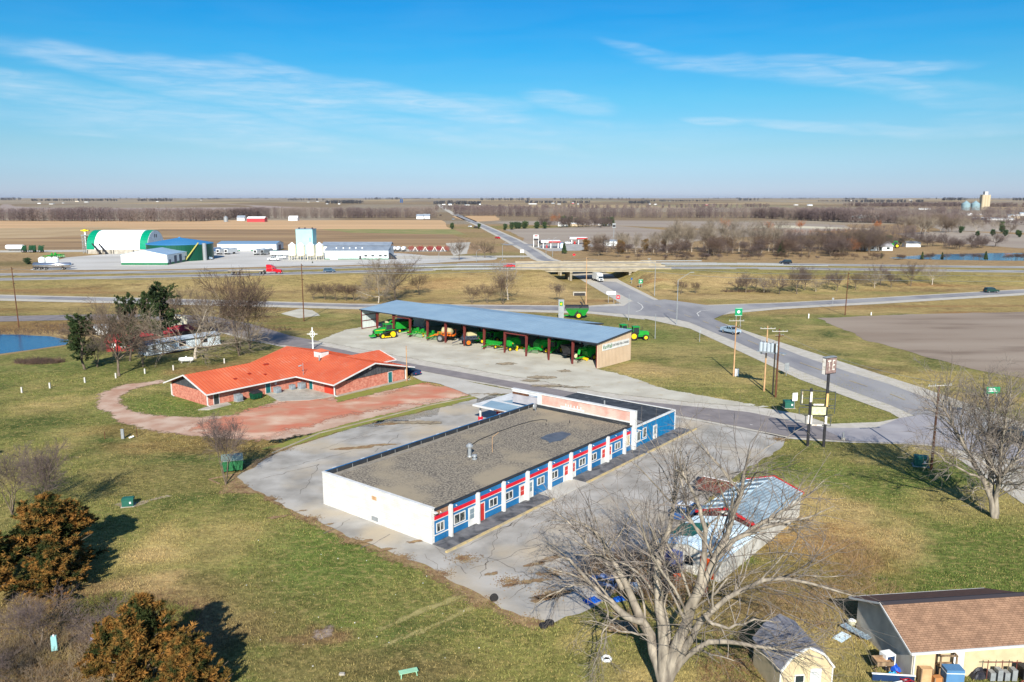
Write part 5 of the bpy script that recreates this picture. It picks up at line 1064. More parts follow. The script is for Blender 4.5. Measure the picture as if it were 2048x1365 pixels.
brush('undergrowth', [(31,70,3.2,4.5),(29,63,4.5,4)], 'thin reddish dry brush on the lawn right of the tin sheds', MATS['dry_brush'], 12, 18, (.3,1.1), .009)
ls = [('shrub','bare grey multi stemmed shrub among the brush between the two juniper groups','multi0',(-35,54,0),3.2),('shrub','bare pale shrub in the brush beside the orange tipped juniper','multi1',(-29.5,52.5,0),2.9),('shrub','bare grey shrub at the bottom left corner of the picture','multi0',(-36,48.5,0),2.6)]
for nm, lb, k, p, h in ls: plant(k, p, h, lb, wide=1.4, name=nm, cat='shrub')
# ---- trees in the middle distance
plant_px('multi1', 452, 970, 868, 'bare multi stemmed shrub tree in front of the bright green dumpster', wide=.75, name='shrub_tree')
ever_px('pine0', 168, 740, 628, 'small dark pine on the left lawn near the pond', wide=1.15)
plant_px('round1', 238, 752, 622, 'bare spreading tree with a pale trunk between the pine and the mobile home', wide=.85)
ever_px('pine0', 262, 722, 588, 'tall narrow dark pine rising behind the bare tree left of the mobile home', wide=.8)
ever_px('pine0', 325, 690, 566, 'tallest dark green pine, behind the red roof', wide=1.15)
ever_px('pine0', 300, 680, 584, 'dark green pine just left of the tallest one, behind the red roof', wide=1.0)
plant_px('thorn0', 390, 718, 592, 'pale dead looking tree in front of the white mobile home', wide=1.15)
plant_px('round2', 420, 672, 576, 'bare tree behind the mobile home, left of the dark twiggy tree', wide=.8)
plant_px('round0', 352, 660, 575, 'bare tree standing behind the red roof, right of the pines', wide=.9)
plant_px('rmulti0', 478, 712, 588, 'dark twiggy tree right of the mobile home by the parked blue car', wide=.85)
plant_px('rmulti0', 500, 698, 608, 'dark twiggy tree immediately behind the other one by the blue car', wide=.9)
plant_px('round2', 205, 700, 610, 'thin brownish bare tree behind the pine near the pond', wide=1.0)
plant_px('multi1', 286, 735, 684, 'low bare shrub in front of the left end of the mobile home', wide=1.1, name='shrub', cat='shrub')
plant_px('multi0', 195, 735, 690, 'low bare shrub beside the small pine on the lawn', wide=1.3, name='shrub', cat='shrub')
brush('undergrowth', [(float(P(80,725).x), float(P(80,725).y), 5, 2.4)], 'reddish bare bush on the lawn south of the pond', brushm, 21, 30, (.4,1.4), .03)
brush('undergrowth', [(-128,196,40,4),(-95,205,30,5),(-70,200,14,5)], 'rust coloured weeds along the far bank of the left pond', MATS['brown_brush'], 22, 3, (.4,1.6), .03)
GE = 'bushes at the foot of the embankment'
for px_, pb, w_ in ((627,600,1.3),(650,600,1.5),(672,602,1.4),(692,602,1.5),(708,602,1.3)): plant_px('rmulti0', px_, pb, pb-24, 'bush in the dark row left of the pale twin trunked tree', wide=w_, name='bush', cat='bush', group='row of bushes left of the twin trunked tree')
plant_px('thorn1', 757, 606, 522, 'pale twin trunked bare tree behind the machine shed roof', wide=.75); plant_px('round0', 792, 600, 518, 'bare spreading tree immediately right of the pale twin trunked one', wide=1.1)
plant_px('rmulti0', 838, 590, 560, 'dark low thicket on the bank right of the spreading bare tree', wide=1.2, name='bush', cat='bush')
plant_px('rmulti0', 944, 608, 582, 'left one of the two round bushes on the tan bank behind the shed', wide=1.2, name='bush', cat='bush'); plant_px('rmulti0', 974, 607, 580, 'right one of the two round bushes on the tan bank behind the shed', wide=1.2, name='bush', cat='bush')
plant_px('rmulti0', 1006, 609, 565, 'big dark bush on the tan bank below the slim pale tree', wide=.9, name='bush', cat='bush'); plant_px('tall0', 1016, 600, 530, 'slim pale bare tree beside the red car on the highway', wide=1.2)
plant_px('multi1', 1116, 603, 576, 'lone bush on the tan bank west of the overpass road', wide=1.0, name='bush', cat='bush')
plant_px('rmulti0', 1362, 589, 569, 'left one of the two dark bushes on the bank east of the overpass', wide=1.3, name='bush', cat='bush'); plant_px('rmulti0', 1391, 588, 571, 'right one of the two dark bushes on the bank east of the overpass', wide=1.1, name='bush', cat='bush')
for i, (px_, pb, pt) in enumerate([(1474,583,553),(1491,586,550),(1511,580,556),(1528,585,556),(1559,589,545),(1594,588,540),(1609,581,540),(1632,584,560),(1657,571,545),(1673,583,545),(1711,581,548),(1749,576,545),(1761,571,525),(1782,576,548),(1821,572,530),(1864,570,530)]):
    plant_px(('purp0','purp1','round1','pround0')[i%4], px_, pb, pt, 'small bare tree in the row on the bank east of the overpass', wide=1.0, group='row of bare trees on the east bank')
brush('undergrowth', [(float(P(1490,584).x), float(P(1490,584).y), 9, 2.)], 'low scrub under the left end of the tree row on the east bank', brushm, 25, 5, (.5,1.6), .05)
plant_px('round1', 918, 521, 485, 'left of the two bare trees on the grass by the co-op drive', wide=1.0); plant_px('round2', 970, 516, 477, 'right of the two bare trees on the grass by the co-op drive', wide=1.0)
# grove beyond the highway
rg = random.Random(8)
for i in range(52):
    px_ = 1330+ (1560-1330)*rg.random() if i < 30 else 1180+150*rg.random(); pb = 508-8*rg.random(); pt = pb-(38+24*rg.random() if i < 30 else 20+16*rg.random())
    plant_px(('tall0','tall1')[i%2], px_, pb, pt, 'slender pale tree in the dense grove beyond the highway, right of the fuel station', wide=.9+.3*rg.random(), group='pale slender grove beyond the highway')
for i in range(60):
    px_ = 1180+520*rg.random(); pb = 515-9*rg.random(); plant_px(('rmulti0','multi1','purp0')[i%3], px_, pb, pb-(14+14*rg.random()), 'brown bushy scrub tree along the far highway fence', wide=1.3, name='scrub_tree', group='brown scrub along the far highway fence')
for i in range(44):
    px_ = 1540+200*rg.random() if i < 26 else 1700+60*rg.random(); pb = 506-8*rg.random(); plant_px(('purp0','purp1','round0')[i%3], px_, pb, pb-(24+18*rg.random()), 'round crowned bare tree in the wood left of the far pond house', wide=1.1, group='round bare trees left of the pond house')
for i in range(60):
    px_ = 1240+900*rg.random(); pb = 519+2*rg.random(); plant_px(('rmulti0','multi1')[i%2], px_, pb, pb-(6+6*rg.random()), 'low grey shrub in the hedge along the far highway verge', wide=1.6, name='hedge_shrub', cat='shrub', group='hedge shrubs on the far highway verge')
for px_, pb, pt, lb in ((1601,462,444,'round rusty oak standing alone in the grey field'),(1537,466,446,'rusty oak at the left edge of the tree belt in the field'),(1450,460,440,'tall rusty brown tree above the pale grove'),(1755,462,444,'wide rusty oak right of the field track'),(1705,510,482,'bright orange leaved tree beside the far pond house'),(1110,450,430,'rust coloured tree at the left of the farm beyond the fuel station'),(2016,520,506,'orange shrub by the far pond'),(1710,498,484,'dull orange tree just behind the bright orange one')): plant_px(('oak0','oak1')[int(px_)%2], px_, pb, pt, lb, wide=.9)
for px_, pb, pt, lb, k in ((1563,513,480,'bright green fir beside the highway, left of the dark car','spruce0'),(1763,517,505,'small fir at the far verge left of the pond','spruce0'),(1844,520,503,'conical fir at the left end of the far pond','spruce0'),(1884,520,504,'conical fir in front of the middle of the far pond','spruce0'),(1971,521,502,'conical fir at the right of the far pond','spruce0'),(1128,508,484,'dark cedar right of the fuel station canopy','spruce0'),(1172,503,482,'dark cedar in the scrub below the second red canopy','fardry'),(1242,508,485,'brown cedar in the scrub right of the fuel station','fardry'),(1290,503,482,'brown cedar at the left of the pale grove','fardry'),(1329,502,482,'brown cedar against the pale grove edge','fardry'),(1762,490,476,'fir behind the far pond house, left one','farcedar'),(1777,491,474,'fir behind the far pond house, right one','farcedar'),(1800,490,479,'small fir right of the far pond house','farcedar'),(904,459,448,'round cedar on the field edge left of the far road','farcedar'),(958,458,449,'round cedar right of the far road','farcedar'),(1010,461,450,'left cedar of the group right of the far road','farcedar'),(1024,460,447,'right cedar of the group right of the far road','farcedar')): ever_px(k, px_, pb, pt, lb, wide=1.0)
for i in range(16): px_ = 1030+60*rg.random() if i < 8 else 1920+120*rg.random(); pb = 458 if i < 8 else 454+22*rg.random(); ever_px('farcedar', px_, pb, pb-(9+4*rg.random()), 'dark cedar in the scattered evergreens at the right edge of the fields' if i >= 8 else 'small cedar in the row along the farm lane beyond the fuel station', wide=1.1, group='cedars at the right edge of the fields' if i >= 8 else 'cedar row along the farm lane')
for i in range(22): px_ = 1080+150*rg.random(); pb = 453+3*rg.random(); plant_px(('purp0','purp1')[i%2], px_, pb, pb-(14+8*rg.random()), 'bare tree sheltering the farm beyond the fuel station', wide=1.2, group='trees around the farm beyond the fuel station')
for i in range(9): ever_px('farcedar', 1124+100*rg.random(), 452, 435+5*rg.random(), 'dark evergreen among the trees of the farm beyond the fuel station', wide=1., group='evergreens around the farm beyond the fuel station')
for i in range(30): px_ = 1790+230*rg.random(); pb = 470-18*rg.random() if i%3 else 496-4*rg.random(); plant_px(('purp0','round0','pround0')[i%3], px_, pb, pb-(20+14*rg.random()), 'wide bare tree scattered between the fields right of the pond house', wide=1.1, group='scattered bare trees right of the pond house')
for i in range(14): px_ = 1905+100*rg.random() if i > 3 else 1890+30*rg.random(); pb = 500-4*rg.random(); plant_px('purp1', px_, pb, pb-(13+6*rg.random()), 'small bare tree on the far bank of the right pond', wide=1.2, group='bare trees behind the right pond')
# woods that read as one mass
def belt(rows, n, label, seed, hm=(12,18), m_=None, dens=110, lift=0, w_=.2, lf=1.):
    rng = np.random.default_rng(seed); xs_ = []
    pp = [np.array(P(*r_[:2])) for r_ in rows]; wd = [r_[2] for r_ in rows]
    k = rng.random(n)*(len(pp)-1); i = np.minimum(k.astype(int), len(pp)-2); u = (k-i)[:,None]
    A_ = np.array(pp); base = A_[i]*(1-u)+A_[i+1]*u; wdd = np.array(wd)[i]; base[:,1] += rng.random(n)*wdd; base[:,2] = H(base[:,0], base[:,1])
    h = hm[0]+(hm[1]-hm[0])*(.55*rng.random(n)+.6*vn(base[:,0]/55., base[:,1]/60., seed)-.12)
    st = np.zeros((n,3,3)); st[:,0] = base; st[:,1] = base+np.stack([rng.normal(size=n)*.4, rng.normal(size=n)*.4, h*.5],1); st[:,2] = base+np.stack([rng.normal(size=n)*.8, rng.normal(size=n)*.8, h*.92],1)
    sr = (h*.014)[:,None]*np.array([1.2,.8,.3])[None]
    m2 = n*dens; idx = rng.integers(0, n, m2); t_ = .12+.86*rng.random(m2); rr2 = (h[idx]*.30*np.sqrt(np.clip(1-((t_-.58)/.5)**2,0.05,1)))*np.sqrt(rng.random(m2)); a = rng.random(m2)*6.283
    c = base[idx]+np.stack([np.cos(a)*rr2, np.sin(a)*rr2, t_*h[idx]],1); d = unit(np.stack([np.cos(a)*.6, np.sin(a)*.6, np.ones(m2)],1)+rng.normal(size=(m2,3))*.35); s = unit(np.cross(d, rng.normal(size=(m2,3)))); Ln = (h[idx]*.09*lf*(.6+.8*rng.random(m2)))[:,None]
    V = np.stack([c-s*w_, c+s*w_, c+d*Ln],1).reshape(-1,3); Q = np.arange(m2*3).reshape(-1,3)
    a1, q1 = tubes(st, sr, 3); q1t = np.concatenate([q1[:,[0,1,2]], q1[:,[0,2,3]]])
    o = obj_of(npmesh('woodland', [(a1, q1t), (V, Q)], m_ or MATS['belt']), 'woodland'); return tag(o, label, 'woodland', kind='stuff')
mat('belt', S((108,94,92)), .95, col2=S((84,72,74)), scale=.02, coord='World', detail=8, col3=S((128,114,106)), scale3=.01)
belt([(-400,443,50),(0,443,50),(200,444,50),(400,444,60)], 620, 'dark bare woodland belt behind the fields at the far left', 1, (15,22))
belt([(400,442,40),(520,438,40),(700,437,45),(868,436,40)], 520, 'bare woodland belt behind the red machine shed, left of the far road', 2, (14,20))
belt([(905,432,60),(1200,436,70),(1520,437,60),(1700,446,60),(1830,448,60)], 900, 'long bare woodland belt right of the far road', 3, (14,20))
belt([(1550,434,60),(1750,432,80),(2048,430,90),(2400,430,90)], 700, 'bare woods in front of the distant town', 4, (13,20))
belt([(1820,450,60),(1950,448,60),(2100,452,60),(2300,456,60)], 260, 'bare woods at the right edge beyond the scattered cedars', 5, (10,17))
belt([(1720,470,30),(1800,474,30),(1850,476,25)], 60, 'scrubby wood behind the far pond house', 6, (8,12), w_=.09)
belt([(1540,468,60),(1640,470,60),(1760,468,60)], 200, 'reddish scrub strip crossing the grey field', 7, (2,5), mat('red_scrub', S((150,118,98)), .95, col2=S((128,100,84)), scale=.02, coord='World'), 30)
belt([(100,428,50),(180,429,50)], 24, 'isolated clump in the far left field', 9, (4,7))
belt([(860,422,160),(1000,420,200),(1300,418,220),(1560,416,220)], 260, 'thin distant woodland line above the long belt', 10, (10,15), w_=.5, lf=1.6)
belt([(1750,415,300),(1900,414,300),(2048,416,300),(2400,416,300)], 420, 'distant trees around the town and grain elevator', 11, (11,17), w_=.8, lf=1.8)
for k, (a, b_, row, nn) in enumerate([(0,40,401,16),(60,230,403,50),(272,340,403,26),(300,345,400,14),(400,445,400,14),(575,650,402,20),(650,722,408,34),(730,800,400,16),(866,960,410,40),(960,1060,402,24),(1040,1180,407,44),(1260,1300,408,20),(1290,1420,404,30),(1480,1520,402,12),(1640,1700,404,14),(1690,1735,400,20),(1700,1860,406,34),(1890,1935,402,20),(2030,2060,402,10),(760,880,399,20),(1100,1300,400,30),(1400,1640,399,24),(200,600,398.6,24),(1850,2048,399.5,20)]):
    belt([(a,row,60),(b_,row,60)], nn*2, 'faint far grove near the horizon', 20+k, (12,19) if row > 402 else (20,34), mat('far_grove', S((84,84,88)), .95, col2=S((68,70,76)), scale=.01, coord='World'), 34, w_=1.6, lf=2.6)['group'] = 'distant groves along the skyline'
# ================================================================ VEHICLES
def wheels(t, xs_, w_, r, wd=.22, rim=chrome, n=14):
    for x_ in xs_:
        for s in (-1,1):
            o = MB().wheel((x_, s*(w_/2-wd/2+.02), r), r, wd, n=n).build('wheel', rubber, t); MB().lathe([(r*.6,-wd/2-.02),(r*.62,0),(r*.6,wd/2+.02)], n, ax='y', o=(x_, s*(w_/2-wd/2+.02), r)).build('rim', rim, o)
def car(kind, p, az, label, body, grp=None, sc=.9, name=None):
    nm = name or {'suv':'sport_utility_car','sedan':'sedan_car','pickup':'pickup_truck','van':'van'}[kind]
    t = thing(nm, label, {'suv':'car','sedan':'car','pickup':'truck','van':'van'}[kind], p, az, grp, sc)
    if kind == 'suv': L_, W_ = 4.7, 1.85; lo = [(-2.35,.35),(2.3,.35),(2.35,.7),(2.2,.95),(1.25,1.08),(-2.3,1.1),(-2.38,.6)]; gb = (-2.2,1.15,1.06,-1.95,.45,1.68)
    elif kind == 'sedan': L_, W_ = 4.7, 1.8; lo = [(-2.35,.32),(2.3,.32),(2.36,.6),(2.2,.82),(1.1,.95),(-1.6,1.0),(-2.3,.95),(-2.38,.6)]; gb = (-1.75,1.15,.94,-1.05,.35,1.42)
    elif kind == 'pickup': L_, W_ = 5.7, 1.95; lo = [(-2.85,.5),(2.8,.5),(2.85,.85),(2.7,1.15),(1.5,1.25),(-2.85,1.22)]; gb = (-.75,1.5,1.22,-.55,.75,1.88)
    else: L_, W_ = 5.5, 2.0; lo = [(-2.75,.4),(2.7,.4),(2.75,.9),(2.3,1.15),(2.0,1.2),(-2.75,1.2)]; gb = (-2.7,2.1,1.18,-2.65,1.3,2.1)
    h = W_/2; b = MB().ext(lo, -h, h); 
    x0,x1,z0,X0,X1,z1 = gb; k = .13
    b.fr((X0-.04,X1+.04,-h+k,h-k,z1-.03),(X0,X1,-h+k+.03,h-k-.03,z1+.05))
    for xx, XX in ((x0,X0),(x1,X1),((x0+x1)/2,(X0+X1)/2)):
        for s in (-1,1): b.bar((xx*.98,s*(h-.05),z0),(XX*.98,s*(h-k),z1),.08)
    if kind == 'pickup': b.box(-2.8,-.8,-h+.02,-h+.12,1.22,1.36); b.box(-2.8,-.8,h-.12,h-.02,1.22,1.36); b.box(-2.85,-2.75,-h+.02,h-.02,1.2,1.36)
    b.build('body', body, t); MB().fr((x0,x1,-h+.04,h-.04,z0),(X0,X1,-h+k,h-k,z1-.01)).build('window', glass, t)
    if kind == 'pickup': MB().box(-2.72,-.82,-h+.13,h-.13,1.221,1.24).build('bed_floor', dark, t)
    wheels(t, (-L_*.31, L_*.32), W_, .36 if kind != 'pickup' else .42)
    for s in (-1,1): MB().box(L_/2-.08,L_/2+.02,s*(h-.3)-.14,s*(h-.3)+.14,.66,.8).build('headlight', wtrim, t); MB().box(-L_/2-.04,-L_/2+.03,s*(h-.2)-.1,s*(h-.2)+.1,.72,.9).build('tail_light', redt, t)
    m = MB(); m.box(L_/2-.05,L_/2+.05,-h+.5,h-.5,.5,.75); m.box(-.9,1.,-h-.02,-h+.02,.42,.5); m.box(-.9,1.,h-.02,h+.02,.42,.5); m.build('grille', dark, t)
    return t
cblk = paint('black_car_paint', (34,38,44), .25); cgrn = paint('dark_green_car', (34,66,58), .3); cred = paint('red_car', (200,20,34), .3); cblu = paint('blue_car', (40,92,150), .3); csil = paint('silver_blue', (150,172,188), .3); cwht = paint('white_car', (225,228,228), .3); cnav = paint('navy_car', (36,58,92), .3)
def PZ(px, py, d=None):
    q = P(px, py); return (q.x, q.y, q.z+.12)
def HWp(px, d):   # point on the highway at offset d seen in column px
    x_ = 0.
    for _ in range(12): y_ = YN(x_, d); z_ = hz(x_,0)+.05; x_ = (px-CX)/F*(y_*cp-(z_-CAMH)*sp)
    return (x_, y_, z_)
car('pickup', PZ(1461,668), -62, 'silver blue pickup truck driving towards the camera on the crossroad', csil, sc=.95)
car('pickup', PZ(2022,884), -45, 'dark pickup truck with chrome wheels at the right edge behind the big bare tree', cblk, sc=1.)
car('suv', HWp(659,6.5), 2, 'dark blue grey car following the red semi truck on the highway', paint('slate_car', (70,92,112), .3), sc=1.0)
car('sedan', HWp(1018,10), 182, 'bright red car on the highway just west of the overpass', cred, sc=1.05)
car('suv', HWp(1571,29), 182, 'black car on the far carriageway east of the overpass', cblk, sc=1.1)
car('suv', PZ(1982,586), 8, 'dark green car on the ramp at the right edge', cgrn, sc=1.05)
car('sedan', (*bk(29.5,21.5),.02), 60, 'blue sedan parked under the dark twiggy tree behind the brick building', cblu, sc=.95)
car('pickup', (*bk(36.6,-8.2),.02), 140, 'navy blue vehicle parked at the right end of the brick building', cnav, sc=.8)
for i, (px_, py_, k, m_, l, az) in enumerate([(995,478,'sedan',cred,'dark red car on the far road above the junction',120),(951,457,'suv',cblk,'dark car climbing the far road, upper one of the pair',120),(940,455,'suv',cwht,'pale car climbing the far road beside the dark one',120),(906,440,'sedan',csil,'small silver car on the far road',120),(881,432,'suv',cblk,'dark vehicle at the woodland edge of the far road',120)]): car(k, PZ(px_,py_), az, l, m_, sc=1.2)
# semi truck
x_, y_, z_ = HWp(560,5.5); SE = thing('semi_truck', 'red semi truck pulling an empty flatbed trailer along the highway', 'truck', (x_-.2,y_,z_), 2, sc=.98)
m = MB(); m.ext([(-5.0,1.1),(-2.7,1.1),(-2.7,3.3),(-3.2,3.75),(-5.0,3.85)], -1.2, 1.2); m.build('sleeper', cred, SE)
m = MB(); m.ext([(-2.69,1.1),(-1.3,1.1),(-1.3,2.0),(-1.75,2.9),(-2.69,3.3)], -1.1, 1.1); m.build('cab', cred, SE)
m = MB(); m.ext([(-1.29,.8),(.75,.8),(.8,1.5),(.55,1.75),(-1.29,2.0)], -.85, .85); m.ext([(-.6,.5),(1.0,.5),(.95,1.2),(.2,1.45),(-.5,1.2)], -1.2,-.86); m.ext([(-.6,.5),(1.0,.5),(.95,1.2),(.2,1.45),(-.5,1.2)], .86,1.2); m.build('hood', cred, SE)
m = MB(); m.box(-2.4,-1.7,-1.13,1.13,2.1,2.75); m.build('window', glass, SE); MB().box(.95,1.15,-1.2,1.2,.35,.8).build('bumper', chrome, SE)
m = MB(); m.tube((-3.5,-1.05,.75),(-1.3,-1.05,.75),.32); m.tube((-3.5,1.05,.75),(-1.3,1.05,.75),.32); m.box(-5,-1.4,-1.22,-.8,.35,1.0); m.build('fuel_tank', chrome, SE); m = MB(); m.tube((-2.6,-1.15,1),(-2.6,-1.15,4.2),.09); m.tube((-2.6,1.15,1),(-2.6,1.15,4.2),.09); m.build('exhaust_stack', chrome, SE)
MB().box(-8.3,.6,-.45,.45,.7,.95).build('chassis', dark, SE); wheels(SE, (.1,-6.3,-7.6), 2.4, .5, .5); 
m = MB(); m.box(-20.6,-6.2,-1.3,1.3,1.2,1.55); m.build('trailer_deck', paint('pale_deck', (176,164,144)), SE); m = MB(); m.box(-20.4,-6.4,-.5,.5,.95,1.279); m.box(-20.6,-20.4,-1.3,1.3,.7,1.28); m.build('trailer_frame', dark, SE); wheels(SE, (-19.0,-16.6), 2.5, .5, .45)
# box truck
t = thing('box_truck', 'white box truck coming out from under the overpass', 'truck', (*P(1198,564,0).xy,.1), -75, sc=.95)
m = MB(); m.box(-5,.4,-1.2,1.2,.95,3.6); m.build('cargo_box', wtrim, t); m = MB(); m.ext([(.5,.6),(2.4,.6),(2.5,1.3),(2.0,1.5),(1.6,2.3),(.5,2.4)], -1,1); m.ext([(.35,2.5),(1.5,2.5),(1.3,3.3),(.35,3.4)],-1.15,1.15); m.build('cab', cwht, t); MB().fr((1.9,2.1,-.95,.95,1.5),(1.62,1.66,-.9,.9,2.25)).build('windscreen', glass, t); MB().box(-4.9,2.2,-.5,.5,.6,.94).build('chassis', dark, t); wheels(t, (-3.6,1.6), 2.2, .48, .3); MB().box(2.48,2.56,-.6,.6,.8,1.25).build('grille', dark, t)
# ---- farm machinery
trim_y = yel
def big_wheel(t, x_, y_, r, wd, rim=yel): o = MB().wheel((x_,y_,r), r, wd, n=18).build('wheel', rubber, t); MB().lathe([(r*.3,-wd/2-.05),(r*.58,-wd/2-.03),(r*.6,0),(r*.58,wd/2+.03),(r*.3,wd/2+.05)], 16, ax='y', o=(x_,y_,r)).build('rim', rim, o)
def cabin(t, x0, x1, hw, z0, z1, roof=gmach):
    MB().fr((x0,x1,-hw,hw,z0),(x0+.1,x1-.12,-hw+.06,hw-.06,z1)).build('cab_glass', glass, t); m = MB(); m.box(x0-.1,x1+.1,-hw-.08,hw+.08,z1,z1+.16); 
    for a in (x0,x1-.06):
        for s in (-hw-.01,hw-.05): m.box(a,a+.08,s,s+.06,z0,z1)
    m.build('cab_roof', roof, t)
def tractor(p, az, label, grp=None, sc=1., col=None):
    col = col or gmach; t = thing('tractor', label, 'tractor', p, az, grp, sc)
    m = MB(); m.ext([(.3,1.0),(2.5,1.0),(2.6,1.5),(2.3,1.85),(.3,2.0)], -.42,.42); m.build('hood', col, t); MB().box(2.5,2.66,-.36,.36,1.0,1.6).build('grille', dark, t)
    MB().box(-1.2,2.3,-.3,.3,.7,1.05).build('chassis', col, t); cabin(t, -.9,.4,.72,1.55,2.75,col)
    m = MB(); m.ext([(-1.6,1.5),(-.2,1.6),(-.4,1.75),(-1.3,1.8)], -1.15,-.75); m.ext([(-1.6,1.5),(-.2,1.6),(-.4,1.75),(-1.3,1.8)], .75,1.15); m.build('fender', col, t)
    for s in (-1,1): big_wheel(t, -.85, s*1.0, .95, .5); big_wheel(t, 1.75, s*.9, .62, .4)
    MB().tube((1.2,.3,1.8),(1.2,.3,2.8),.06).build('exhaust_pipe', dark, t); return t
def track_tractor(p, az, label, sc=1.):
    t = thing('tracked_tractor', label, 'tractor', p, az, sc=sc)
    m = MB(); m.ext([(.2,1.1),(2.9,1.0),(3.0,1.6),(2.7,1.95),(.2,2.35)], -.5,.5); m.build('hood', gmach, t); MB().box(2.93,3.06,-.42,.42,1.05,1.7).build('grille', dark, t); m = MB(); m.box(2.7,3.9,-.65,.65,.45,.75); m.box(2.9,3.3,-.2,.2,.7,1.1); m.build('front_weights', gmach, t); MB().box(.4,2.7,-.52,.52,1.75,1.84).build('hood_stripe', yel, t)
    cabin(t, -1.3,.3,.8,1.6,2.95); MB().box(-2.,1,-.6,.6,.8,1.6).build('chassis', gdark, t)
    for s in (-1,1):
        y0, y1 = (s*1.35-.3, s*1.35+.3); a, r1, b, r2 = -1.2, .85, 1.5, .55
        prof = [(a+r1*math.cos(q), r1+r1*math.sin(q)) for q in np.linspace(1.35,4.71,10)]+[(b+r2*math.cos(q), r2+r2*math.sin(q)) for q in np.linspace(-1.57,1.35,8)]
        inn = [(x_*.86+.02, z_*.82+.1) for x_, z_ in prof]; m = MB(); n = len(prof)
        m.add([(x_,y0,z_) for x_,z_ in prof]+[(x_,y1,z_) for x_,z_ in prof]+[(x_,y0,z_) for x_,z_ in inn]+[(x_,y1,z_) for x_,z_ in inn], [(i,(i+1)%n,(i+1)%n+n,i+n) for i in range(n)]+[(i+2*n,(i+1)%n+2*n,(i+1)%n+3*n,i+3*n) for i in range(n)]+[(i,(i+1)%n,(i+1)%n+2*n,i+2*n) for i in range(n)]+[(i+n,(i+1)%n+n,(i+1)%n+3*n,i+3*n) for i in range(n)])
        m.build('track', rubber, t); MB().lathe([(.65,-.25),(.68,.25)], 16, ax='y', o=(-1.2,s*1.35,.85)).build('drive_wheel', yel, t); MB().lathe([(.4,-.22),(.42,.22)], 14, ax='y', o=(1.45,s*1.35,.55)).build('idler_wheel', yel, t)
        m = MB(); [m.lathe([(.16,-.15),(.16,.15)], 10, ax='y', o=(x_,s*1.35,.3)) for x_ in (-.4,.0,.4,.8)]; m.build('rollers', yel, t); MB().box(-1.9,.6,s*1.35-.35,s*1.35+.35,1.78,1.86).build('fender', gmach, t)
    return t
def baler(p, az, label, sc=1., grp=None):
    t = thing('round_baler', label, 'baler', p, az, grp, sc)
    m = MB(); m.ext([(-2.2,1.0),(-1.6,.6),(.2,.6),(.9,1.1),(1.0,1.9),(.2,2.7),(-1.2,2.8),(-2.1,2.2)], -.9,.9); m.build('bale_chamber', gmach, t)
    m = MB(); m.ext([(-1.9,1.2),(-1.4,.8),(.1,.8),(.7,1.2),(.8,1.8),(.1,2.3),(-1.1,2.4),(-1.7,1.9)], .91,1.0); m.ext([(-1.9,1.2),(-1.4,.8),(.1,.8),(.7,1.2),(.8,1.8),(.1,2.3),(-1.1,2.4),(-1.7,1.9)], -1.0,-.91); m.build('side_panel', paint('bright_green', (30,170,58), .35), t)
    for s in (-1,1): big_wheel(t, -.5, s*1.2, .62, .42); MB().fr((-1.5,-1.1,s*1.02-.02,s*1.02+.02,1.2),(-1.35,-1.25,s*1.02-.02,s*1.02+.02,1.7)).build('warning_triangle', orange, t)
    m = MB(); m.box(.8,1.3,-1.1,1.1,.3,.55); m.lathe([(.28,-1.1),(.28,1.1)], 10, ax='y', o=(1.2,0,.35)); m.build('pickup_reel', yel, t); m = MB(); m.bar((.8,0,.8),(3.2,0,.6),.25); m.build('drawbar', gmach, t); m = MB(); m.tube((.6,.5,2.4),(2.0,.9,2.9),.18); m.build('twine_box', gmach, t); return t
def disk_harrow(p, az, label, sc=1., col=None, n=12, w_=5.):
    col = col or gmach; t = thing('disk_harrow', label, 'harrow', p, az, None, sc)
    m = MB(); 
    for x_ in (-1.2,0,1.2): m.box(x_-.08,x_+.08,-w_/2,w_/2,.95,1.1)
    for y_ in (-w_*.4,-w_*.15,w_*.15,w_*.4): m.box(-1.4,1.4,y_-.06,y_+.06,1.1,1.22)
    m.bar((1.2,-.7,1.05),(3.6,0,.7),.14); m.bar((1.2,.7,1.05),(3.6,0,.7),.14); m.box(-.3,.3,-1.2,-.9,1.2,1.9); m.box(-.3,.3,.9,1.2,1.2,1.9); m.build('frame', col, t)
    d = MB()
    for x_, k in ((-1.1,.25),(-.2,-.25),(1.0,.25)):
        for i in range(n): y_ = -w_/2+w_*(i+.5)/n; d.lathe([(.1,-.04),(.42,0),(.42,.02),(.1,.04)], 10, ax='y', o=(x_+k*(y_/w_),y_,.42))
    d.build('discs', paint('green_grey_discs', (136,160,130), .5), t); b = MB()
    for i in range(n): y_ = -w_/2+w_*(i+.5)/n; b.bar((-1.1,y_,1.),(-1.9,y_,.35),.05); b.bar((.2,y_,1.),(-.2,y_,.5),.05)
    b.build('spring_arms', yel, t)
    for s in (-1,1): big_wheel(t, .4, s*1.5, .42, .3)
    return t
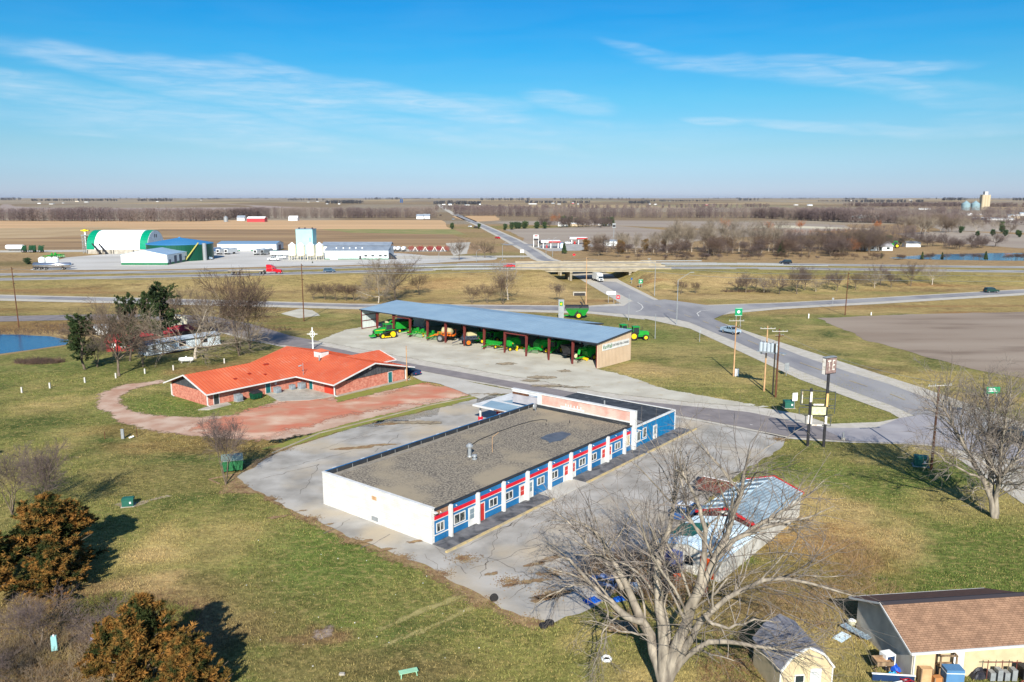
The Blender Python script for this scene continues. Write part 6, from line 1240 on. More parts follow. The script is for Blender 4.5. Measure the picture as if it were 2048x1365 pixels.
def sprayer(p, az, label, col, sc=1., whl=chrome):
    t = thing('applicator', label, 'applicator', p, az, sc=sc); m = MB()
    m.box(-2.6,2.2,-.6,.6,1.3,1.5)
    for x_ in np.linspace(-2.3,.8,5): m.box(x_-.05,x_+.05,-1.4,1.4,1.5,1.62); m.box(x_-.05,x_+.05,-1.4,-1.3,1.6,2.6); m.box(x_-.05,x_+.05,1.3,1.4,1.6,2.3)
    m.box(-2.4,.9,-1.42,-1.3,2.5,2.6); m.box(-2.4,.9,1.3,1.42,2.2,2.3); m.bar((2.,0,1.3),(4.,0,.7),.16); m.build('frame', col, t)
    MB().lathe([(.3,-1.9),(.8,-1.7),(.8,.5),(.3,.7)], 14, ax='x', o=(-.3,0,2.35)).build('tank', mat('tank_poly', S((170,160,120)), .6), t)
    for s in (-1,1): big_wheel(t, .3, s*1.3, .85, .45, whl)
    return t
def planter(p, az, label, col, sc=1., rims=yel, n=8):
    t = thing('planter', label, 'planter', p, az, None, sc); m = MB(); w_ = n*.62
    m.box(-.12,.12,-w_/2,w_/2,.85,1.1); m.bar((0,-.5,1),(3.2,0,.6),.14); m.bar((0,.5,1),(3.2,0,.6),.14); m.bar((.4,-w_/2+.3,1.0),(1.6,-.5,.9),.08); m.bar((.4,w_/2-.3,1.0),(1.6,.5,.9),.08); m.build('toolbar', col, t)
    h = MB(); r_ = MB(); y2 = MB()
    for i in range(n):
        y_ = -w_/2+w_*(i+.5)/n; h.fr((-.9,-.3,y_-.22,y_+.22,1.0),(-1.0,-.25,y_-.25,y_+.25,1.5)); r_.bar((-.1,y_,.9),(-1.0,y_,.4),.09); y2.wheel((-1.15,y_,.25),.22,.1, n=8)
    h.build('seed_boxes', col, t); r_.build('row_units', gdark, t); y2.build('press_wheels', rims, t)
    for s in (-1,1): big_wheel(t, .4, s*w_*.3, .45, .3, rims)
    return t
def combine(p, az, label, sc=1.):
    t = thing('combine_harvester', label, 'combine', p, az, sc=sc); m = MB(); m.ext([(-3.2,1.3),(1.6,1.1),(1.8,2.3),(1.4,3.3),(-2.6,3.4),(-3.3,2.6)], -1.2,1.2); m.build('body', gmach, t); cabin(t, 1.7,3.1,.85,1.9,3.2); MB().fr((-2,1,-1,1,3.41),(-2.3,1.3,-1.3,1.3,3.9)).build('grain_tank', dark, t)
    m = MB(); m.tube((1.,1.3,3.1),(-3.4,2.0,3.5),.2); m.tube((-3.4,2.,3.5),(-3.9,2.1,2.8),.24); m.build('unloading_auger', gmach, t); m = MB(); m.ext([(2.4,1.0),(4.2,.4),(4.2,.9),(2.4,1.7)], -.6,.6); m.build('feeder_house', gmach, t)
    for s in (-1,1): big_wheel(t, 1.3, s*1.5, .95, .6); big_wheel(t, -2.4, s*1.2, .6, .4)
    MB().box(-3.4,-3.3,-.6,.6,1.6,2.4).build('rear_panel', paint('bright_green', (30,170,58)), t); return t
def shp(e, w_): x_, y_ = sh_o(e, w_); return (x_, y_, .16)
def shpx(px, py): q = P(px, py, 0); return (q.x, q.y, .16)
# az: 49+180=229 looks out of the shed front
track_tractor(shpx(772,676), 212, 'green tracked tractor with yellow wheels parked out in front of the shed posts', 1.05)
combine((*sh_o(4.2,61.5),.16), 40, 'green combine with long unloading auger in the second bay from the left', .8)
sprayer((*sh_o(3.,66.5),.16), 229, 'black implement with orange lamps behind the leftmost shed post', dark, .85, orange)
disk_harrow((*sh_o(2.2,53.3),.16), 220, 'green disk harrow behind the tracked tractor, between the third and fourth posts', 1.05, w_=4.6)
disk_harrow((*sh_o(2.0,47.4),.16), 235, 'green disk harrow with its drawbar forward, left of the orange applicator', 1.05, w_=4.6)
sprayer(shpx(888,684), 160, 'orange applicator with big grey wheels in the middle of the shed', orange, 1.05)
t = sprayer(shpx(936,692), 200, 'dark grey air cart with one orange wheel, right of the orange applicator', mat('charcoal_paint', S((58,64,76)), .5), .95, orange); m = MB(); m.ext([(-2.2,1.4),(1.2,1.4),(1.6,1.8),(1.0,2.3),(-1.8,2.4)], -.8,.8); m.build('hopper', MATS['charcoal_paint'], t)
planter((*sh_o(2.4,30.3),.16), 229, 'green planter with yellow wheel just left of the second steel portal', gmach, 1.0, n=8)
planter((*sh_o(3.,25.4),.16), 200, 'small green planter with yellow flecks under the right steel portal', gdark, .95, n=7)
baler(shpx(1030,700), 35, 'green round baler under the right steel portal, left one of three', 1.0); baler(shpx(1088,706), 35, 'green round baler with yellow wheels, middle one of three', 1.02)
t = thing('seed_tender', 'dark seed tender with large pale wheels, right of the middle baler', 'cart', (*sh_o(4.5,9.5),.16), 30); MB().fr((-1.6,1.6,-1,1,1.2),(-2,2,-1.4,1.4,2.9)).build('hopper', dark, t); MB().box(-2,3.4,-.5,.5,.9,1.19).build('frame', dark, t)
for s in (-1,1): big_wheel(t, 0, s*1.3, .8, .45, paint('cream_rim', (200,196,160)))
t = baler(shpx(1176,721), 215, 'green grain auger machine with grey spout next to the tan end wall', 1.0); t.name = 'grain_machine'; m = MB(); m.tube((.8,.4,2.5),(3.,.9,2.7),.3); m.tube((3.,.9,2.7),(3.4,1.0,1.6),.28); m.build('spout', gmach, t); MB().tube((2.2,.9,.5),(4.4,1.9,.45),.12).build('tow_arm', dark, t)
planter((*sh_o(3.2,57.6),.16), 205, 'green planter directly behind the cab of the tracked tractor', gmach, .9, n=8); baler((*sh_o(5.5,36.2),.16), 30, 'green baler in the shade between the grey air cart and the green planter', .95)
disk_harrow((*sh_o(4.5,20.),.16), 240, 'green disk harrow in the shade between the left and middle balers', .85, w_=4.2)
combine((*sh_o(8,34),.16), 229, 'dark green combine deep in the shed behind the planters', .8); combine((*sh_o(8.5,16),.16), 229, 'dark green combine in the shade behind the middle baler', .8); planter((*sh_o(8.,44.),.16), 229, 'green planter in deep shade behind the orange applicator', gdark, 1.0)
# outside the shed
t = thing('grain_cart', 'bright green grain cart with black tarpaulin behind the machine shed', 'grain cart', (*P(1152,637,0).xy,0), 0, sc=.98)
m = MB(); m.fr((-1.7,2.4,-1,1,.9),(-3.,3.4,-1.6,1.6,2.6)); m.box(-3.,3.4,-1.6,1.6,2.61,3.0); m.build('hopper', gmach, t); m = MB(); m.ext([(-1.7,2.75),(1.7,2.75),(1.2,3.5),(0,3.9),(-1.2,3.5)], -3.05, 3.45, 'x'); m.build('tarpaulin', dark, t); m = MB(); m.bar((-2,0,.9),(-5.,0,.7),.25); m.build('drawbar', gmach, t); m = MB(); m.tube((-.5,-1.3,1.),(1.6,-1.5,4.3),.2); m.tube((1.6,-1.5,4.3),(1.0,-1.5,4.9),.22); m.build('auger', dark, t)
for s in (-1,1): big_wheel(t, .6, s*1.3, .95, .6)
big_wheel(t, -4.6, 0, .5, .3)
tractor((*P(1273,680,0).xy,0), 5, 'green tractor with yellow wheels at the right corner of the machine shed', sc=1.12)
tractor((*P(1248,674,0).xy,0), 20, 'green tractor mostly hidden behind the tan end wall of the shed', sc=1.05)
t = thing('pylon_sign', 'grey pylon sign with a green and yellow emblem behind the machine shed', 'sign', (*P(1122,640,0).xy,0), 0); h_ = 5.6; MB().box(-.75,.75,-.2,.2,0,h_).build('pylon', steel, t); MB().box(-.42,.42,-.26,-.201,h_-1.7,h_-.6).build('emblem_panel', gmach, t); m = MB(); m.add([(-.25,-.28,h_-1.4),(.1,-.28,h_-1.5),(.3,-.28,h_-1.1),(.12,-.28,h_-1.0),(.2,-.28,h_-.75),(-.05,-.28,h_-.95),(-.28,-.28,h_-1.05)],[(0,1,2,3,4,5,6)]); m.build('emblem', yel, t)
# ================================================================ POLES, WIRES, SIGNS
ins = mat('insulator', S((150,158,160)), .3)
def pole(px, pb, pt, label, m_=woodd, r=.16, arms=(), tilt=0., knobs=0, lamp=False, grp=None, nm='utility_pole', cat='utility pole'):
    p = P(px, pb); h = hgt(p, pt); t = thing(nm, label, cat, p, 0, grp); MB().tube((0,0,-.2),(tilt*h,0,h), r, r*.62, 10).build('pole', m_, t)
    for (f, w_, a, mm) in arms:
        m = MB(); z_ = h*f; c, s = math.cos(rad(a)), math.sin(rad(a)); m.bar((tilt*z_-w_/2*c,-.2-w_/2*s,z_),(tilt*z_+w_/2*c,-.2+w_/2*s,z_),.09,.11); m.build('crossarm', mm, t); i_ = MB()
        for k in (-.46,-.2,.2,.46): i_.tube((tilt*z_+k*w_*c,-.2+k*w_*s,z_+.06),(tilt*z_+k*w_*c,-.2+k*w_*s,z_+.24),.045)
        i_.build('insulator', ins, t)
    for k in range(knobs): z_ = h*(.97-.12*k); MB().tube((tilt*z_,0,z_),(tilt*z_+.45,-.1,z_+.05),.09).build('insulator', dark, t)
    return t, Vector((p.x+tilt*h, p.y, p.z+h))
armw = paint('grey_crossarm', (176,172,162), .7)
PT = {}
_, PT['a'] = pole(38,655,535,'tall wooden utility pole by the left pond road', knobs=3, tilt=-.015)
_, PT['b'] = pole(608,643,528,'tall wooden utility pole on the grass left of the machine shed', knobs=3)
_, PT['c'] = pole(1172,612,515,'tall wooden pole in front of the overpass', woodl, knobs=1)
_, PT['d'] = pole(1690,631,545,'tall wooden pole at the edge of the ploughed field', knobs=4, tilt=.01)
pole(1467,753,640,'pale wooden pole with a cross arm and drop wires beside the crossroad', woodl, arms=((.985,2.8,0,armw),(.88,1.8,0,woodd)), tilt=.0)
pole(1528,783,652,'pale wooden pole with a cross arm carrying the left side of the transformer platform', woodl, arms=((.96,2.6,0,armw),))
pole(1545,790,688,'shorter pale wooden pole under the middle of the transformer platform', woodl)
pole(1551,795,658,'dark brown wooden pole with a cross arm right of the transformers', woodd, .19, arms=((.965,2.6,0,armw),(.9,1.6,20,woodd)))
pole(1862,940,770,'dark wooden utility pole with a pale cross arm in front of the large lawn tree', woodd, .17, arms=((.995,3.2,10,armw),))
pole(814,763,692,'thin pale light pole at the corner of the brick building', woodl, .11)
pole(1257,641,589,'grey metal signal pole with a small side arm near the crossroad', steel, .12, arms=((.8,.8,0,steel),)); pole(1310,678,629,'grey post standing on the grass right of the two green tractors', steel, .1)
def lamp(px, pb, pt, label, arm, m_=steel):
    p = P(px, pb); h = hgt(p, pt); t = thing('street_lamp', label, 'street lamp', p, 0); MB().tube((0,0,0),(0,0,h*.85),.13,.09,8).build('pole', m_, t); MB().tube((0,0,h*.85),(arm,0,h),.06).build('arm', m_, t); MB().box(arm-.1,arm+.9,-.15,.15,h-.06,h+.08).build('lamp_head', m_, t)
lamp(1353,650,545,'grey street lamp with a long slanting arm at the junction', 3.2); lamp(1309,592,518,'slim grey street lamp at the east abutment of the overpass', -2.6); lamp(1000,543,520,'slim lamp beside the red car west of the overpass', 1.5)
for px_, pb, pt, l in ((1092,511,478,'slim lamp on the verge left of the fuel station'),(1105,514,476,'slim lamp on the verge below the fuel station'),(878,524,503,'slim lamp behind the highway near the two co-op trees'),(953,524,500,'slim lamp by the highway right of the two co-op trees'),(1005,522,486,'tall lamp post at the far road junction')): lamp(px_, pb, pt, l, 1.2)
tf = thing('transformer_platform', 'grey transformers on a raised platform between the wooden poles', 'transformers', (*P(1539,788,0).xy,0), -35)
h_ = 7.3; m = MB(); m.box(-2.4,2.4,-.6,.6,h_-.15,h_); m.box(-1.9,-1.7,-.2,.2,h_-.6,h_-.15); m.box(1.,1.2,-.2,.2,h_-.6,h_-.15); m.build('platform', steel, tf)
for x_ in (-1.9,-1.25,-.6,.05,.7): m = MB(); m.lathe([(.3,0),(.32,.1),(.32,1.35),(.26,1.5)], 12, (x_,0), o=(0,0,h_)); m.build('transformer', paint('transformer_grey', (170,180,186), .5), tf); MB().tube((x_,0,h_+1.5),(x_+.1,0,h_+1.85),.07).build('bushing', ins, tf)
def wire(a, b, sag, label, r=.03, n=14):
    a = Vector(a); b = Vector(b); o_ = a.copy(); pts = [a.lerp(b, i/n)-Vector((0,0,4*sag*(i/n)*(1-i/n)))-o_ for i in range(n+1)]; m = MB(); m.path(pts, r, 3); o = m.build('power_line', steel, loc=o_); tag(o, label, 'wire', 'power lines between the wooden poles')
ax = PT['a']+Vector((-120,-14,0)); dx = PT['d']+Vector((150,25,0))
for dz, nm in ((-.4,'upper'),(-2.0,'lower')):
    for a, b, l in ((ax,PT['a'],'left edge and the pond road pole'),(PT['a'],PT['b'],'pond road pole and the pole left of the shed'),(PT['b'],PT['c'],'pole left of the shed and the pole at the overpass'),(PT['c'],PT['d'],'overpass pole and the ploughed field pole'),(PT['d'],dx,'ploughed field pole and the right edge')):
        wire(a+Vector((.3,0,dz)), b+Vector((.3,0,dz)), 1.6, '%s wire strung between the %s' % (nm, l), .045)
wire((44.2,130,11),(51.9,94,11.), 1., 'wire from the transformer poles to the pole by the lawn tree', .02)
sgn = paint('sign_green', (16,140,92), .4); sw = paint('sign_white', (236,238,236), .4)
def sign(px, pb, pt, wd, ht, label, m_, az=0, posts=1, th=.05, lines=True, cat='sign', nm='road_sign', face=None, sym=None):
    p = P(px, pb); h = hgt(p, pt); t = thing(nm, label, cat, p, az); 
    for k in range(posts): x_ = 0 if posts == 1 else (-wd*.3+wd*.6*k/(posts-1)); MB().box(x_-.05,x_+.05,-.05,.05,0,h-.1).build('post', steel, t)
    MB().box(-wd/2,wd/2,-.05-th,-.051,h-ht,h).build('panel', m_, t)
    if sym == 'shield': 
        m = MB(); m.box(-wd/2+.06,wd/2-.06,-.06-th,-.051-th,h-.14,h-.08); m.box(-wd/2+.06,wd/2-.06,-.06-th,-.051-th,h-ht+.08,h-ht+.14); m.lathe([(min(wd,ht)*.2,-.01),(min(wd,ht)*.2,.0)], 14, ax='y', o=(0,-.055-th,h-ht*.5)); m.build('symbol', sw, t)
    if sym == 'bar': MB().box(-wd*.32,wd*.32,-.07-th,-.051-th,h-ht*.58,h-ht*.42).build('symbol', sw, t)
    if sym == 'rows': m = MB(); [m.box(-wd*.38,wd*(.1+.08*(i%3)),-.065-th,-.051-th,h-ht*(.25+.2*i)-.06,h-ht*(.25+.2*i)+.04) for i in range(3)]; m.build('symbol', sw, t)
    return t
sign(1475,668,616,1.8,2.0,'green route sign with a white disc on two posts at the crossroad', sgn, 0, 2, sym='shield'); sign(1281,576,559,1.5,1.6,'green sign on the bank just right of the overpass', sgn, 0, 2, sym='shield')
sign(1978,850,774,2.0,1.0,'small green direction sign seen through the large lawn tree', sgn, 0, 2, sym='rows'); sign(1236,610,591,1.1,1.1,'red and white no entry sign at the ramp mouth', redt, 0, 2, sym='bar'); sign(1222,607,583,2.9,1.0,'blank white sign panel on two posts left of the no entry sign', sw, 0, 2); 
sign(1572,752,726,1.0,1.5,'grey back of a road sign at the crossroad verge', steel, 20); sign(1588,818,786,.9,1.3,'small white sign on a thin post beside the green utility box', sw, 15); sign(1399,684,660,.5,.6,'tiny sign on a thin post on the verge left of the pickup', steel, 0); sign(1263,568,556,.6,.8,'small blue sign by the overpass column', cblu, 0); sign(1665,612,596,.6,.6,'tiny marker sign on the ramp verge', steel, 0); sign(1044,519,500,2.0,1.6,'white sign on two posts beside the far road, near the highway', sw, 0, 2); sign(1148,516,508,1.5,1.0,'small red and white sign beyond the overpass', redt, 0); sign(822,748,735,.4,.4,'white marker stakes on the apron corner by the brick building', sw, 0)
for px_, pb, pt, l in ((1617,637,628,'short white marker post left of the tall field pole'),(1742,631,625,'short white marker post right of the tall field pole'),(1583,905,898,'x')):
    if l == 'x': continue
    p = P(px_,pb); tag(MB().box(-.12,.12,-.12,.12,0,max(.8,hgt(p,pt))).build('marker_post', sw, loc=p), l, 'post')
t = sign(1223,583,570,3.,.2,'flat dark culvert mouth on the tan bank west of the overpass', concrete, 0, 1) if False else None
p = P(1159,592); tt = thing('culvert', 'dark concrete culvert mouth in the tan bank by the wooden pole', 'culvert', p, 0); MB().box(-2.2,2.2,-.3,1.0,1.0,1.3).build('headwall', concrete, tt); MB().box(-1.9,1.9,-.1,.9,-.3,.99).build('opening', dark, tt); m = MB(); m.box(-2.2,-1.91,-.3,1,0,.99); m.box(1.91,2.2,-.3,1,0,.99); m.build('wing_wall', concrete, tt)
# motel sign frame and tall sign
fr0 = P(1615,893,0); fr1 = P(1648,895,0); px0 = Vector((fr0.x,fr0.y,0)); t = thing('motel_sign', 'rusty motel sign skeleton with a tilted letter box on its tall pole', 'sign', (fr0.x,fr0.y+.0,0), -4)
dx_ = (fr1-fr0).length; hp = 10.4; m = MB(); m.tube((dx_,0,0),(dx_,0,hp),.2,n=8); m.tube((0,0,0),(0,0,8.0),.2,n=8); m.build('pole', dark, t)
W_ = mat('flaking_white_steel', S((224,218,206)), .6, col2=S((150,120,90)), scale=2, lo=.5, hi=.7)
m = MB(); [MB().box(*q_).build('white_sleeve', W_, t) for q_ in ((-.15,.15,-.23,-.2,6.2,7.6),(dx_-.15,dx_+.15,-.23,-.2,3.2,4.3),(-.3,-.1,-.25,-.2,3.2,4.4),(.1,.3,-.25,-.2,3.2,4.4),(.35,dx_-.4,-.2,-.1,5.75,5.95),(.3,dx_-.5,-.2,-.1,2.95,3.1),(-1.2,-1.1,-.2,-.1,6.0,7.6))]; MB().box(dx_-.13,dx_+.13,-.23,-.19,5.6,7.4).build('yellow_sleeve', paint('faded_yellow', (226,184,120)), t)
m = MB()
for a, b in (((-1.3,0,7.8),(dx_+1.1,0,7.6)),((-1.3,0,5.8),(-1.3,0,7.8)),((dx_+1.1,0,4.6),(dx_+1.1,0,7.6)),((-1.3,0,5.8),(dx_+1.1,0,5.7)),((-1.4,0,5.4),(dx_+1.1,0,5.35)),((-1.4,0,4.5),(dx_+.9,0,4.4)),((-1.4,0,4.5),(-1.4,0,5.4)),((-.5,0,3.1),(-.5,0,4.4)),((dx_+.7,0,2.9),(dx_+.7,0,4.2)),((-.5,0,3.0),(dx_+.7,0,2.9)),((-.6,.3,5.6),(dx_+.6,.3,5.5)),((-.6,.3,4.2),(dx_+.6,.3,4.1)),((-1.3,.3,7.7),(dx_+1.1,.3,7.5)),((-1.3,0,6.7),(dx_+1.1,0,6.6))): m.bar(a,b,.09)
m.build('frame', mat('grey_black_steel', S((74,78,76)), .7), t); MB().box(.15,dx_-.1,-.3,-.1,4.5,5.55).build('notice_panel', mat('faded_panel', S((214,216,176)), .6, col2=S((180,184,140)), scale=3), t)
top = thing('x','x','x') if False else None
bx = MB(); c_, s_ = math.cos(rad(32)), math.sin(rad(32))
def rb(l0,l1,w0,w1,z0,z1): 
    vs = [(dx_+l*c_-w*s_, l*s_+w*c_, z) for z in (z0,z1) for l, w in ((l0,w0),(l1,w0),(l1,w1),(l0,w1))]; return MB().add(vs, [(0,3,2,1),(4,5,6,7),(0,1,5,4),(1,2,6,5),(2,3,7,6),(3,0,4,7)])
rb(-1.0,1.0,-.3,.3,hp-.3,hp+1.9).build('letter_box', dark, t); rb(-.95,.95,-.33,-.301,hp-.2,hp+1.8).build('letter_panel', mat('dirty_red_panel', S((150,128,122)), .6, col2=S((112,90,86)), scale=3), t)
for i, ch in enumerate('TE'):
    l_ = -.4+.8*i; text_mesh(ch, 2.0, W_, t, (dx_+l_*c_-(-.35)*s_, l_*s_+(-.35)*c_, hp+.8), (rad(90),0,rad(32)), sx=.5)
rb(-1.02,1.02,-.32,.32,hp+1.9,hp+1.98).build('box_top', steel, t); rb(-1.03,-1.001,-.25,.25,hp-.3,hp+1.8).build('side_panel', W_, t)
q = P(1686,882,0); t = thing('hydrant', 'small pale utility post on the edge of the drive right of the motel sign', 'hydrant', (q.x,q.y,0)); MB().tube((0,0,0),(0,0,.45),.28).build('base', concrete, t); MB().tube((0,0,.45),(0,0,1.25),.12).build('stem', steel, t)
p = P(1453,752,0); t = thing('utility_pedestal', 'pair of white utility posts at the foot of the pale wooden pole', 'utility post', (p.x+1.6,p.y-.3,0)); [MB().box(x_-.14,x_+.14,-.1,.1,0,1.4).build('post', sw, t) for x_ in (0,.45)]
# green boxes
def ubox(px, py, label, az, sc, m_=None):
    p = P(px, py); t = thing('utility_box', label, 'utility box', p, az, None, sc); m_ = m_ or paint('utility_green', (40,96,82), .5); MB().box(-.8,.8,-.6,.6,.1,1.1).build('cabinet', m_, t); MB().fr((-.86,.86,-.66,.66,1.1),(-.8,.8,-.2,.6,1.3)).build('lid', m_, t); MB().box(-.95,.95,-.75,.75,0,.1).build('pad', concrete, t); MB().box(.25,.5,-.62,-.6,.5,.8).build('warning_label', sw, t)
ubox(257,1012,'dark green utility box on the left lawn with a bare soil trail', 15, .72); ubox(1577,816,'green utility box on the grass by the small white sign', 0, .95); ubox(1841,932,'large green utility box beside the dark pole near the lawn tree', -20, 1.0)
sheet('dirt_patch', [(228,1010),(250,1004),(275,1004),(335,990),(345,993),(300,1003),(275,1014),(245,1017)], MATS['muddy_patch'], 1, .4, .15)
for px_, py_, l in ((100,777,'first'),(170,766,'second'),(44,786,'x'),(232,757,'third'),(290,748,'fourth'),(347,741,'fifth'),(449,727,'sixth')):
    p = P(px_,py_); h_ = 1.1
    lab = {44:'leftmost white campsite post on the lawn, below the pond',100:'white campsite post directly below the reddish bush',170:'white campsite post below the small pine',232:'white campsite post left of the pale tree trunk',290:'white campsite post right of the pale tree trunk',347:'white campsite post left of the propane tank',449:'white campsite post just behind the orange roof'}[px_]
    tag(MB().box(-.12,.12,-.1,.1,0,1.0).build('campsite_post', paint('grey_white', (196,192,184), .7), loc=p), lab, 'post', 'campsite posts in a line across the lawn')
p = P(246,878); t = thing('utility_pedestal', 'grey meter post with two thin stakes on the left lawn', 'utility post', p); MB().box(-.2,.2,-.1,.1,0,1.4).build('cabinet', steel, t); MB().tube((-2.4,-.2,0),(-2.4,-.2,1.1),.05).build('stake', woodd, t); MB().tube((1.6,.8,0),(1.6,.8,1.4),.05).build('stake', woodd, t); MB().tube((.8,.1,.1),(1.4,.3,.3),.12).build('pipe', sw, t)
p = P(373,726); t = thing('propane_tank', 'white propane tank lying on the grass by the pale dead tree', 'gas tank', p, 8, sc=.95); MB().lathe([(.1,-1.6),(.38,-1.45),(.48,-1.2),(.48,1.2),(.38,1.45),(.1,1.6)], 16, ax='x', o=(0,0,.75)).build('tank', cwht, t, smooth=True); MB().tube((0,0,1.2),(0,0,1.42),.18).build('valve_dome', sw, t); [MB().box(x_-.1,x_+.1,-.3,.3,0,.35).build('foot', concrete, t) for x_ in (-.9,.9)]
# bench
p = P(817,1352); t = thing('bench', 'mint green wooden bench standing on the lawn at the bottom of the picture', 'bench', (p.x,p.y,0), 20, sc=.85); m = MB(); [m.box(-.78,.78,y_-.09,y_+.09,.42,.46) for y_ in (-.2,0,.2)]; m.build('seat', paint('mint_paint', (150,200,164), .7), t)
for x_ in (-.62,.62):
    for y_ in (-.2,.2): MB().bar((x_*1.08,y_*1.2,0),(x_,y_,.42),.07).build('leg', MATS['mint_paint'], t)
    MB().box(x_-.04,x_+.04,-.22,.22,.36,.42).build('crosspiece', MATS['mint_paint'], t)
def tyre(px, py, label, az=0, flat=True, grp=None, r=.36):
    p = P(px, py); t = thing('old_tyre', label, 'tyre', p, az, grp); 
    if flat: MB().lathe([(r*.55,0),(r*.95,.0),(r,.05),(r,.18),(r*.95,.22),(r*.55,.22)], 16).build('tyre', rubber, t); 
    else: MB().wheel((0,0,r), r, .22).build('tyre', rubber, t)
    MB().lathe([(r*.54,.06),(r*.5,.16)], 12).build('rim', steel, t) if flat else MB().lathe([(r*.55,-.08),(r*.5,.08)], 12, ax='y', o=(0,0,r)).build('rim', chrome, t)
tyre(988,1204,'old tyre with its rim standing on the lot edge', 20, False); tyre(1087,1254,'black tyre lying at the corner of the lot, left of the two',); tyre(1099,1248,'black tyre lying at the corner of the lot, right of the two')
p = P(1213,1320); t = thing('old_tyre', 'white walled tyre planter on the grass left of the huge tree', 'tyre', p); MB().lathe([(.2,0),(.38,0),(.4,.12),(.3,.22),(.2,.1)], 16).build('tyre', sw, t); MB().lathe([(.19,.02),(.19,.1)], 12).build('soil', dark, t)
p = P(684,1350); tag(MB().fr((-.22,.22,-.12,.12,0),(-.18,.18,-.1,.1,.14)).build('stone_block', concrete, loc=p), 'small grey block on the grass left of the mint bench', 'block')
# rubbish flecks on the lawn
fl = MB(); 
for i in range(30):
    p = P(rr.uniform(480,1000), rr.uniform(1060,1340)); 
    if (p.x+21.1)*(-.59)+82.2-6 > p.y: s_ = rr.uniform(.015,.04); fl.box(p.x-s_,p.x+s_,p.y-s_,p.y+s_,0,.04)
tag(fl.build('litter', sw), 'white scraps of litter scattered over the lawn south of the motel', 'litter', kind='stuff')
# ================================================================ CO-OP YARD
def azof(a, b): return math.degrees(math.atan2(b.y-a.y, b.x-a.x))
greenb = paint('green_base', (30,112,74), .5); gfab = paint('green_fabric', (0,140,104), .35); wfab = mat('white_fabric', S((236,238,238)), .35, col2=S((222,226,226)), scale=.05)
a = P(174,508); b = P(296,508); FB = thing('fabric_barn', 'big arched white fabric barn with dark green bands at both ends', 'barn', a, azof(a,b)); LF = (b-a).length; hf = hgt(a, 466)+1.2
WD2 = 24.; arch = [(0,2.6)]+[(WD2/2-WD2/2*math.cos(q)**1.0*1., 2.6+(hf-2.6)*math.sin(q)**.9) for q in np.linspace(.08,1.57,9)]; arch += [(WD2-x_, z_) for x_, z_ in arch[-2::-1]]
MB().ext([(0,0),(WD2,0),(WD2,2.6),(0,2.6)], 0, LF, 'x').build('concrete_base', concrete, FB)
MB().ext([(x_,z_+.01) for x_,z_ in arch], LF*.13, LF*.87, 'x').build('fabric_cover', wfab, FB)
for x0, x1 in ((0.1,LF*.128),(LF*.872,LF-.1)): MB().ext([(x_,z_+.01) for x_,z_ in arch], x0, x1, 'x').build('green_band', gfab, FB)
m = MB(); m.ext([(x_,z_) for x_,z_ in [(p_[0]*.98+.2,p_[1]*.985) for p_ in arch]], LF-.09, LF+.05, 'x'); m.build('end_panel', wht_rib, FB); m = MB(); m.box(LF+.05,LF+.1,WD2/2-1.6,WD2/2-.6,hf-4.5,hf-2.5); m.box(LF+.05,LF+.1,WD2/2+.6,WD2/2+1.6,hf-4.5,hf-2.5); m.build('end_vent', dark, FB)
m = MB()
for x_ in (.3,8,9.5,14.5,16,28,34): m.box(x_,x_+.35,-.25,-.01,0,2.3)
m.build('buttress', dark, FB)
for k, (px_, nm) in enumerate(((190,'left'),(203,'right'))):
    q = P(px_+9, 509); t = thing('conveyor', 'black loading conveyor leaning on the fabric barn, %s one of two' % nm, 'conveyor', q, 0); m = MB(); m.bar((1,-1,.4),(-4.8,2,6.2),.9,.35); m.build('belt', dark, t); m = MB(); m.bar((-2,.4,3.2),(-1,.2,.3),.15); m.wheel((0,0,.4),.4,1.2); m.build('undercarriage', dark, t)
q = P(172,507); t = thing('leg_tower', 'lattice bucket elevator tower with a yellow head at the left end of the fabric barn', 'tower', q, 0); ht_ = hgt(q, 459); m = MB()
for x_, y_ in ((-1.6,0),(0.6,0),(-1.6,2.4),(.6,2.4)): m.bar((x_,y_,0),(x_,y_,ht_*.74),.22)
for i in range(6): z0, z1 = ht_*.74*i/6, ht_*.74*(i+1)/6; m.bar((-1.6,0,z0),(.6,0,z1),.12); m.bar((.6,0,z0),(-1.6,0,z1),.12); m.bar((-1.6,0,z1),(.6,0,z1),.14); m.bar((.6,0,z1),(.6,2.4,z0),.12)
m.box(-2,3.4,-.3,2.6,ht_*.74,ht_*.77); m.build('lattice', steel, t); MB().box(-.3,.5,.6,1.4,ht_*.3,ht_*.95).build('elevator_leg', sw, t); m = MB(); m.box(-2.1,2.6,.2,1.8,ht_*.93,ht_*.97); m.box(-.6,.8,.3,1.7,ht_*.9,ht_); m.build('head', yel, t); MB().bar((0,1,ht_*.75),(4,5,ht_*.7),.5).build('spout', steel, t)
q0 = P(341,523); rr0 = 64.5/F*fwd(q0); TG = thing('storage_tank', 'wide dark green round storage tank with a shallow blue grey cone roof', 'tank', (q0.x,q0.y+rr0*.8,q0.z)); hw = hgt(P(341,521), 489)
MB().lathe([(rr0,0),(rr0,hw)], 48).build('tank_wall', mat('tank_green', S((14,84,62)), .4, kind='ribs', p=(1.5,), col2=S((12,70,52)), scale=.1), TG); MB().lathe([(rr0+.2,hw+.0),(rr0+.2,hw+.3),(rr0*.5,hw+1.9),(.6,hw+3.2),(.5,hw+3.6)], 48).build('tank_roof', mat('tank_roof_blue', S((52,118,168)), .5, col2=S((64,124,170)), scale=.1), TG)
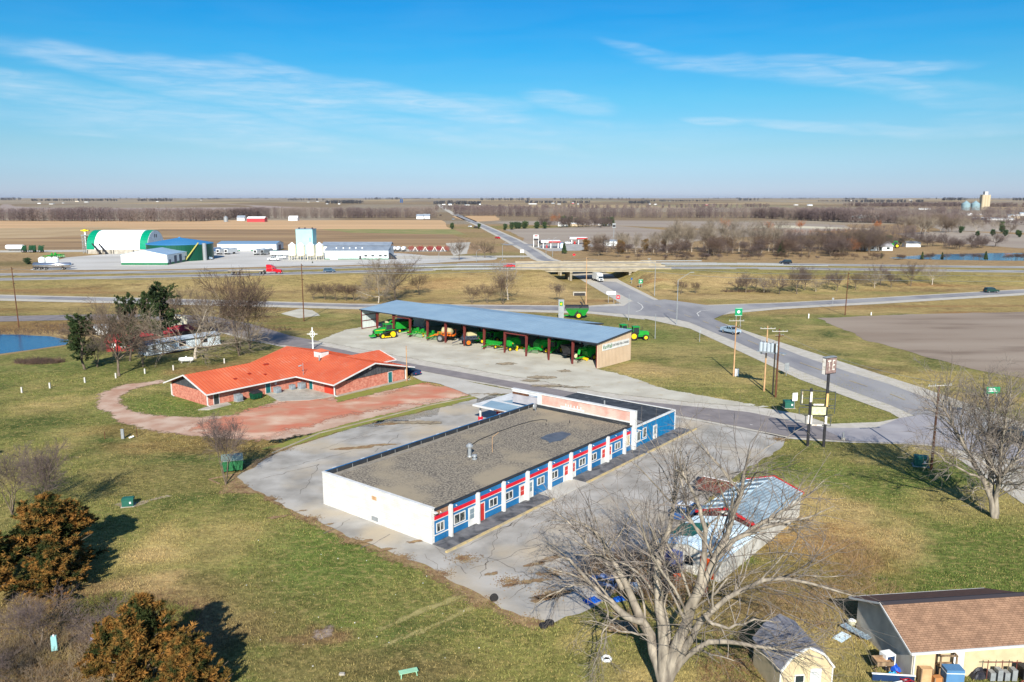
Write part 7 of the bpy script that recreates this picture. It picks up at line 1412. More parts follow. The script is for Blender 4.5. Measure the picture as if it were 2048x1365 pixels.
m = MB(); m.bar((rr0*.82,-rr0*.6,hw+1),(rr0*.52,-rr0*.98,.4),.55,.4); m.build('filling_conveyor', paint('olive_yellow', (196,188,100)), TG); m = MB(); m.lathe([(1.1,0),(1.1,hw+.6)], 14, (rr0*.93,-rr0*.42)); m.build('side_pipe', steel, TG)
q = P(269,503); t = thing('white_tank', 'white upright tank between the fabric barn and the green tank', 'tank', q); MB().lathe([(3.,0),(3.,hgt(q,495)),(2.4,hgt(q,494)),(1.2,hgt(q,493))], 20).build('tank_wall', wfab, t); MB().tube((2.8,2,0),(2.8,2,hgt(q,482)),.15).build('vent_mast', steel, t)
a = P(243,530.5); b = P(336,530.5); he = hgt(a,510); gable_building('metal_warehouse', 'white metal warehouse with green skirting in front of the green tank', 'warehouse', a, azof(a,b)-1, (b-a).length, 24.5, he, hgt(a,510)+2.4, wht_rib, mat('pale_blue_roof', S((150,174,196)), .45, col2=S((138,164,188)), scale=.2, kind='ribs', p=(.9,)), .2, base=(1.1,greenb), doors=(('r',2,4,.1,2.6,cnav),('r',8,11,.1,4.2,cnav),('r',14,17,.1,4.4,cnav),('r',21,23,.1,3.,cnav)), sc=1)
a = P(435,502.5); b = P(553,502.5); L3 = (b-a).length; gable_building('long_warehouse', 'long low white warehouse with big panelled door behind parked trailers', 'warehouse', a, azof(a,b), L3, 16, hgt(a,488.5), hgt(a,488.5)+1.4, wht_rib, mat('slate_blue_roof', S((110,138,164)), .5), .2, base=(.7,greenb), doors=(('f',L3*.39,L3*.565,.05,4.,paint('panel_door', (216,218,214))),('r',5,10,.1,3.6,cnav)))
a = P(593.5,508); b = P(627,508); t = thing('grain_tower', 'tall pale turquoise mixing tower behind the hopper bins', 'tower', a, azof(a,b)-3); L4 = (b-a).length; h4 = hgt(a,459.5); MB().box(0,L4,0,8,0,h4).build('wall', mat('pale_turquoise', S((160,212,212)), .55, col2=S((148,200,202)), scale=.2, kind='ribs', p=(.8,)), t); MB().box(-.2,L4+.2,-.2,8.2,h4,h4+.4).build('roof', grroof, t); [MB().box(x_,x_+.8,2,3,h4+.4,h4+1.1).build('roof_vent', dark, t) for x_ in (1,4.5,9)]; MB().box(L4*.82,L4*.86,-.06,-.001,h4*.5,h4*.66).build('window', dark, t)
t0_ = None
for i, (px_, lab) in enumerate(((585.5,'leftmost of the four cream hopper bins'),(603,'second of the four cream hopper bins from the left'),(622.5,'third of the four cream hopper bins from the left'),(640,'rightmost of the four cream hopper bins, against the grey roofed mill'))):
    q = P(px_, 520); r_ = 7.8/F*fwd(q); h_ = hgt(q, 485)
    if t0_ is None:
        t = t0_ = thing('hopper_bin', lab, 'bin', q, 0, 'cream hopper bins'); z1 = h_*.25; z2 = h_*.84; crm = mat('cream_bin', S((236,232,208)), .45, col2=S((222,216,190)), scale=.3, kind='ribs', p=(.5,))
        MB().lathe([(r_*.3,z1-.9),(r_,z1),(r_,z2)], 20).build('bin_wall', crm, t); MB().lathe([(r_*1.03,z2),(.5,h_-.3),(.45,h_)], 20).build('cone_roof', wfab, t); m = MB()
        for k in range(8): x_, y_ = r_*.95*math.cos(k*.785), r_*.95*math.sin(k*.785); m.bar((x_,y_,0),(x_,y_,z1),.2)
        m.build('legs', paint('cream_leg', (210,204,180)), t)
    else: dup(t0_, q, 0, lab)
a = P(650,519.5); b = P(777,519.5); L5 = (b-a).length; t = thing('feed_mill', 'long white feed mill with a two step grey roof right of the hopper bins', 'mill', a, azof(a,b)); h5 = hgt(a,501.5)
MB().box(0,L5,0,9,0,h5).build('wall', wht_rib, t); MB().box(-4,L5,9.01,20,0,h5+1.6).build('upper_wall', wht_rib, t); m = MB(); m.slab([(-.2,-.3,h5+.05),(L5+.1,-.3,h5+.05),(L5+.1,9,h5+1.9),(-.2,9,h5+1.9)],.1); m.build('lower_roof', grroof, t); m = MB(); m.slab([(-4,9,h5+2.2),(L5+.1,9,h5+2.2),(L5+.1,15,h5+3.9),(-4,15,h5+3.9)],.1); m.slab([(-4,15,h5+3.9),(L5+.1,15,h5+3.9),(L5+.1,20.2,h5+2.2),(-4,20.2,h5+2.2)],.1); m.build('upper_roof', grroof, t)
MB().box(-.05,L5+.05,-.05,9.05,0,.6).build('base_band', greenb, t); [MB().box(L5*f,L5*f+1.6,-.05,-.001,1.6,2.5).build('window', glass, t) for f in (.62,.73,.85,.93)]; MB().box(L5*.08,L5*.2,-.06,-.001,.0,3.2).build('door', sw, t); MB().box(L5*.54,L5*.57,-.06,-.001,.0,2.2).build('door', dark, t); [MB().box(L5*f,L5*f+.7,4,4.7,h5+.8,h5+1.4).build('roof_vent', sw, t) for f in (.15,.26,.36,.46,.56)]
MB().fr((L5,L5+4,1,6,0),(L5,L5+.3,1,6,3.2)).build('side_awning', dark, t)
# trailers, trucks and pieces standing in the yard
def trailer(px, py, az, lab, col, L_=11, sc=1.):
    t = thing('grain_trailer', lab, 'trailer', P(px,py), az, None, sc); MB().fr((-L_/2,L_/2,-.9,.9,1.2),(-L_/2,L_/2,-1.25,1.25,3.2)).build('hopper', col, t); MB().fr((-L_/2,L_/2,-1.25,1.25,3.2),(-L_/2,L_/2,-.3,.3,3.6)).build('tarpaulin', grroof, t); MB().box(-L_/2-.03,-L_/2,-.8,.8,1.5,2.9).build('end_frame', dark, t); wheels(t, (-L_/2+1,-L_/2+2.4), 2.3, .5, .4); MB().box(L_/2-2,L_/2-1.8,-.8,.8,0,1.2).build('landing_gear', dark, t)
for px_, py_, az_, l, c_ in ((430,507,75,'blue grain trailer nearest the green tank',paint('trailer_blue',(110,150,196))),(446,509,75,'grain trailer with a dark end hatch, left of the pair facing the highway',sw),(462,509,75,'grain trailer with a dark end hatch, right of the pair facing the highway',sw),(520,510,75,'pale grain trailer under the right half of the long warehouse',sw),(534,510,75,'silver grain trailer right of the pale one under the long warehouse',steel)): trailer(px_, py_, az_, l, c_, 10)
trailer(566,514,5,'low white trailer between the warehouse and the hopper bins',sw,14)
car('pickup', PZ(467+0,0+504), 60, 'white farm truck in front of the long warehouse, left of its door', cwht, sc=1.1); car('pickup', PZ(548,522), 170, 'white pickup parked in the yard left of the hopper bins, front one', cwht, sc=1.15); car('pickup', PZ(562,519), 170, 'white pickup parked in the yard left of the hopper bins, rear one', cwht, sc=1.15); car('sedan', PZ(415,520), 190, 'silver car parked in the yard right of the green tank', csil, sc=1.2)
def drum(px, py, lab, col, az=0, L_=6, r_=1.1, nm='nurse_tank'):
    t = thing(nm, lab, 'tank', P(px,py), az); MB().lathe([(.2,-L_/2),(r_*.85,-L_/2+.4),(r_,-L_/2+.9),(r_,L_/2-.9),(r_*.85,L_/2-.4),(.2,L_/2)], 16, ax='x', o=(0,0,r_+.8)).build('tank', col, t, smooth=True); MB().box(-L_/2,L_/2+1.2,-.4,.4,.6,.85).build('chassis', dark, t); wheels(t, (-L_*.3,L_*.3), 1.8, .42, .25)
drum(31,502,'white nurse tank trailer beside the two green applicators at the far left',wfab,0,12,1.5); drum(398,520,'pale turquoise tank lying beside the green storage tank',paint('aqua',(150,214,204)),0,9,.9)
for px_, l in ((1136/3.94+500,'leftmost white ammonia tank in the row right of the feed mill'),(1170/3.94+500,'middle white ammonia tank in the row right of the feed mill'),(1212/3.94+500,'rightmost white ammonia tank in the row right of the feed mill')): drum(px_, 503.5, l, wfab, 80, 5, 1.2)
for px_, l in ((831,'first red folded toolbar from the left beyond the yard'),(851,'second red folded toolbar from the left beyond the yard'),(870,'third red folded toolbar beyond the yard, with a grey hitch'),(886,'rightmost red folded toolbar beyond the yard')):
    t = thing('folded_toolbar', l, 'farm tool', P(px_,503.5), 0); m = MB(); R2 = random.Random(int(px_))
    for s in (-1,1):
        for k in range(4): m.bar((s*(1.+k*.8),-1,.5),(s*(1.8+k*.9),0,3.8-.3*k),.22); m.bar((s*.5,0,.8+k*.6),(s*4,0,1.4+k*.6),.18)
    m.build('frame', paint('dull_red', (136,46,52)), t); wheels(t, (-2,0,2), 2, .5, .3); m = MB(); m.bar((-1.5,-1.6,.3),(0,-1.6,3.0),.25); m.bar((1.5,-1.6,.3),(0,-1.6,3.0),.25); m.build('hitch', sw, t)
for px_, l in ((56,'left one of the two big green folded applicators at the far left'),(75,'right one of the two big green folded applicators at the far left')):
    t = thing('folded_applicator', l, 'farm tool', P(px_,505.5), 0, sc=1.15); m = MB()
    for s in (-1,1):
        for k in range(5): m.bar((s*.6,0,1+.5*k),(s*3.4,.3*k,1.3+.6*k),.35); m.bar((s*(1+.5*k),-1,.8),(s*(1+.5*k),.5,3.9-.2*k),.3)
    m.build('frame', gdark, t); wheels(t, (-2,2), 3, .8, .5)
t = thing('liquid_trailer', 'long white tanker trailer with three axles parked at the left corner of the yard', 'trailer', P(106,540), 2); MB().lathe([(.3,-9),(1.2,-8.6),(1.2,8.2),(.3,8.6)], 16, ax='x', o=(0,0,2.2)).build('tank', chrome, t, smooth=True); MB().box(-9,8,-.5,.5,.8,1.1).build('chassis', dark, t); wheels(t, (-8,-5.6,-3.2), 2.3, .6, .4); wheels(t, (5,), 2.3, .6, .4)
t = thing('flat_trailer', 'dark flat trailer with white pipes behind the tanker trailer', 'trailer', P(108,534), 2); MB().box(-8,9,-1.2,1.2,1.,1.4).build('deck', cnav, t); m = MB(); m.tube((-4,-.6,1.8),(5,-.6,1.8),.4); m.build('pipe', sw, t); wheels(t, (-6,-4.5), 2.3, .5, .4)
t = thing('nurse_tank', 'white round tanks clustered behind the flat trailer at the yard corner', 'tank', P(93,527.5), 0); [MB().lathe([(1.6,0),(1.7,2.6),(.6,3.4)], 14, (x_,0)).build('tank', wfab, t) for x_ in (-2.2,1.6,4.6)]
t = disk_harrow(P(108,517), 0, 'long green folded tool on the grass at the left of the yard', 1.6, n=8, w_=10); 
ever_px('farcedar', 56, 529, 518, 'round dark green bush on the weedy ground left of the yard', wide=1.6, name='bush', cat='bush'); ever_px('spruce0', 625, 527, 522, 'tiny fir in the yard gravel below the hopper bins')
# ================================================================ FUEL STATION
def canopy(px0, px1, pyb, pyt, dep, lab, grp=None):
    a = P(px0,pyb); b = P(px1,pyb); L_ = (b-a).length; h_ = hgt(a,pyt); t = thing('fuel_canopy', lab, 'canopy', a, azof(a,b)); MB().box(-1,L_+1,-1,dep,h_-1.1,h_-.2).build('canopy_band', redp, t); MB().box(-1.05,L_*.35,-1.05,-1.0,h_-1.1,h_-.2).build('white_band', sw, t); MB().box(-.9,L_+.9,-.9,dep-.1,h_-.199,h_).build('canopy_roof', sw, t)
    for f in (.05,.5,.95):
        for y_ in (.5,dep-1.5): MB().box(L_*f-.3,L_*f+.3,y_-.3,y_+.3,0,h_-1.1).build('column', sw, t)
    MB().box(L_*.2,L_*.3,.5,1.2,0,2).build('fuel_pump', redp, t); return t
canopy(1085,1118,497,482,11,'near red and white fuel station canopy on white columns'); canopy(1142,1172,489,475.5,9,'far red and white fuel station canopy behind the cedars')
q = P(1072,495); t = thing('price_sign', 'white fuel price sign on two posts left of the near canopy', 'sign', q); h_ = hgt(q,470); [MB().box(x_-.2,x_+.2,-.15,.15,0,h_-.1).build('post', sw, t) for x_ in (-1.6,1.6)]; MB().box(-1.7,1.7,-.3,-.16,h_*.72,h_).build('panel', sw, t); m = MB(); m.box(-1.2,1.2,-.36,-.301,h_*.86,h_*.96); m.build('red_marks', redp, t); MB().box(-1.6,1.6,-.36,-.3,h_*.56,h_*.715).build('dark_panel', dark, t)
q = P(1227,498); t = thing('tall_sign', 'tall thin sign pole with a small white board in the trees beyond the highway', 'sign', q); h_ = hgt(q,447); MB().tube((0,0,0),(0,0,h_),.2).build('pole', steel, t); MB().box(-1.1,1.1,-.6,-.3,h_-3,h_).build('board', steel, t); MB().box(-.9,.9,-.66,-.6,h_-2.4,h_-1.0).build('dark_panel', dark, t)
gable_building('service_building', 'pale flat service building between the trees right of the far canopy', 'building', P(1208,492), 0, 12, 8, 3.2, 4.0, wht_rib, grroof); t = thing('ice_box', 'bright blue box at the right end of the near fuel canopy', 'box', P(1124,497)); MB().box(-1.3,1.3,-.8,.8,0,3.6).build('casing', paint('bright_blue',(30,120,200)), t); MB().box(-1,1,-.86,-.81,.3,3.2).build('door', sw, t)
car('sedan', PZ(1136,489), 0, 'white car parked between the two fuel canopies', cwht, sc=1.3); car('suv', PZ(1083,489), 10, 'dark car under the left end of the near fuel canopy', cblk, sc=1.3)
# ================================================================ HOUSES, FARMS, ELEVATOR
gable_building('ranch_house', 'grey roofed ranch house on the bank of the far pond', 'house', P(1733,502), 3, 17, 12, 3, 5.4, wht_rib, mat('weathered_grey_roof', S((168,168,170)), .8, col2=S((150,150,154)), scale=.3), .6, doors=(('f',3,4.5,.9,2.2,glass),('f',8,10,.1,2.4,glass),('f',13,15,.9,2.2,glass)))
gable_building('outbuilding', 'low white outbuilding right of the ranch house by the far pond', 'shed', P(1812,494.5), 0, 10, 6, 2.6, 3.8, sw, grroof); tractor(P(1789,496.5), 160, 'small green tractor standing near the ranch house', sc=1.6)
gable_building('red_barn', 'long red barn with a white roof in front of the left woods', 'barn', P(494,444.5), 0, 24.5, 14, 5, 7.4, paint('barn_red',(196,60,66)), sw, .3); gable_building('white_barn', 'small white barn right of the red barn', 'barn', P(577,442), 0, 13, 10, 4, 7, sw, sw, .3)
for px_, py_, l in ((833,438.5,'white house at the wood edge left of the far road, left one'),(846,438,'white gabled house at the wood edge left of the far road, right one'),(474,442,'white farmhouse left of the red barn')): gable_building('farmhouse', l, 'house', P(px_,py_), 0, 11, 9, 4.5, 7.5, sw, grroof, .4)
q = P(452,444); t = thing('grain_bin', 'small grey grain bin left of the white farmhouse and red barn', 'bin', q); MB().lathe([(3,0),(3,6),(.5,8)], 16).build('bin_wall', steel, t); MB().lathe([(.6,8),(.6,8.3)], 8).build('cap', steel, t)
for i, (px_, py_, wd, hh_, c_, l) in enumerate([(1116,453,13,6,sw,'white farmhouse left of the farm beyond the fuel station'),(1143,453,12,5,mat('tan_house',S((206,188,158)),.7),'tan house in the middle of the farm beyond the fuel station'),(1197,451,16,6.5,sw,'large white house at the right of the farm beyond the fuel station'),
    (75,408,18,5,sw,'white shed at the left of the far left farmstead'),(98,409,26,4,sw,'long white shed in the far left farmstead'),(124,407,12,4,sw,'small white shed right of the long one in the far left farmstead'),(150,404,30,6,mat('tan_house',S((206,188,158)),.7),'tan barn in the far left woods'),(168,405,30,5,sw,'white shed right of the tan barn in the far left woods'),
    (312,404,20,5,sw,'white shed of the farm on the left skyline'),(400,401,34,6,sw,'pale long shed on the left skyline'),(632,404,30,5,sw,'white long shed of the farm left of the middle skyline'),(614,405,20,4,sw,'low pale shed left of the white long shed on the skyline'),(652,409,12,5,steel,'grey shed at the left of the far tree clump'),(676,409,12,6,sw,'white farmhouse inside the far tree clump'),
    (897,411,16,9,sw,'white gabled barn right of the far road'),(884,410,18,4,sw,'low white shed left of the white gabled barn'),(930,411,24,4,sw,'long low pale shed right of the white gabled barn'),(958,410,10,7,sw,'pale house at the right of the white gabled barn'),
    (1058,409,48,5,sw,'long white poultry shed in the middle distance'),(1103,408,20,6,steel,'grey bins beside the long white poultry shed'),(1115,409,20,4,sw,'white shed right of the grey bins'),(1144,408,14,7,paint('barn_red',(196,60,66)),'small red barn in the middle distance'),(1155,409,10,5,sw,'white shed right of the small red barn'),
    (1298,410,10,8,sw,'white bin house in the dark farm trees'),(1308,410,16,5,sw,'white shed right of the white bin house'),(1411,411,16,5,paint('barn_red',(196,60,66)),'red shed on the far plain'),(1424,411,10,4,sw,'white shed right of the red shed on the far plain'),(1590,411,22,4,sw,'low white shed left of the domed white shed'),(1617,412,24,8,sw,'domed white shed on the far right plain'),(1338,403,18,5,sw,'pale farmhouse on the skyline right of the middle'),
    (1702,437,50,7,mat('pale_teal',S((176,204,206)),.6),'long pale teal roofed shed in the right woods'),(1747,436,14,12,paint('barn_red',(200,50,60)),'bright red barn in the right woods'),(1780,436,30,6,sw,'white shed right of the bright red barn'),(1838,420,34,6,sw,'pale shed above the right woods'),(1700,402,30,6,sw,'white farm on the right skyline'),(1818,401,40,6,sw,'white sheds on the right skyline by the groves'),(1760,408,40,6,sw,'low white farm left of the town'),
    (1945,440,30,5,cnav,'dark blue roofed store at the left of the town'),(1972,441,24,5,sw,'white store in the town below the grain elevator'),(1990,441,40,4,sw,'long white row of trucks and stores in the town'),(2015,436,14,7,sw,'white town house near the right edge'),(2040,432,14,8,sw,'white town house at the right edge'),(1935,432,12,6,sw,'small white town house left of the grain elevator'),(2028,438,16,8,mat('tan_house',S((206,188,158)),.7),'tan town house near the right edge'),(1955,434,16,6,mat('tan_house',S((206,188,158)),.7),'tan town building left of the grain elevator')]):
    gable_building('barn' if 'barn' in l else 'house' if 'house' in l else 'farm_shed', l, 'barn' if 'barn' in l else 'house' if 'house' in l else 'shed', P(px_,py_), R.uniform(-25,25), wd*.85, max(6,wd*.4) if wd < 30 else 12, hh_*.55, hh_*.8, c_, sw if c_ is not sw else grroof if i%3 else sw, .3)
q = P(803,406); t = thing('silo_pair', 'pair of dark blue silos on the skyline left of the far road', 'silo', q); [MB().lathe([(4.5,0),(4.5,26),(3,29)], 14, (x_,0)).build('silo', paint('silo_blue',(40,84,136)), t) for x_ in (-6,6)]
q = P(1968,420); t = thing('grain_elevator', 'tall concrete grain elevator rising above the town on the right skyline', 'grain elevator', q); h_ = hgt(q,391); wd = 8/F*fwd(q); m = MB(); [m.lathe([(wd*.42,0),(wd*.42,h_)], 14, (x_,y_)) for x_ in (-wd*.65,0,wd*.65) for y_ in (-wd*.4,wd*.4)]; m.build('silo', mat('pale_concrete', S((180,166,138)), .8), t); MB().box(-wd*.4,wd*.4,-wd*.4,wd*.4,h_*.9,hgt(q,383.5)).build('headhouse', mat('grey_concrete', S((182,180,176)), .8), t); m = MB(); m.box(-wd,wd,-wd*.6,wd*.6,h_,h_+1.5); m.build('roof', concrete, t)
for px_, l in ((1931,'left one of the two pale steel bins beside the grain elevator'),(1950,'right one of the two pale steel bins beside the grain elevator')): q = P(px_,421); t = thing('steel_bin', l, 'bin', q); r_ = 8/F*fwd(q); MB().lathe([(r_,0),(r_,hgt(q,408)),(1,hgt(q,402))], 20).build('bin_wall', mat('pale_teal_steel', S((128,152,158)), .5), t); MB().lathe([(1.2,hgt(q,402)),(1.2,hgt(q,401.5))], 8).build('cap', steel, t)
# ================================================================ MOBILE HOME AND RED ROOF
a = P(326,710); b = P(441,691.5); L_ = (b-a).length; t = thing('mobile_home', 'white mobile home with a pale grey roof and dark trim under the pale dead tree', 'mobile home', a, azof(a,b)); h_ = hgt(a,686); MB().box(0,L_,0,4.6,.35,h_).build('wall', mat('white_siding', S((214,224,230)), .6, col2=S((196,210,220)), scale=.6, kind='ribs', p=(.4,)), t)
m = MB(); m.slab([(-.3,-.2,h_+.02),(L_+.2,-.2,h_+.02),(L_+.2,2.3,h_+.55),(-.3,2.3,h_+.55)],.1); m.slab([(-.3,2.3,h_+.55),(L_+.2,2.3,h_+.55),(L_+.2,4.8,h_+.02),(-.3,4.8,h_+.02)],.1); m.build('roof', mat('pale_grey_roof', S((178,186,192)), .6, col2=S((160,170,178)), scale=.4), t); m = MB(); m.box(-.05,L_+.05,-.24,-.2,h_-.12,h_+.06); m.box(-.1,L_+.05,-.05,-.01,.1,.35); m.box(-.08,.06,-.08,-.01,.1,h_); m.box(-.07,0,1.9,2.0,.3,h_); m.build('trim', dark, t); MB().box(0.02,L_-.02,.02,4.58,0,.349).build('skirting', maroon, t)
for f in (.28,.66): o = MB().box(L_*f,L_*f+1.5,-.05,-.001,1.3,2.2).build('window', maroon, t); MB().box(L_*f+.1,L_*f+1.4,-.07,-.051,1.4,2.1).build('pane', glass, o)
MB().box(-3.2,-.05,.4,4.2,.2,h_-.2).build('lean_to', mat('white_siding2', S((206,216,222)), .6), t); m = MB(); m.slab([(-3.4,.2,h_-.25),(-.05,.2,h_-.1),(-.05,4.4,h_+.1),(-3.4,4.4,h_-.05)],.08); m.build('lean_to_roof', MATS['pale_grey_roof'], t); MB().box(-2.,-1.2,.34,.399,1.2,2.2).build('window', glass, t)
a = P(278,684); b = P(388,668); L_ = (b-a).length; gable_building('red_roofed_trailer', 'long low building with a faded red roof behind the mobile home', 'building', a, azof(a,b), L_, 5, hgt(a,674), hgt(a,674)+.9, mat('brown_siding', S((128,88,78)), .8), mat('faded_red_roof', S((176,52,62)), .75, col2=S((156,46,56)), scale=.5), .3)
gable_building('red_shed', 'small red roofed shed with white windows left of the spreading bare tree', 'shed', P(213,704), 8, 5.5, 5, 2.2, 3.4, paint('dark_red_wall',(150,44,44)), mat('red_shed_roof', S((186,56,60)), .7), .3, doors=(('f',1,2,.9,1.8,sw),('f',3,4,.9,1.8,sw)))
a = P(337,657); t = thing('camper', 'cream camper van roof behind the red roof', 'camper', a, azof(P(337,657),P(368,653))); MB().ext([(0,.5),(5.2,.5),(5.2,2.3),(4.6,2.8),(.6,2.9),(0,2.2)], 0, 2.3).build('body', crm, t); MB().box(.8,3.4,-.04,0,1.5,2.1).build('window', glass, t); MB().box(1.6,2.6,.7,1.5,2.9,3.1).build('roof_unit', sw, t); wheels(t, (1.4,), 2., .35)
t = gable_building('garden_shed', 'little white shed between the small pine and the pond', 'shed', P(188,670), 10, 3.4, 2.6, 1.7, 2.3, cwht, MATS['pale_grey_roof'], .1); p = P(624,697); 
t = thing('roof_cross_sign', 'white pole with a ring and four pointed cross standing behind the brick building', 'sign', (*P(626,699,0).xy,0)); h_ = hgt(P(626,699,0), 655); MB().tube((0,0,0),(0,0,h_),.16,.12).build('pole', sw, t); m = MB(); 
for k in range(16): a0, a1 = k*.3927, (k+1)*.3927; m.bar((.5*math.cos(a0),-.1,h_-1.5+.7*math.sin(a0)),(.5*math.cos(a1),-.1,h_-1.5+.7*math.sin(a1)),.1)
m.bar((-1.15,-.1,h_-1.5),(1.15,-.1,h_-1.5),.12); m.build('ring_and_cross', sw, t)
# ================================================================ NEAR RIGHT: TIN SHEDS, HOUSE, BARN SHED, JUNK
TS = thing('tin_sheds', 'joined corrugated tin sheds, red trimmed and white, behind the huge bare tree', 'shed', (18.1,64.6,0), 50.5)
tin = mat('corrugated_tin', S((150,166,176)), .45, .1, col2=S((120,138,150)), scale=.5, kind='ribs', p=(.3,)); wtin = mat('white_tin', S((206,220,226)), .5, col2=S((178,198,208)), scale=.5); wwall = mat('weathered_white_tin', S((200,198,190)), .7, col2=S((168,164,154)), scale=.9, kind='ribs', p=(.35,)); gtin = mat('green_tin', S((36,104,80)), .5); btin = mat('blue_grey_tin', S((110,140,156)), .5)
MB().ext([(0,0),(6.1,0),(6.1,2.5),(3.05,3.5),(0,2.5)], 8.0, 19.2, 'x').build('wall', wwall, TS); MB().ext([(0,0),(6.1,0),(6.1,2.0),(3.05,2.7),(0,2.0)], 0, 7.99, 'x').build('wall', wwall, TS)
m = MB(); rib_roof(m, (7.8,-.2,2.53),(19.4,-.2,2.53),(19.4,3.05,3.62),(7.8,3.05,3.62), .32, .06, .05); m.build('roof', tin, TS)
m = MB(); rib_roof(m, (19.4,6.3,2.53),(7.8,6.3,2.53),(7.8,3.05,3.62),(19.4,3.05,3.62), .32, .06, .04); m.build('roof', wtin, TS)
m = MB(); 
for i in range(6): x_ = 8.6+i*1.85; m.add([(x_,6.28,2.6),(x_+.85,6.28,2.6),(x_+.85,3.1,3.67),(x_,3.1,3.67)],[(0,1,2,3)])
m.build('skylight_strips', btin, TS)
m = MB(); rib_roof(m, (-.2,-.2,2.03),(7.85,-.2,2.03),(7.85,3.05,2.8),(-.2,3.05,2.8), .3, .06, .05); rib_roof(m, (7.85,6.3,2.03),(-.2,6.3,2.03),(-.2,3.05,2.8),(7.85,3.05,2.8), .3, .06, .05); m.build('roof', wtin, TS)
MB().add([(2.,6.32,2.1),(5.2,6.32,2.1),(5.6,3.6,2.76),(3.4,3.3,2.83),(1.6,3.5,2.78)],[(0,1,2,3,4)]).build('green_panel', gtin, TS); MB().add([(.6,1.0,2.42),(2.6,.8,2.37),(3.,2.2,2.7),(1.1,2.3,2.72)],[(0,1,2,3)]).build('bare_patch', btin, TS)
for x_ in (7.78,19.42): MB().bar((x_,-.25,2.5),(x_,3.05,3.6),.1,.26).bar((x_,3.05,3.6),(x_,6.35,2.5),.1,.26).build('red_trim', redp, TS); MB().box(7.95,8.0,.4,5.7,2.1,2.9).build('gable_board', maroon, TS)
MB().box(-.06,-.0,.6,1.9,.1,1.9).build('orange_door', paint('orange_door',(214,84,36)), TS); MB().box(-.06,0,2.6,3.4,.8,1.6).build('window', glass, TS); MB().box(-.07,0,3.6,5.6,.1,1.8).build('blue_panel', paint('shed_blue',(70,90,150)), TS)
def tsl(e, w_): a = rad(50.5); return (18.1+e*math.cos(a)-w_*math.sin(a), 64.6+e*math.sin(a)+w_*math.cos(a), 0)
rust = mat('rusty_steel', S((120,66,56)), .85, col2=S((92,52,44)), scale=2, detail=8)
q = P(1436,990,0); t = thing('rusty_trailer', 'rusty dump trailer loaded with scrap wood beyond the tin sheds', 'trailer', q, 145, sc=.95); m = MB(); m.box(-2.3,2.3,-1.1,-1.02,.7,1.5); m.box(-2.3,2.3,1.02,1.1,.7,1.5); m.box(-2.3,-2.22,-1.02,1.02,.7,1.5); m.box(2.22,2.3,-1.02,1.02,.7,1.5); m.box(-2.3,2.3,-1.1,1.1,.6,.7); m.build('box', rust, t); m = MB(); R2 = random.Random(2)
for i in range(16): x_, y_ = R2.uniform(-1.8,1.8), R2.uniform(-.8,.8); m.bar((x_,y_,.8),(x_+R2.uniform(-1.2,1.2),y_+R2.uniform(-.5,.5),1.3+R2.random()*.5),.16,.1)
m.build('scrap_wood', wood, t); wheels(t, (-.5,.5), 2.5, .36); MB().bar((2.3,0,.65),(3.6,0,.5),.12).build('drawbar', dark, t); m = MB(); m.box(-2.32,2.32,-1.12,-1.03,1.5,1.56); m.build('rail', sw, t)
t = car('suv', P(1374,1033,0), 50, 'blue and white car parked between the lot and the tin sheds, behind branches', cblu, sc=.9); MB().box(-1.8,.4,-.6,.6,1.72,1.76).build('white_roof_cover', sw, t)
q = P(1400,972,0); dumpster(q, 60, 'small dark bin left of the rusty trailer', cblk, dark, .6)
blt = mat('blue_tarp', S((30,96,190)), .45, col2=S((24,80,164)), scale=3, bump=.5, bscale=4)
def lump(px, py, w_, d_, h_, m_, label, cat, nm, az=0, seed=1, z=0):
    p = P(px, py, 0); t = MB(); n = 9; rs = random.Random(seed); vs = []; fs = []
    for j in range(n):
        for i in range(n):
            u, v = i/(n-1)*2-1, j/(n-1)*2-1; k = max(0, 1-max(abs(u),abs(v))**3); vs.append((u*w_/2*(1+.06*rs.random()), v*d_/2*(1+.06*rs.random()), .02+h_*k*(.6+.5*rs.random())))
    for j in range(n-1):
        for i in range(n-1): a_ = j*n+i; fs.append((a_,a_+1,a_+n+1,a_+n))
    vs2 = vs+[(x_,y_,0) for x_,y_,_ in vs]; 
    o = t.add(vs, fs).build(nm, m_, loc=(p.x,p.y,z)); o.rotation_euler = (0,0,rad(az)); return tag(o, label, cat)
lump(1184,1203,1.5,1.1,.15,blt,'bright blue tarpaulin spread on the grass at the foot of the huge tree','tarpaulin','tarpaulin',35,1)
lump(1238,1200,.9,.7,.3,blt,'small blue bundle right of the bright blue tarpaulin under the branches','tarpaulin','tarp_bundle',20,2)
t = car('suv', P(1206,1172,0), 150, 'pale blue wrecked car under the branches of the huge tree', paint('faded_blue_car',(130,150,190)), sc=.55); lump(1225,1170,2.6,1.6,.5,MATS['dry_brush'],'heap of cut branches around the wrecked car','branch pile','branch_pile',20,8)
brush('undergrowth', [(float(P(1260,1150,0).x), float(P(1260,1150,0).y), 4.5, 4),(float(P(1330,1180,0).x), float(P(1330,1180,0).y), 3, 3)], 'pile of tangled brown branches between the lot and the tin sheds', MATS['dry_brush'], 31, 30, (.6,2.2), .016, lean=.9)
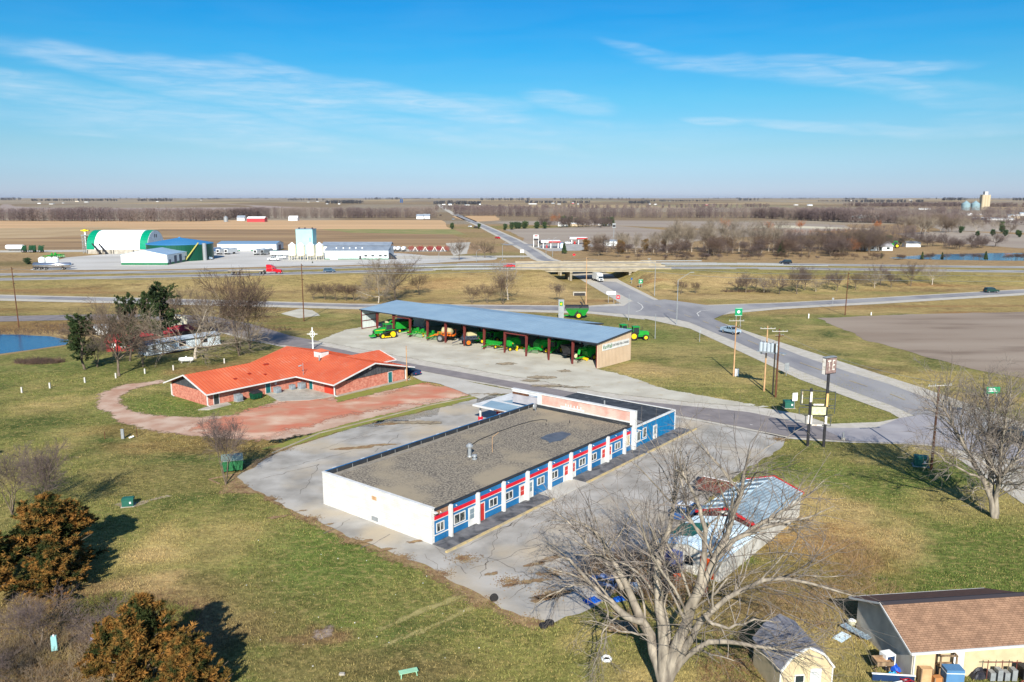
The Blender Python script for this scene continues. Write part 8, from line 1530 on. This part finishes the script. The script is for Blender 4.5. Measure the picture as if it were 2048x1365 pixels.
for px_, py_, c_, l, az_ in ((1292,1170,redp,'red metal cabinet among the junk by the tin sheds',10),(1303,1158,MATS['green_tin'],'small green crate among the junk by the tin sheds',40),(1268,1186,sw,'small white canister among the junk left of the red cabinet',0),(1352,1160,paint('orange_barrel',(224,84,30)),'orange stacked drums at the near end of the tin sheds',0),(1405,1190,rust,'rusty box at the foot of the tin shed wall',30)):
    t = thing('junk_box', l, 'box', P(px_,py_,0), az_, sc=.8); MB().fr((-.4,.4,-.35,.35,0),(-.38,.38,-.33,.33,.95)).build('body', c_, t); MB().box(-.43,.43,-.38,.38,.95,1.02).build('lid', dark if c_ is not sw else sw, t)
q = P(1246,1256,0); t = thing('wooden_pallet', 'weathered plywood platform on the grass left of the huge trunk', 'pallet', q, -10); m = MB(); [m.box(-1.1+.28*i,-.86+.28*i,-.8,.8,.12,.16) for i in range(8)]; m.build('boards', wood, t); m = MB(); [m.box(-1.1,1.12,y_-.05,y_+.05,0,.119) for y_ in (-.7,0,.7)]; m.build('bearer', wood, t)
# house
HO = thing('house', 'cream house with a tan shingle roof in the bottom right corner', 'house', (27.65,50.3,0), 7); HL, HD = 10.6, 6.9
graysid = mat('grey_stucco', S((196,188,172)), .85, col2=S((176,168,154)), scale=1.2)
m = MB(); m.ext([(0,0),(HD,0),(HD,2.4),(HD/2,3.7),(0,2.4)], 0, .15, 'x'); m.build('gable_wall', graysid, HO); m = MB(); m.ext([(0,0),(HD,0),(HD,2.4),(HD/2,3.7),(0,2.4)], .151, HL, 'x'); m.build('wall', cream, HO)
m = MB(); m.slab([(-.45,-.5,2.42),(HL+.4,-.5,2.42),(HL+.4,HD/2,4.05),(-.45,HD/2,4.05)],.12); m.build('roof', shingle, HO); m = MB(); m.slab([(-.45,HD/2+.01,4.05),(HL+.4,HD/2+.01,4.05),(HL+.4,HD+.5,2.42),(-.45,HD+.5,2.42)],.12); m.build('roof', shingled, HO)
m = MB(); m.slab([(-.46,HD/2-.25,3.98),(HL+.41,HD/2-.25,3.98),(HL+.41,HD/2+.02,4.09),(-.46,HD/2+.02,4.09)],.03); m.slab([(-.46,HD/2+.02,4.09),(HL+.41,HD/2+.02,4.09),(HL+.41,HD/2+.32,3.97),(-.46,HD/2+.32,3.97)],.03); m.build('ridge_shingles', mat('dark_ridge', S((54,50,54)), .9), HO)
m = MB(); m.bar((-.48,-.52,2.36),(HL+.4,-.52,2.36),.14,.14); m.bar((-.48,HD+.52,2.36),(HL+.4,HD+.52,2.36),.1,.1); m.bar((-.48,-.5,2.33),(-.48,HD/2,3.97),.05,.14); m.bar((-.48,HD/2,3.97),(-.48,HD+.5,2.33),.05,.14); m.tube((.12,-.1,.2),(.12,-.1,2.3),.06,n=6); m.tube((.12,-.1,.2),(-2.4,-.4,.06),.06,n=6); m.build('gutter', wtrim, HO)
MB().box(3.0,3.9,-.04,-.001,.1,2.35).build('white_panel', wtrim, HO); MB().box(.0,.1,-.03,-.001,.05,2.35).build('corner_board', graysid, HO)
def hl(x_, y_): a = rad(7); return (27.65+x_*math.cos(a)-y_*math.sin(a), 50.3+x_*math.sin(a)+y_*math.cos(a), 0)
t = thing('window_unit', 'white air conditioner box leaning on the grey gable wall of the house', 'air conditioner', hl(-.75,1.6), 15); MB().box(-.4,.4,-.35,.35,.4,1.2).build('casing', sw, t); m = MB(); m.box(-.36,.3,-.3,.3,0,.39); m.build('stand', dark, t); MB().box(-.3,.3,-.37,-.351,.5,1.1).build('grille', cnav, t)
def ladder(p, az, L_, label, m_, lean=.0): 
    t = thing('ladder', label, 'ladder', p, az); m = MB(); [m.bar((0,y_,.15),(L_,y_,.55),.06) for y_ in (-.25,.25)]; m.build('rail', m_, t); r_ = MB(); [r_.bar((L_*(i+.5)/8,-.25,.15+.4*(i+.5)/8),(L_*(i+.5)/8,.25,.15+.4*(i+.5)/8),.05) for i in range(8)]; r_.build('rung', m_, t)
ladder(hl(-.7,.9), -75, 2.6, 'red ladder lying along the grey gable wall below the white air conditioner', redp)
t = thing('planter_table', 'raised grey wooden planter box on crossed legs by the house corner', 'planter', P(1763,1345,0), 3); m = MB(); m.box(-.6,.6,-.45,-.41,.75,1.05); m.box(-.6,.6,.41,.45,.75,1.05); m.box(-.6,-.56,-.41,.41,.75,1.05); m.box(.56,.6,-.41,.41,.75,1.05); m.box(-.56,.56,-.41,.41,.74,.8); m.build('box', wood, t); MB().box(-.55,.55,-.4,.4,.8,.9).build('soil', MATS['muddy_patch'] if False else woodl, t)
for x_ in (-.5,.5): m = MB(); m.bar((x_,-.4,0),(x_,.4,.74),.06); m.bar((x_,.4,0),(x_,-.4,.74),.06); m.build('leg', wood, t)
lump(1779,1335,.55,1.5,.5,paint('blue_barrel',(30,84,190)),'blue plastic half barrel behind the wooden planter box','barrel','barrel',30,3)
lump(1776,1290,1.3,2.4,.8,mat('black_tarp', S((40,40,48)), .5, bump=.6, bscale=3, col2=S((26,26,32)), scale=2),'black tarpaulin heap against the grey gable wall','tarpaulin','tarpaulin',20,5)
def board(p, az, w_, d_, label, m_, cat='sheet metal', nm='metal_sheet', tilt=.1, z=.05):
    t = thing(nm, label, cat, p, az); m = MB(); m.slab([(-w_/2,-d_/2,z),(w_/2,-d_/2,z+tilt),(w_/2,d_/2,z+tilt),(-w_/2,d_/2,z)],.03); m.build('sheet', m_, t); m = MB(); [m.bar((-w_/2+w_*i/5,-d_/2,z+.02+tilt*i/5),(-w_/2+w_*i/5,d_/2,z+.02+tilt*i/5),.04) for i in range(6)]; m.build('rib', m_, t)
board(P(1683,1277,0), 35, 1.2, .8, 'pale metal sheet lying alone on the grass left of the house', wtin); board(P(1712,1272,0), -62, 2.4, .7, 'long grey metal sheets stacked beside the left wall of the house', tin, z=.35, tilt=.05)
t = thing('wash_tub', 'round pale tub on the stacked metal sheets', 'tub', (*P(1703,1258,0).xy,.42)); MB().lathe([(.25,0),(.3,.25),(.34,.26),(.3,.3)], 14).build('tub', paint('pale_yellow_tub',(214,212,180)), t); MB().lathe([(.26,.301),(.2,.36)], 12).build('lid', sw, t)
lump(1786,1352,.7,.5,.3,paint('cyan_plastic',(20,150,200)),'bright cyan plastic piece beside the wooden planter box','plastic','plastic_bag',10,6); lump(1800,1356,.6,.4,.3,paint('yellow_tool',(210,180,60)),'small yellow tool at the foot of the house corner','tool','tool',0,7)
t = thing('trampoline_frame', 'dark low wall panel with a pale top rail in the bottom right', 'panel', P(1780,1363,0), -6); MB().box(-1.2,1.6,-.04,.04,0,.5).build('panel', cnav, t); MB().box(-1.25,1.65,-.06,.06,.5,.56).build('rail', sw, t)
t = thing('storage_cabinet', 'faded blue cabinet standing against the front of the house', 'cabinet', hl(2.3,-1.1), -2); MB().box(-.6,.6,-.4,.4,0,1.5).build('body', paint('denim_blue',(84,128,168),.6), t); MB().box(-.62,.62,-.42,.42,1.28,1.32).build('strap', sw, t); m = MB(); m.box(-.6,.6,-.4,.4,1.5,1.53); m.build('top', paint('denim_blue',(84,128,168)), t)
t = thing('timber_rack', 'open grey timber rack standing behind the blue cabinet', 'rack', hl(2.3,-.4), 0); m = MB()
for x_ in (-.55,.55):
    for y_ in (-.25,.25): m.box(x_-.05,x_+.05,y_-.05,y_+.05,0,2.1)
for z_ in (1.2,2.05): m.box(-.6,.6,-.3,-.2,z_,z_+.1); m.box(-.6,.6,.2,.3,z_,z_+.1); m.box(-.6,-.5,-.2,.2,z_,z_+.1); m.box(.5,.6,-.2,.2,z_,z_+.1)
m.build('frame', wood, t)
for i, (x_, w_, h_, c_, l) in enumerate(((.75,.8,1.25,mat('cardboard', S((196,160,118)), .85, col2=S((176,140,100)), scale=2),'tall tan panel leaning on the house front near the downpipe'),(1.35,.6,.8,mat('plywood2', S((176,120,70)), .8),'orange plywood box on the ground at the house front'))):
    t = thing('plywood_box', l, 'box', hl(x_,-.5-i*.4), 5*i); MB().box(-w_/2,w_/2,-.2,.2,0,h_).build('body', c_, t); m = MB(); m.box(-w_/2-.02,-w_/2+.06,-.23,-.201,0,h_); m.box(w_/2-.06,w_/2+.02,-.23,-.201,0,h_); m.build('batten', wood, t)
lump(1962,1352,1.8,1.,.6,MATS['black_tarp'],'black plastic covered heap on the ground in front of the house','tarpaulin','tarpaulin',5,9)
t = thing('clothes_rack', 'rusty pipe rack with grey items against the house front at the right', 'rack', hl(6.3,-.7), 0); m = MB(); [m.tube((x_,0,0),(x_,0,1.5),.03) for x_ in (-1,0,1)]; m.tube((-1.3,0,1.35),(1.3,0,1.35),.03); m.build('pipe_frame', rust, t); m = MB(); [m.box(x_,x_+.35,-.3,.2,.1,.7+.2*(i%2)) for i, x_ in enumerate((-.9,-.4,.1,.6))]; m.build('stored_items', steel, t)
t = thing('wheelbarrow', 'dark scrap machine at the right edge in front of the house', 'scrap', hl(8.1,-1.0), 0); m = MB(); m.box(-.6,.7,-.4,.4,.3,1.1); m.build('body', dark, t); m = MB(); m.tube((-.7,-.4,.1),(.9,.2,1.4),.05); m.tube((-.5,.3,.1),(.4,-.4,1.3),.05); m.build('handle', rust, t)
# barn-shaped shed
t = thing('garden_barn', 'small barn shaped shed with a grey gambrel roof and cream front', 'shed', (17.85,48.35,0), 8); gp = [(0,2.0),(.75,3.0),(1.9,3.62),(3.05,3.0),(3.8,2.0)]
MB().ext([(0,0),(3.8,0)]+gp[::-1], 0, 3.9).build('wall', cream, t); m = MB()
for i in range(4):
    (x0,z0),(x1,z1) = gp[i], gp[i+1]
    if i == 0: x0 -= .08; z0 -= .1
    if i == 3: x1 += .08; z1 -= .1
    m.slab([(x0,-.1,z0+.1),(x0,4.1,z0+.1),(x1,4.1,z1+.1),(x1,-.1,z1+.1)],.07)
m.build('roof', mat('grey_shingles', S((150,150,156)), .9, col2=S((112,112,120)), scale=1.4, detail=9, kind='shingle', p=(.3,.16,.01,.85,(.7,.7,.7))), t)
m = MB(); [m.bar((x0,-.14,z0),(x1,-.14,z1),.1,.14) for (x0,z0),(x1,z1) in zip(gp[:-1],gp[1:])]; m.box(0,.1,-.05,0,0,2); m.box(3.7,3.8,-.05,0,0,2); m.build('trim', wtrim, t)
o = MB().box(1.05,1.75,-.06,-.001,1.0,1.6).build('window', wtrim, t); MB().box(1.12,1.68,-.08,-.061,1.07,1.53).build('pane', glass, o); MB().box(2.15,2.95,-.07,-.001,.1,1.95).build('door', wtrim, t)
brush('undergrowth', [(15.2,50.5,2.2,3),(16.5,46,1.5,2)], 'orange brown dead leaves and brush left of the barn shaped shed', mat('dead_leaves', S((146,112,76)), .95, col2=S((116,92,66)), scale=1), 41, 20, (.2,.9), .016, lean=.8)
# debris under the bottom left brush
t = thing('plastic_drum', 'pale turquoise canister lying in the brush between the bronze junipers', 'canister', (-33.4,53.3,.5), 20); MB().fr((-.2,.2,-.15,.15,0),(-.18,.18,-.12,.12,1.1)).build('body', paint('pale_aqua',(140,190,190)), t); MB().tube((0,0,1.1),(0,0,1.2),.06).build('cap', sw, t)
lump(196,1275,1.0,.8,.7,paint('lilac_sheet',(170,170,206)),'pale lilac sheet half hidden in the brush beside the orange tipped juniper','sheet','sheet',15,11)
# ================================================================ HAZE
if USE_HAZE:
    hz_m = bpy.data.materials.new('haze_air'); hz_m.use_nodes = True; nn = hz_m.node_tree.nodes; nn.remove(nn['Principled BSDF']); pv = nn.new('ShaderNodeVolumePrincipled'); pv.inputs['Color'].default_value = (.86,.9,1,1); pv.inputs['Density'].default_value = HAZE_D; pv.inputs['Anisotropy'].default_value = .3
    hz_m.node_tree.links.new(pv.outputs[0], nn['Material Output'].inputs['Volume']); tag(MB().box(-43000,43000,-3100,43000,-40,110).build('haze', hz_m, kind='stuff'), 'thin pale air haze over the plain', 'haze')
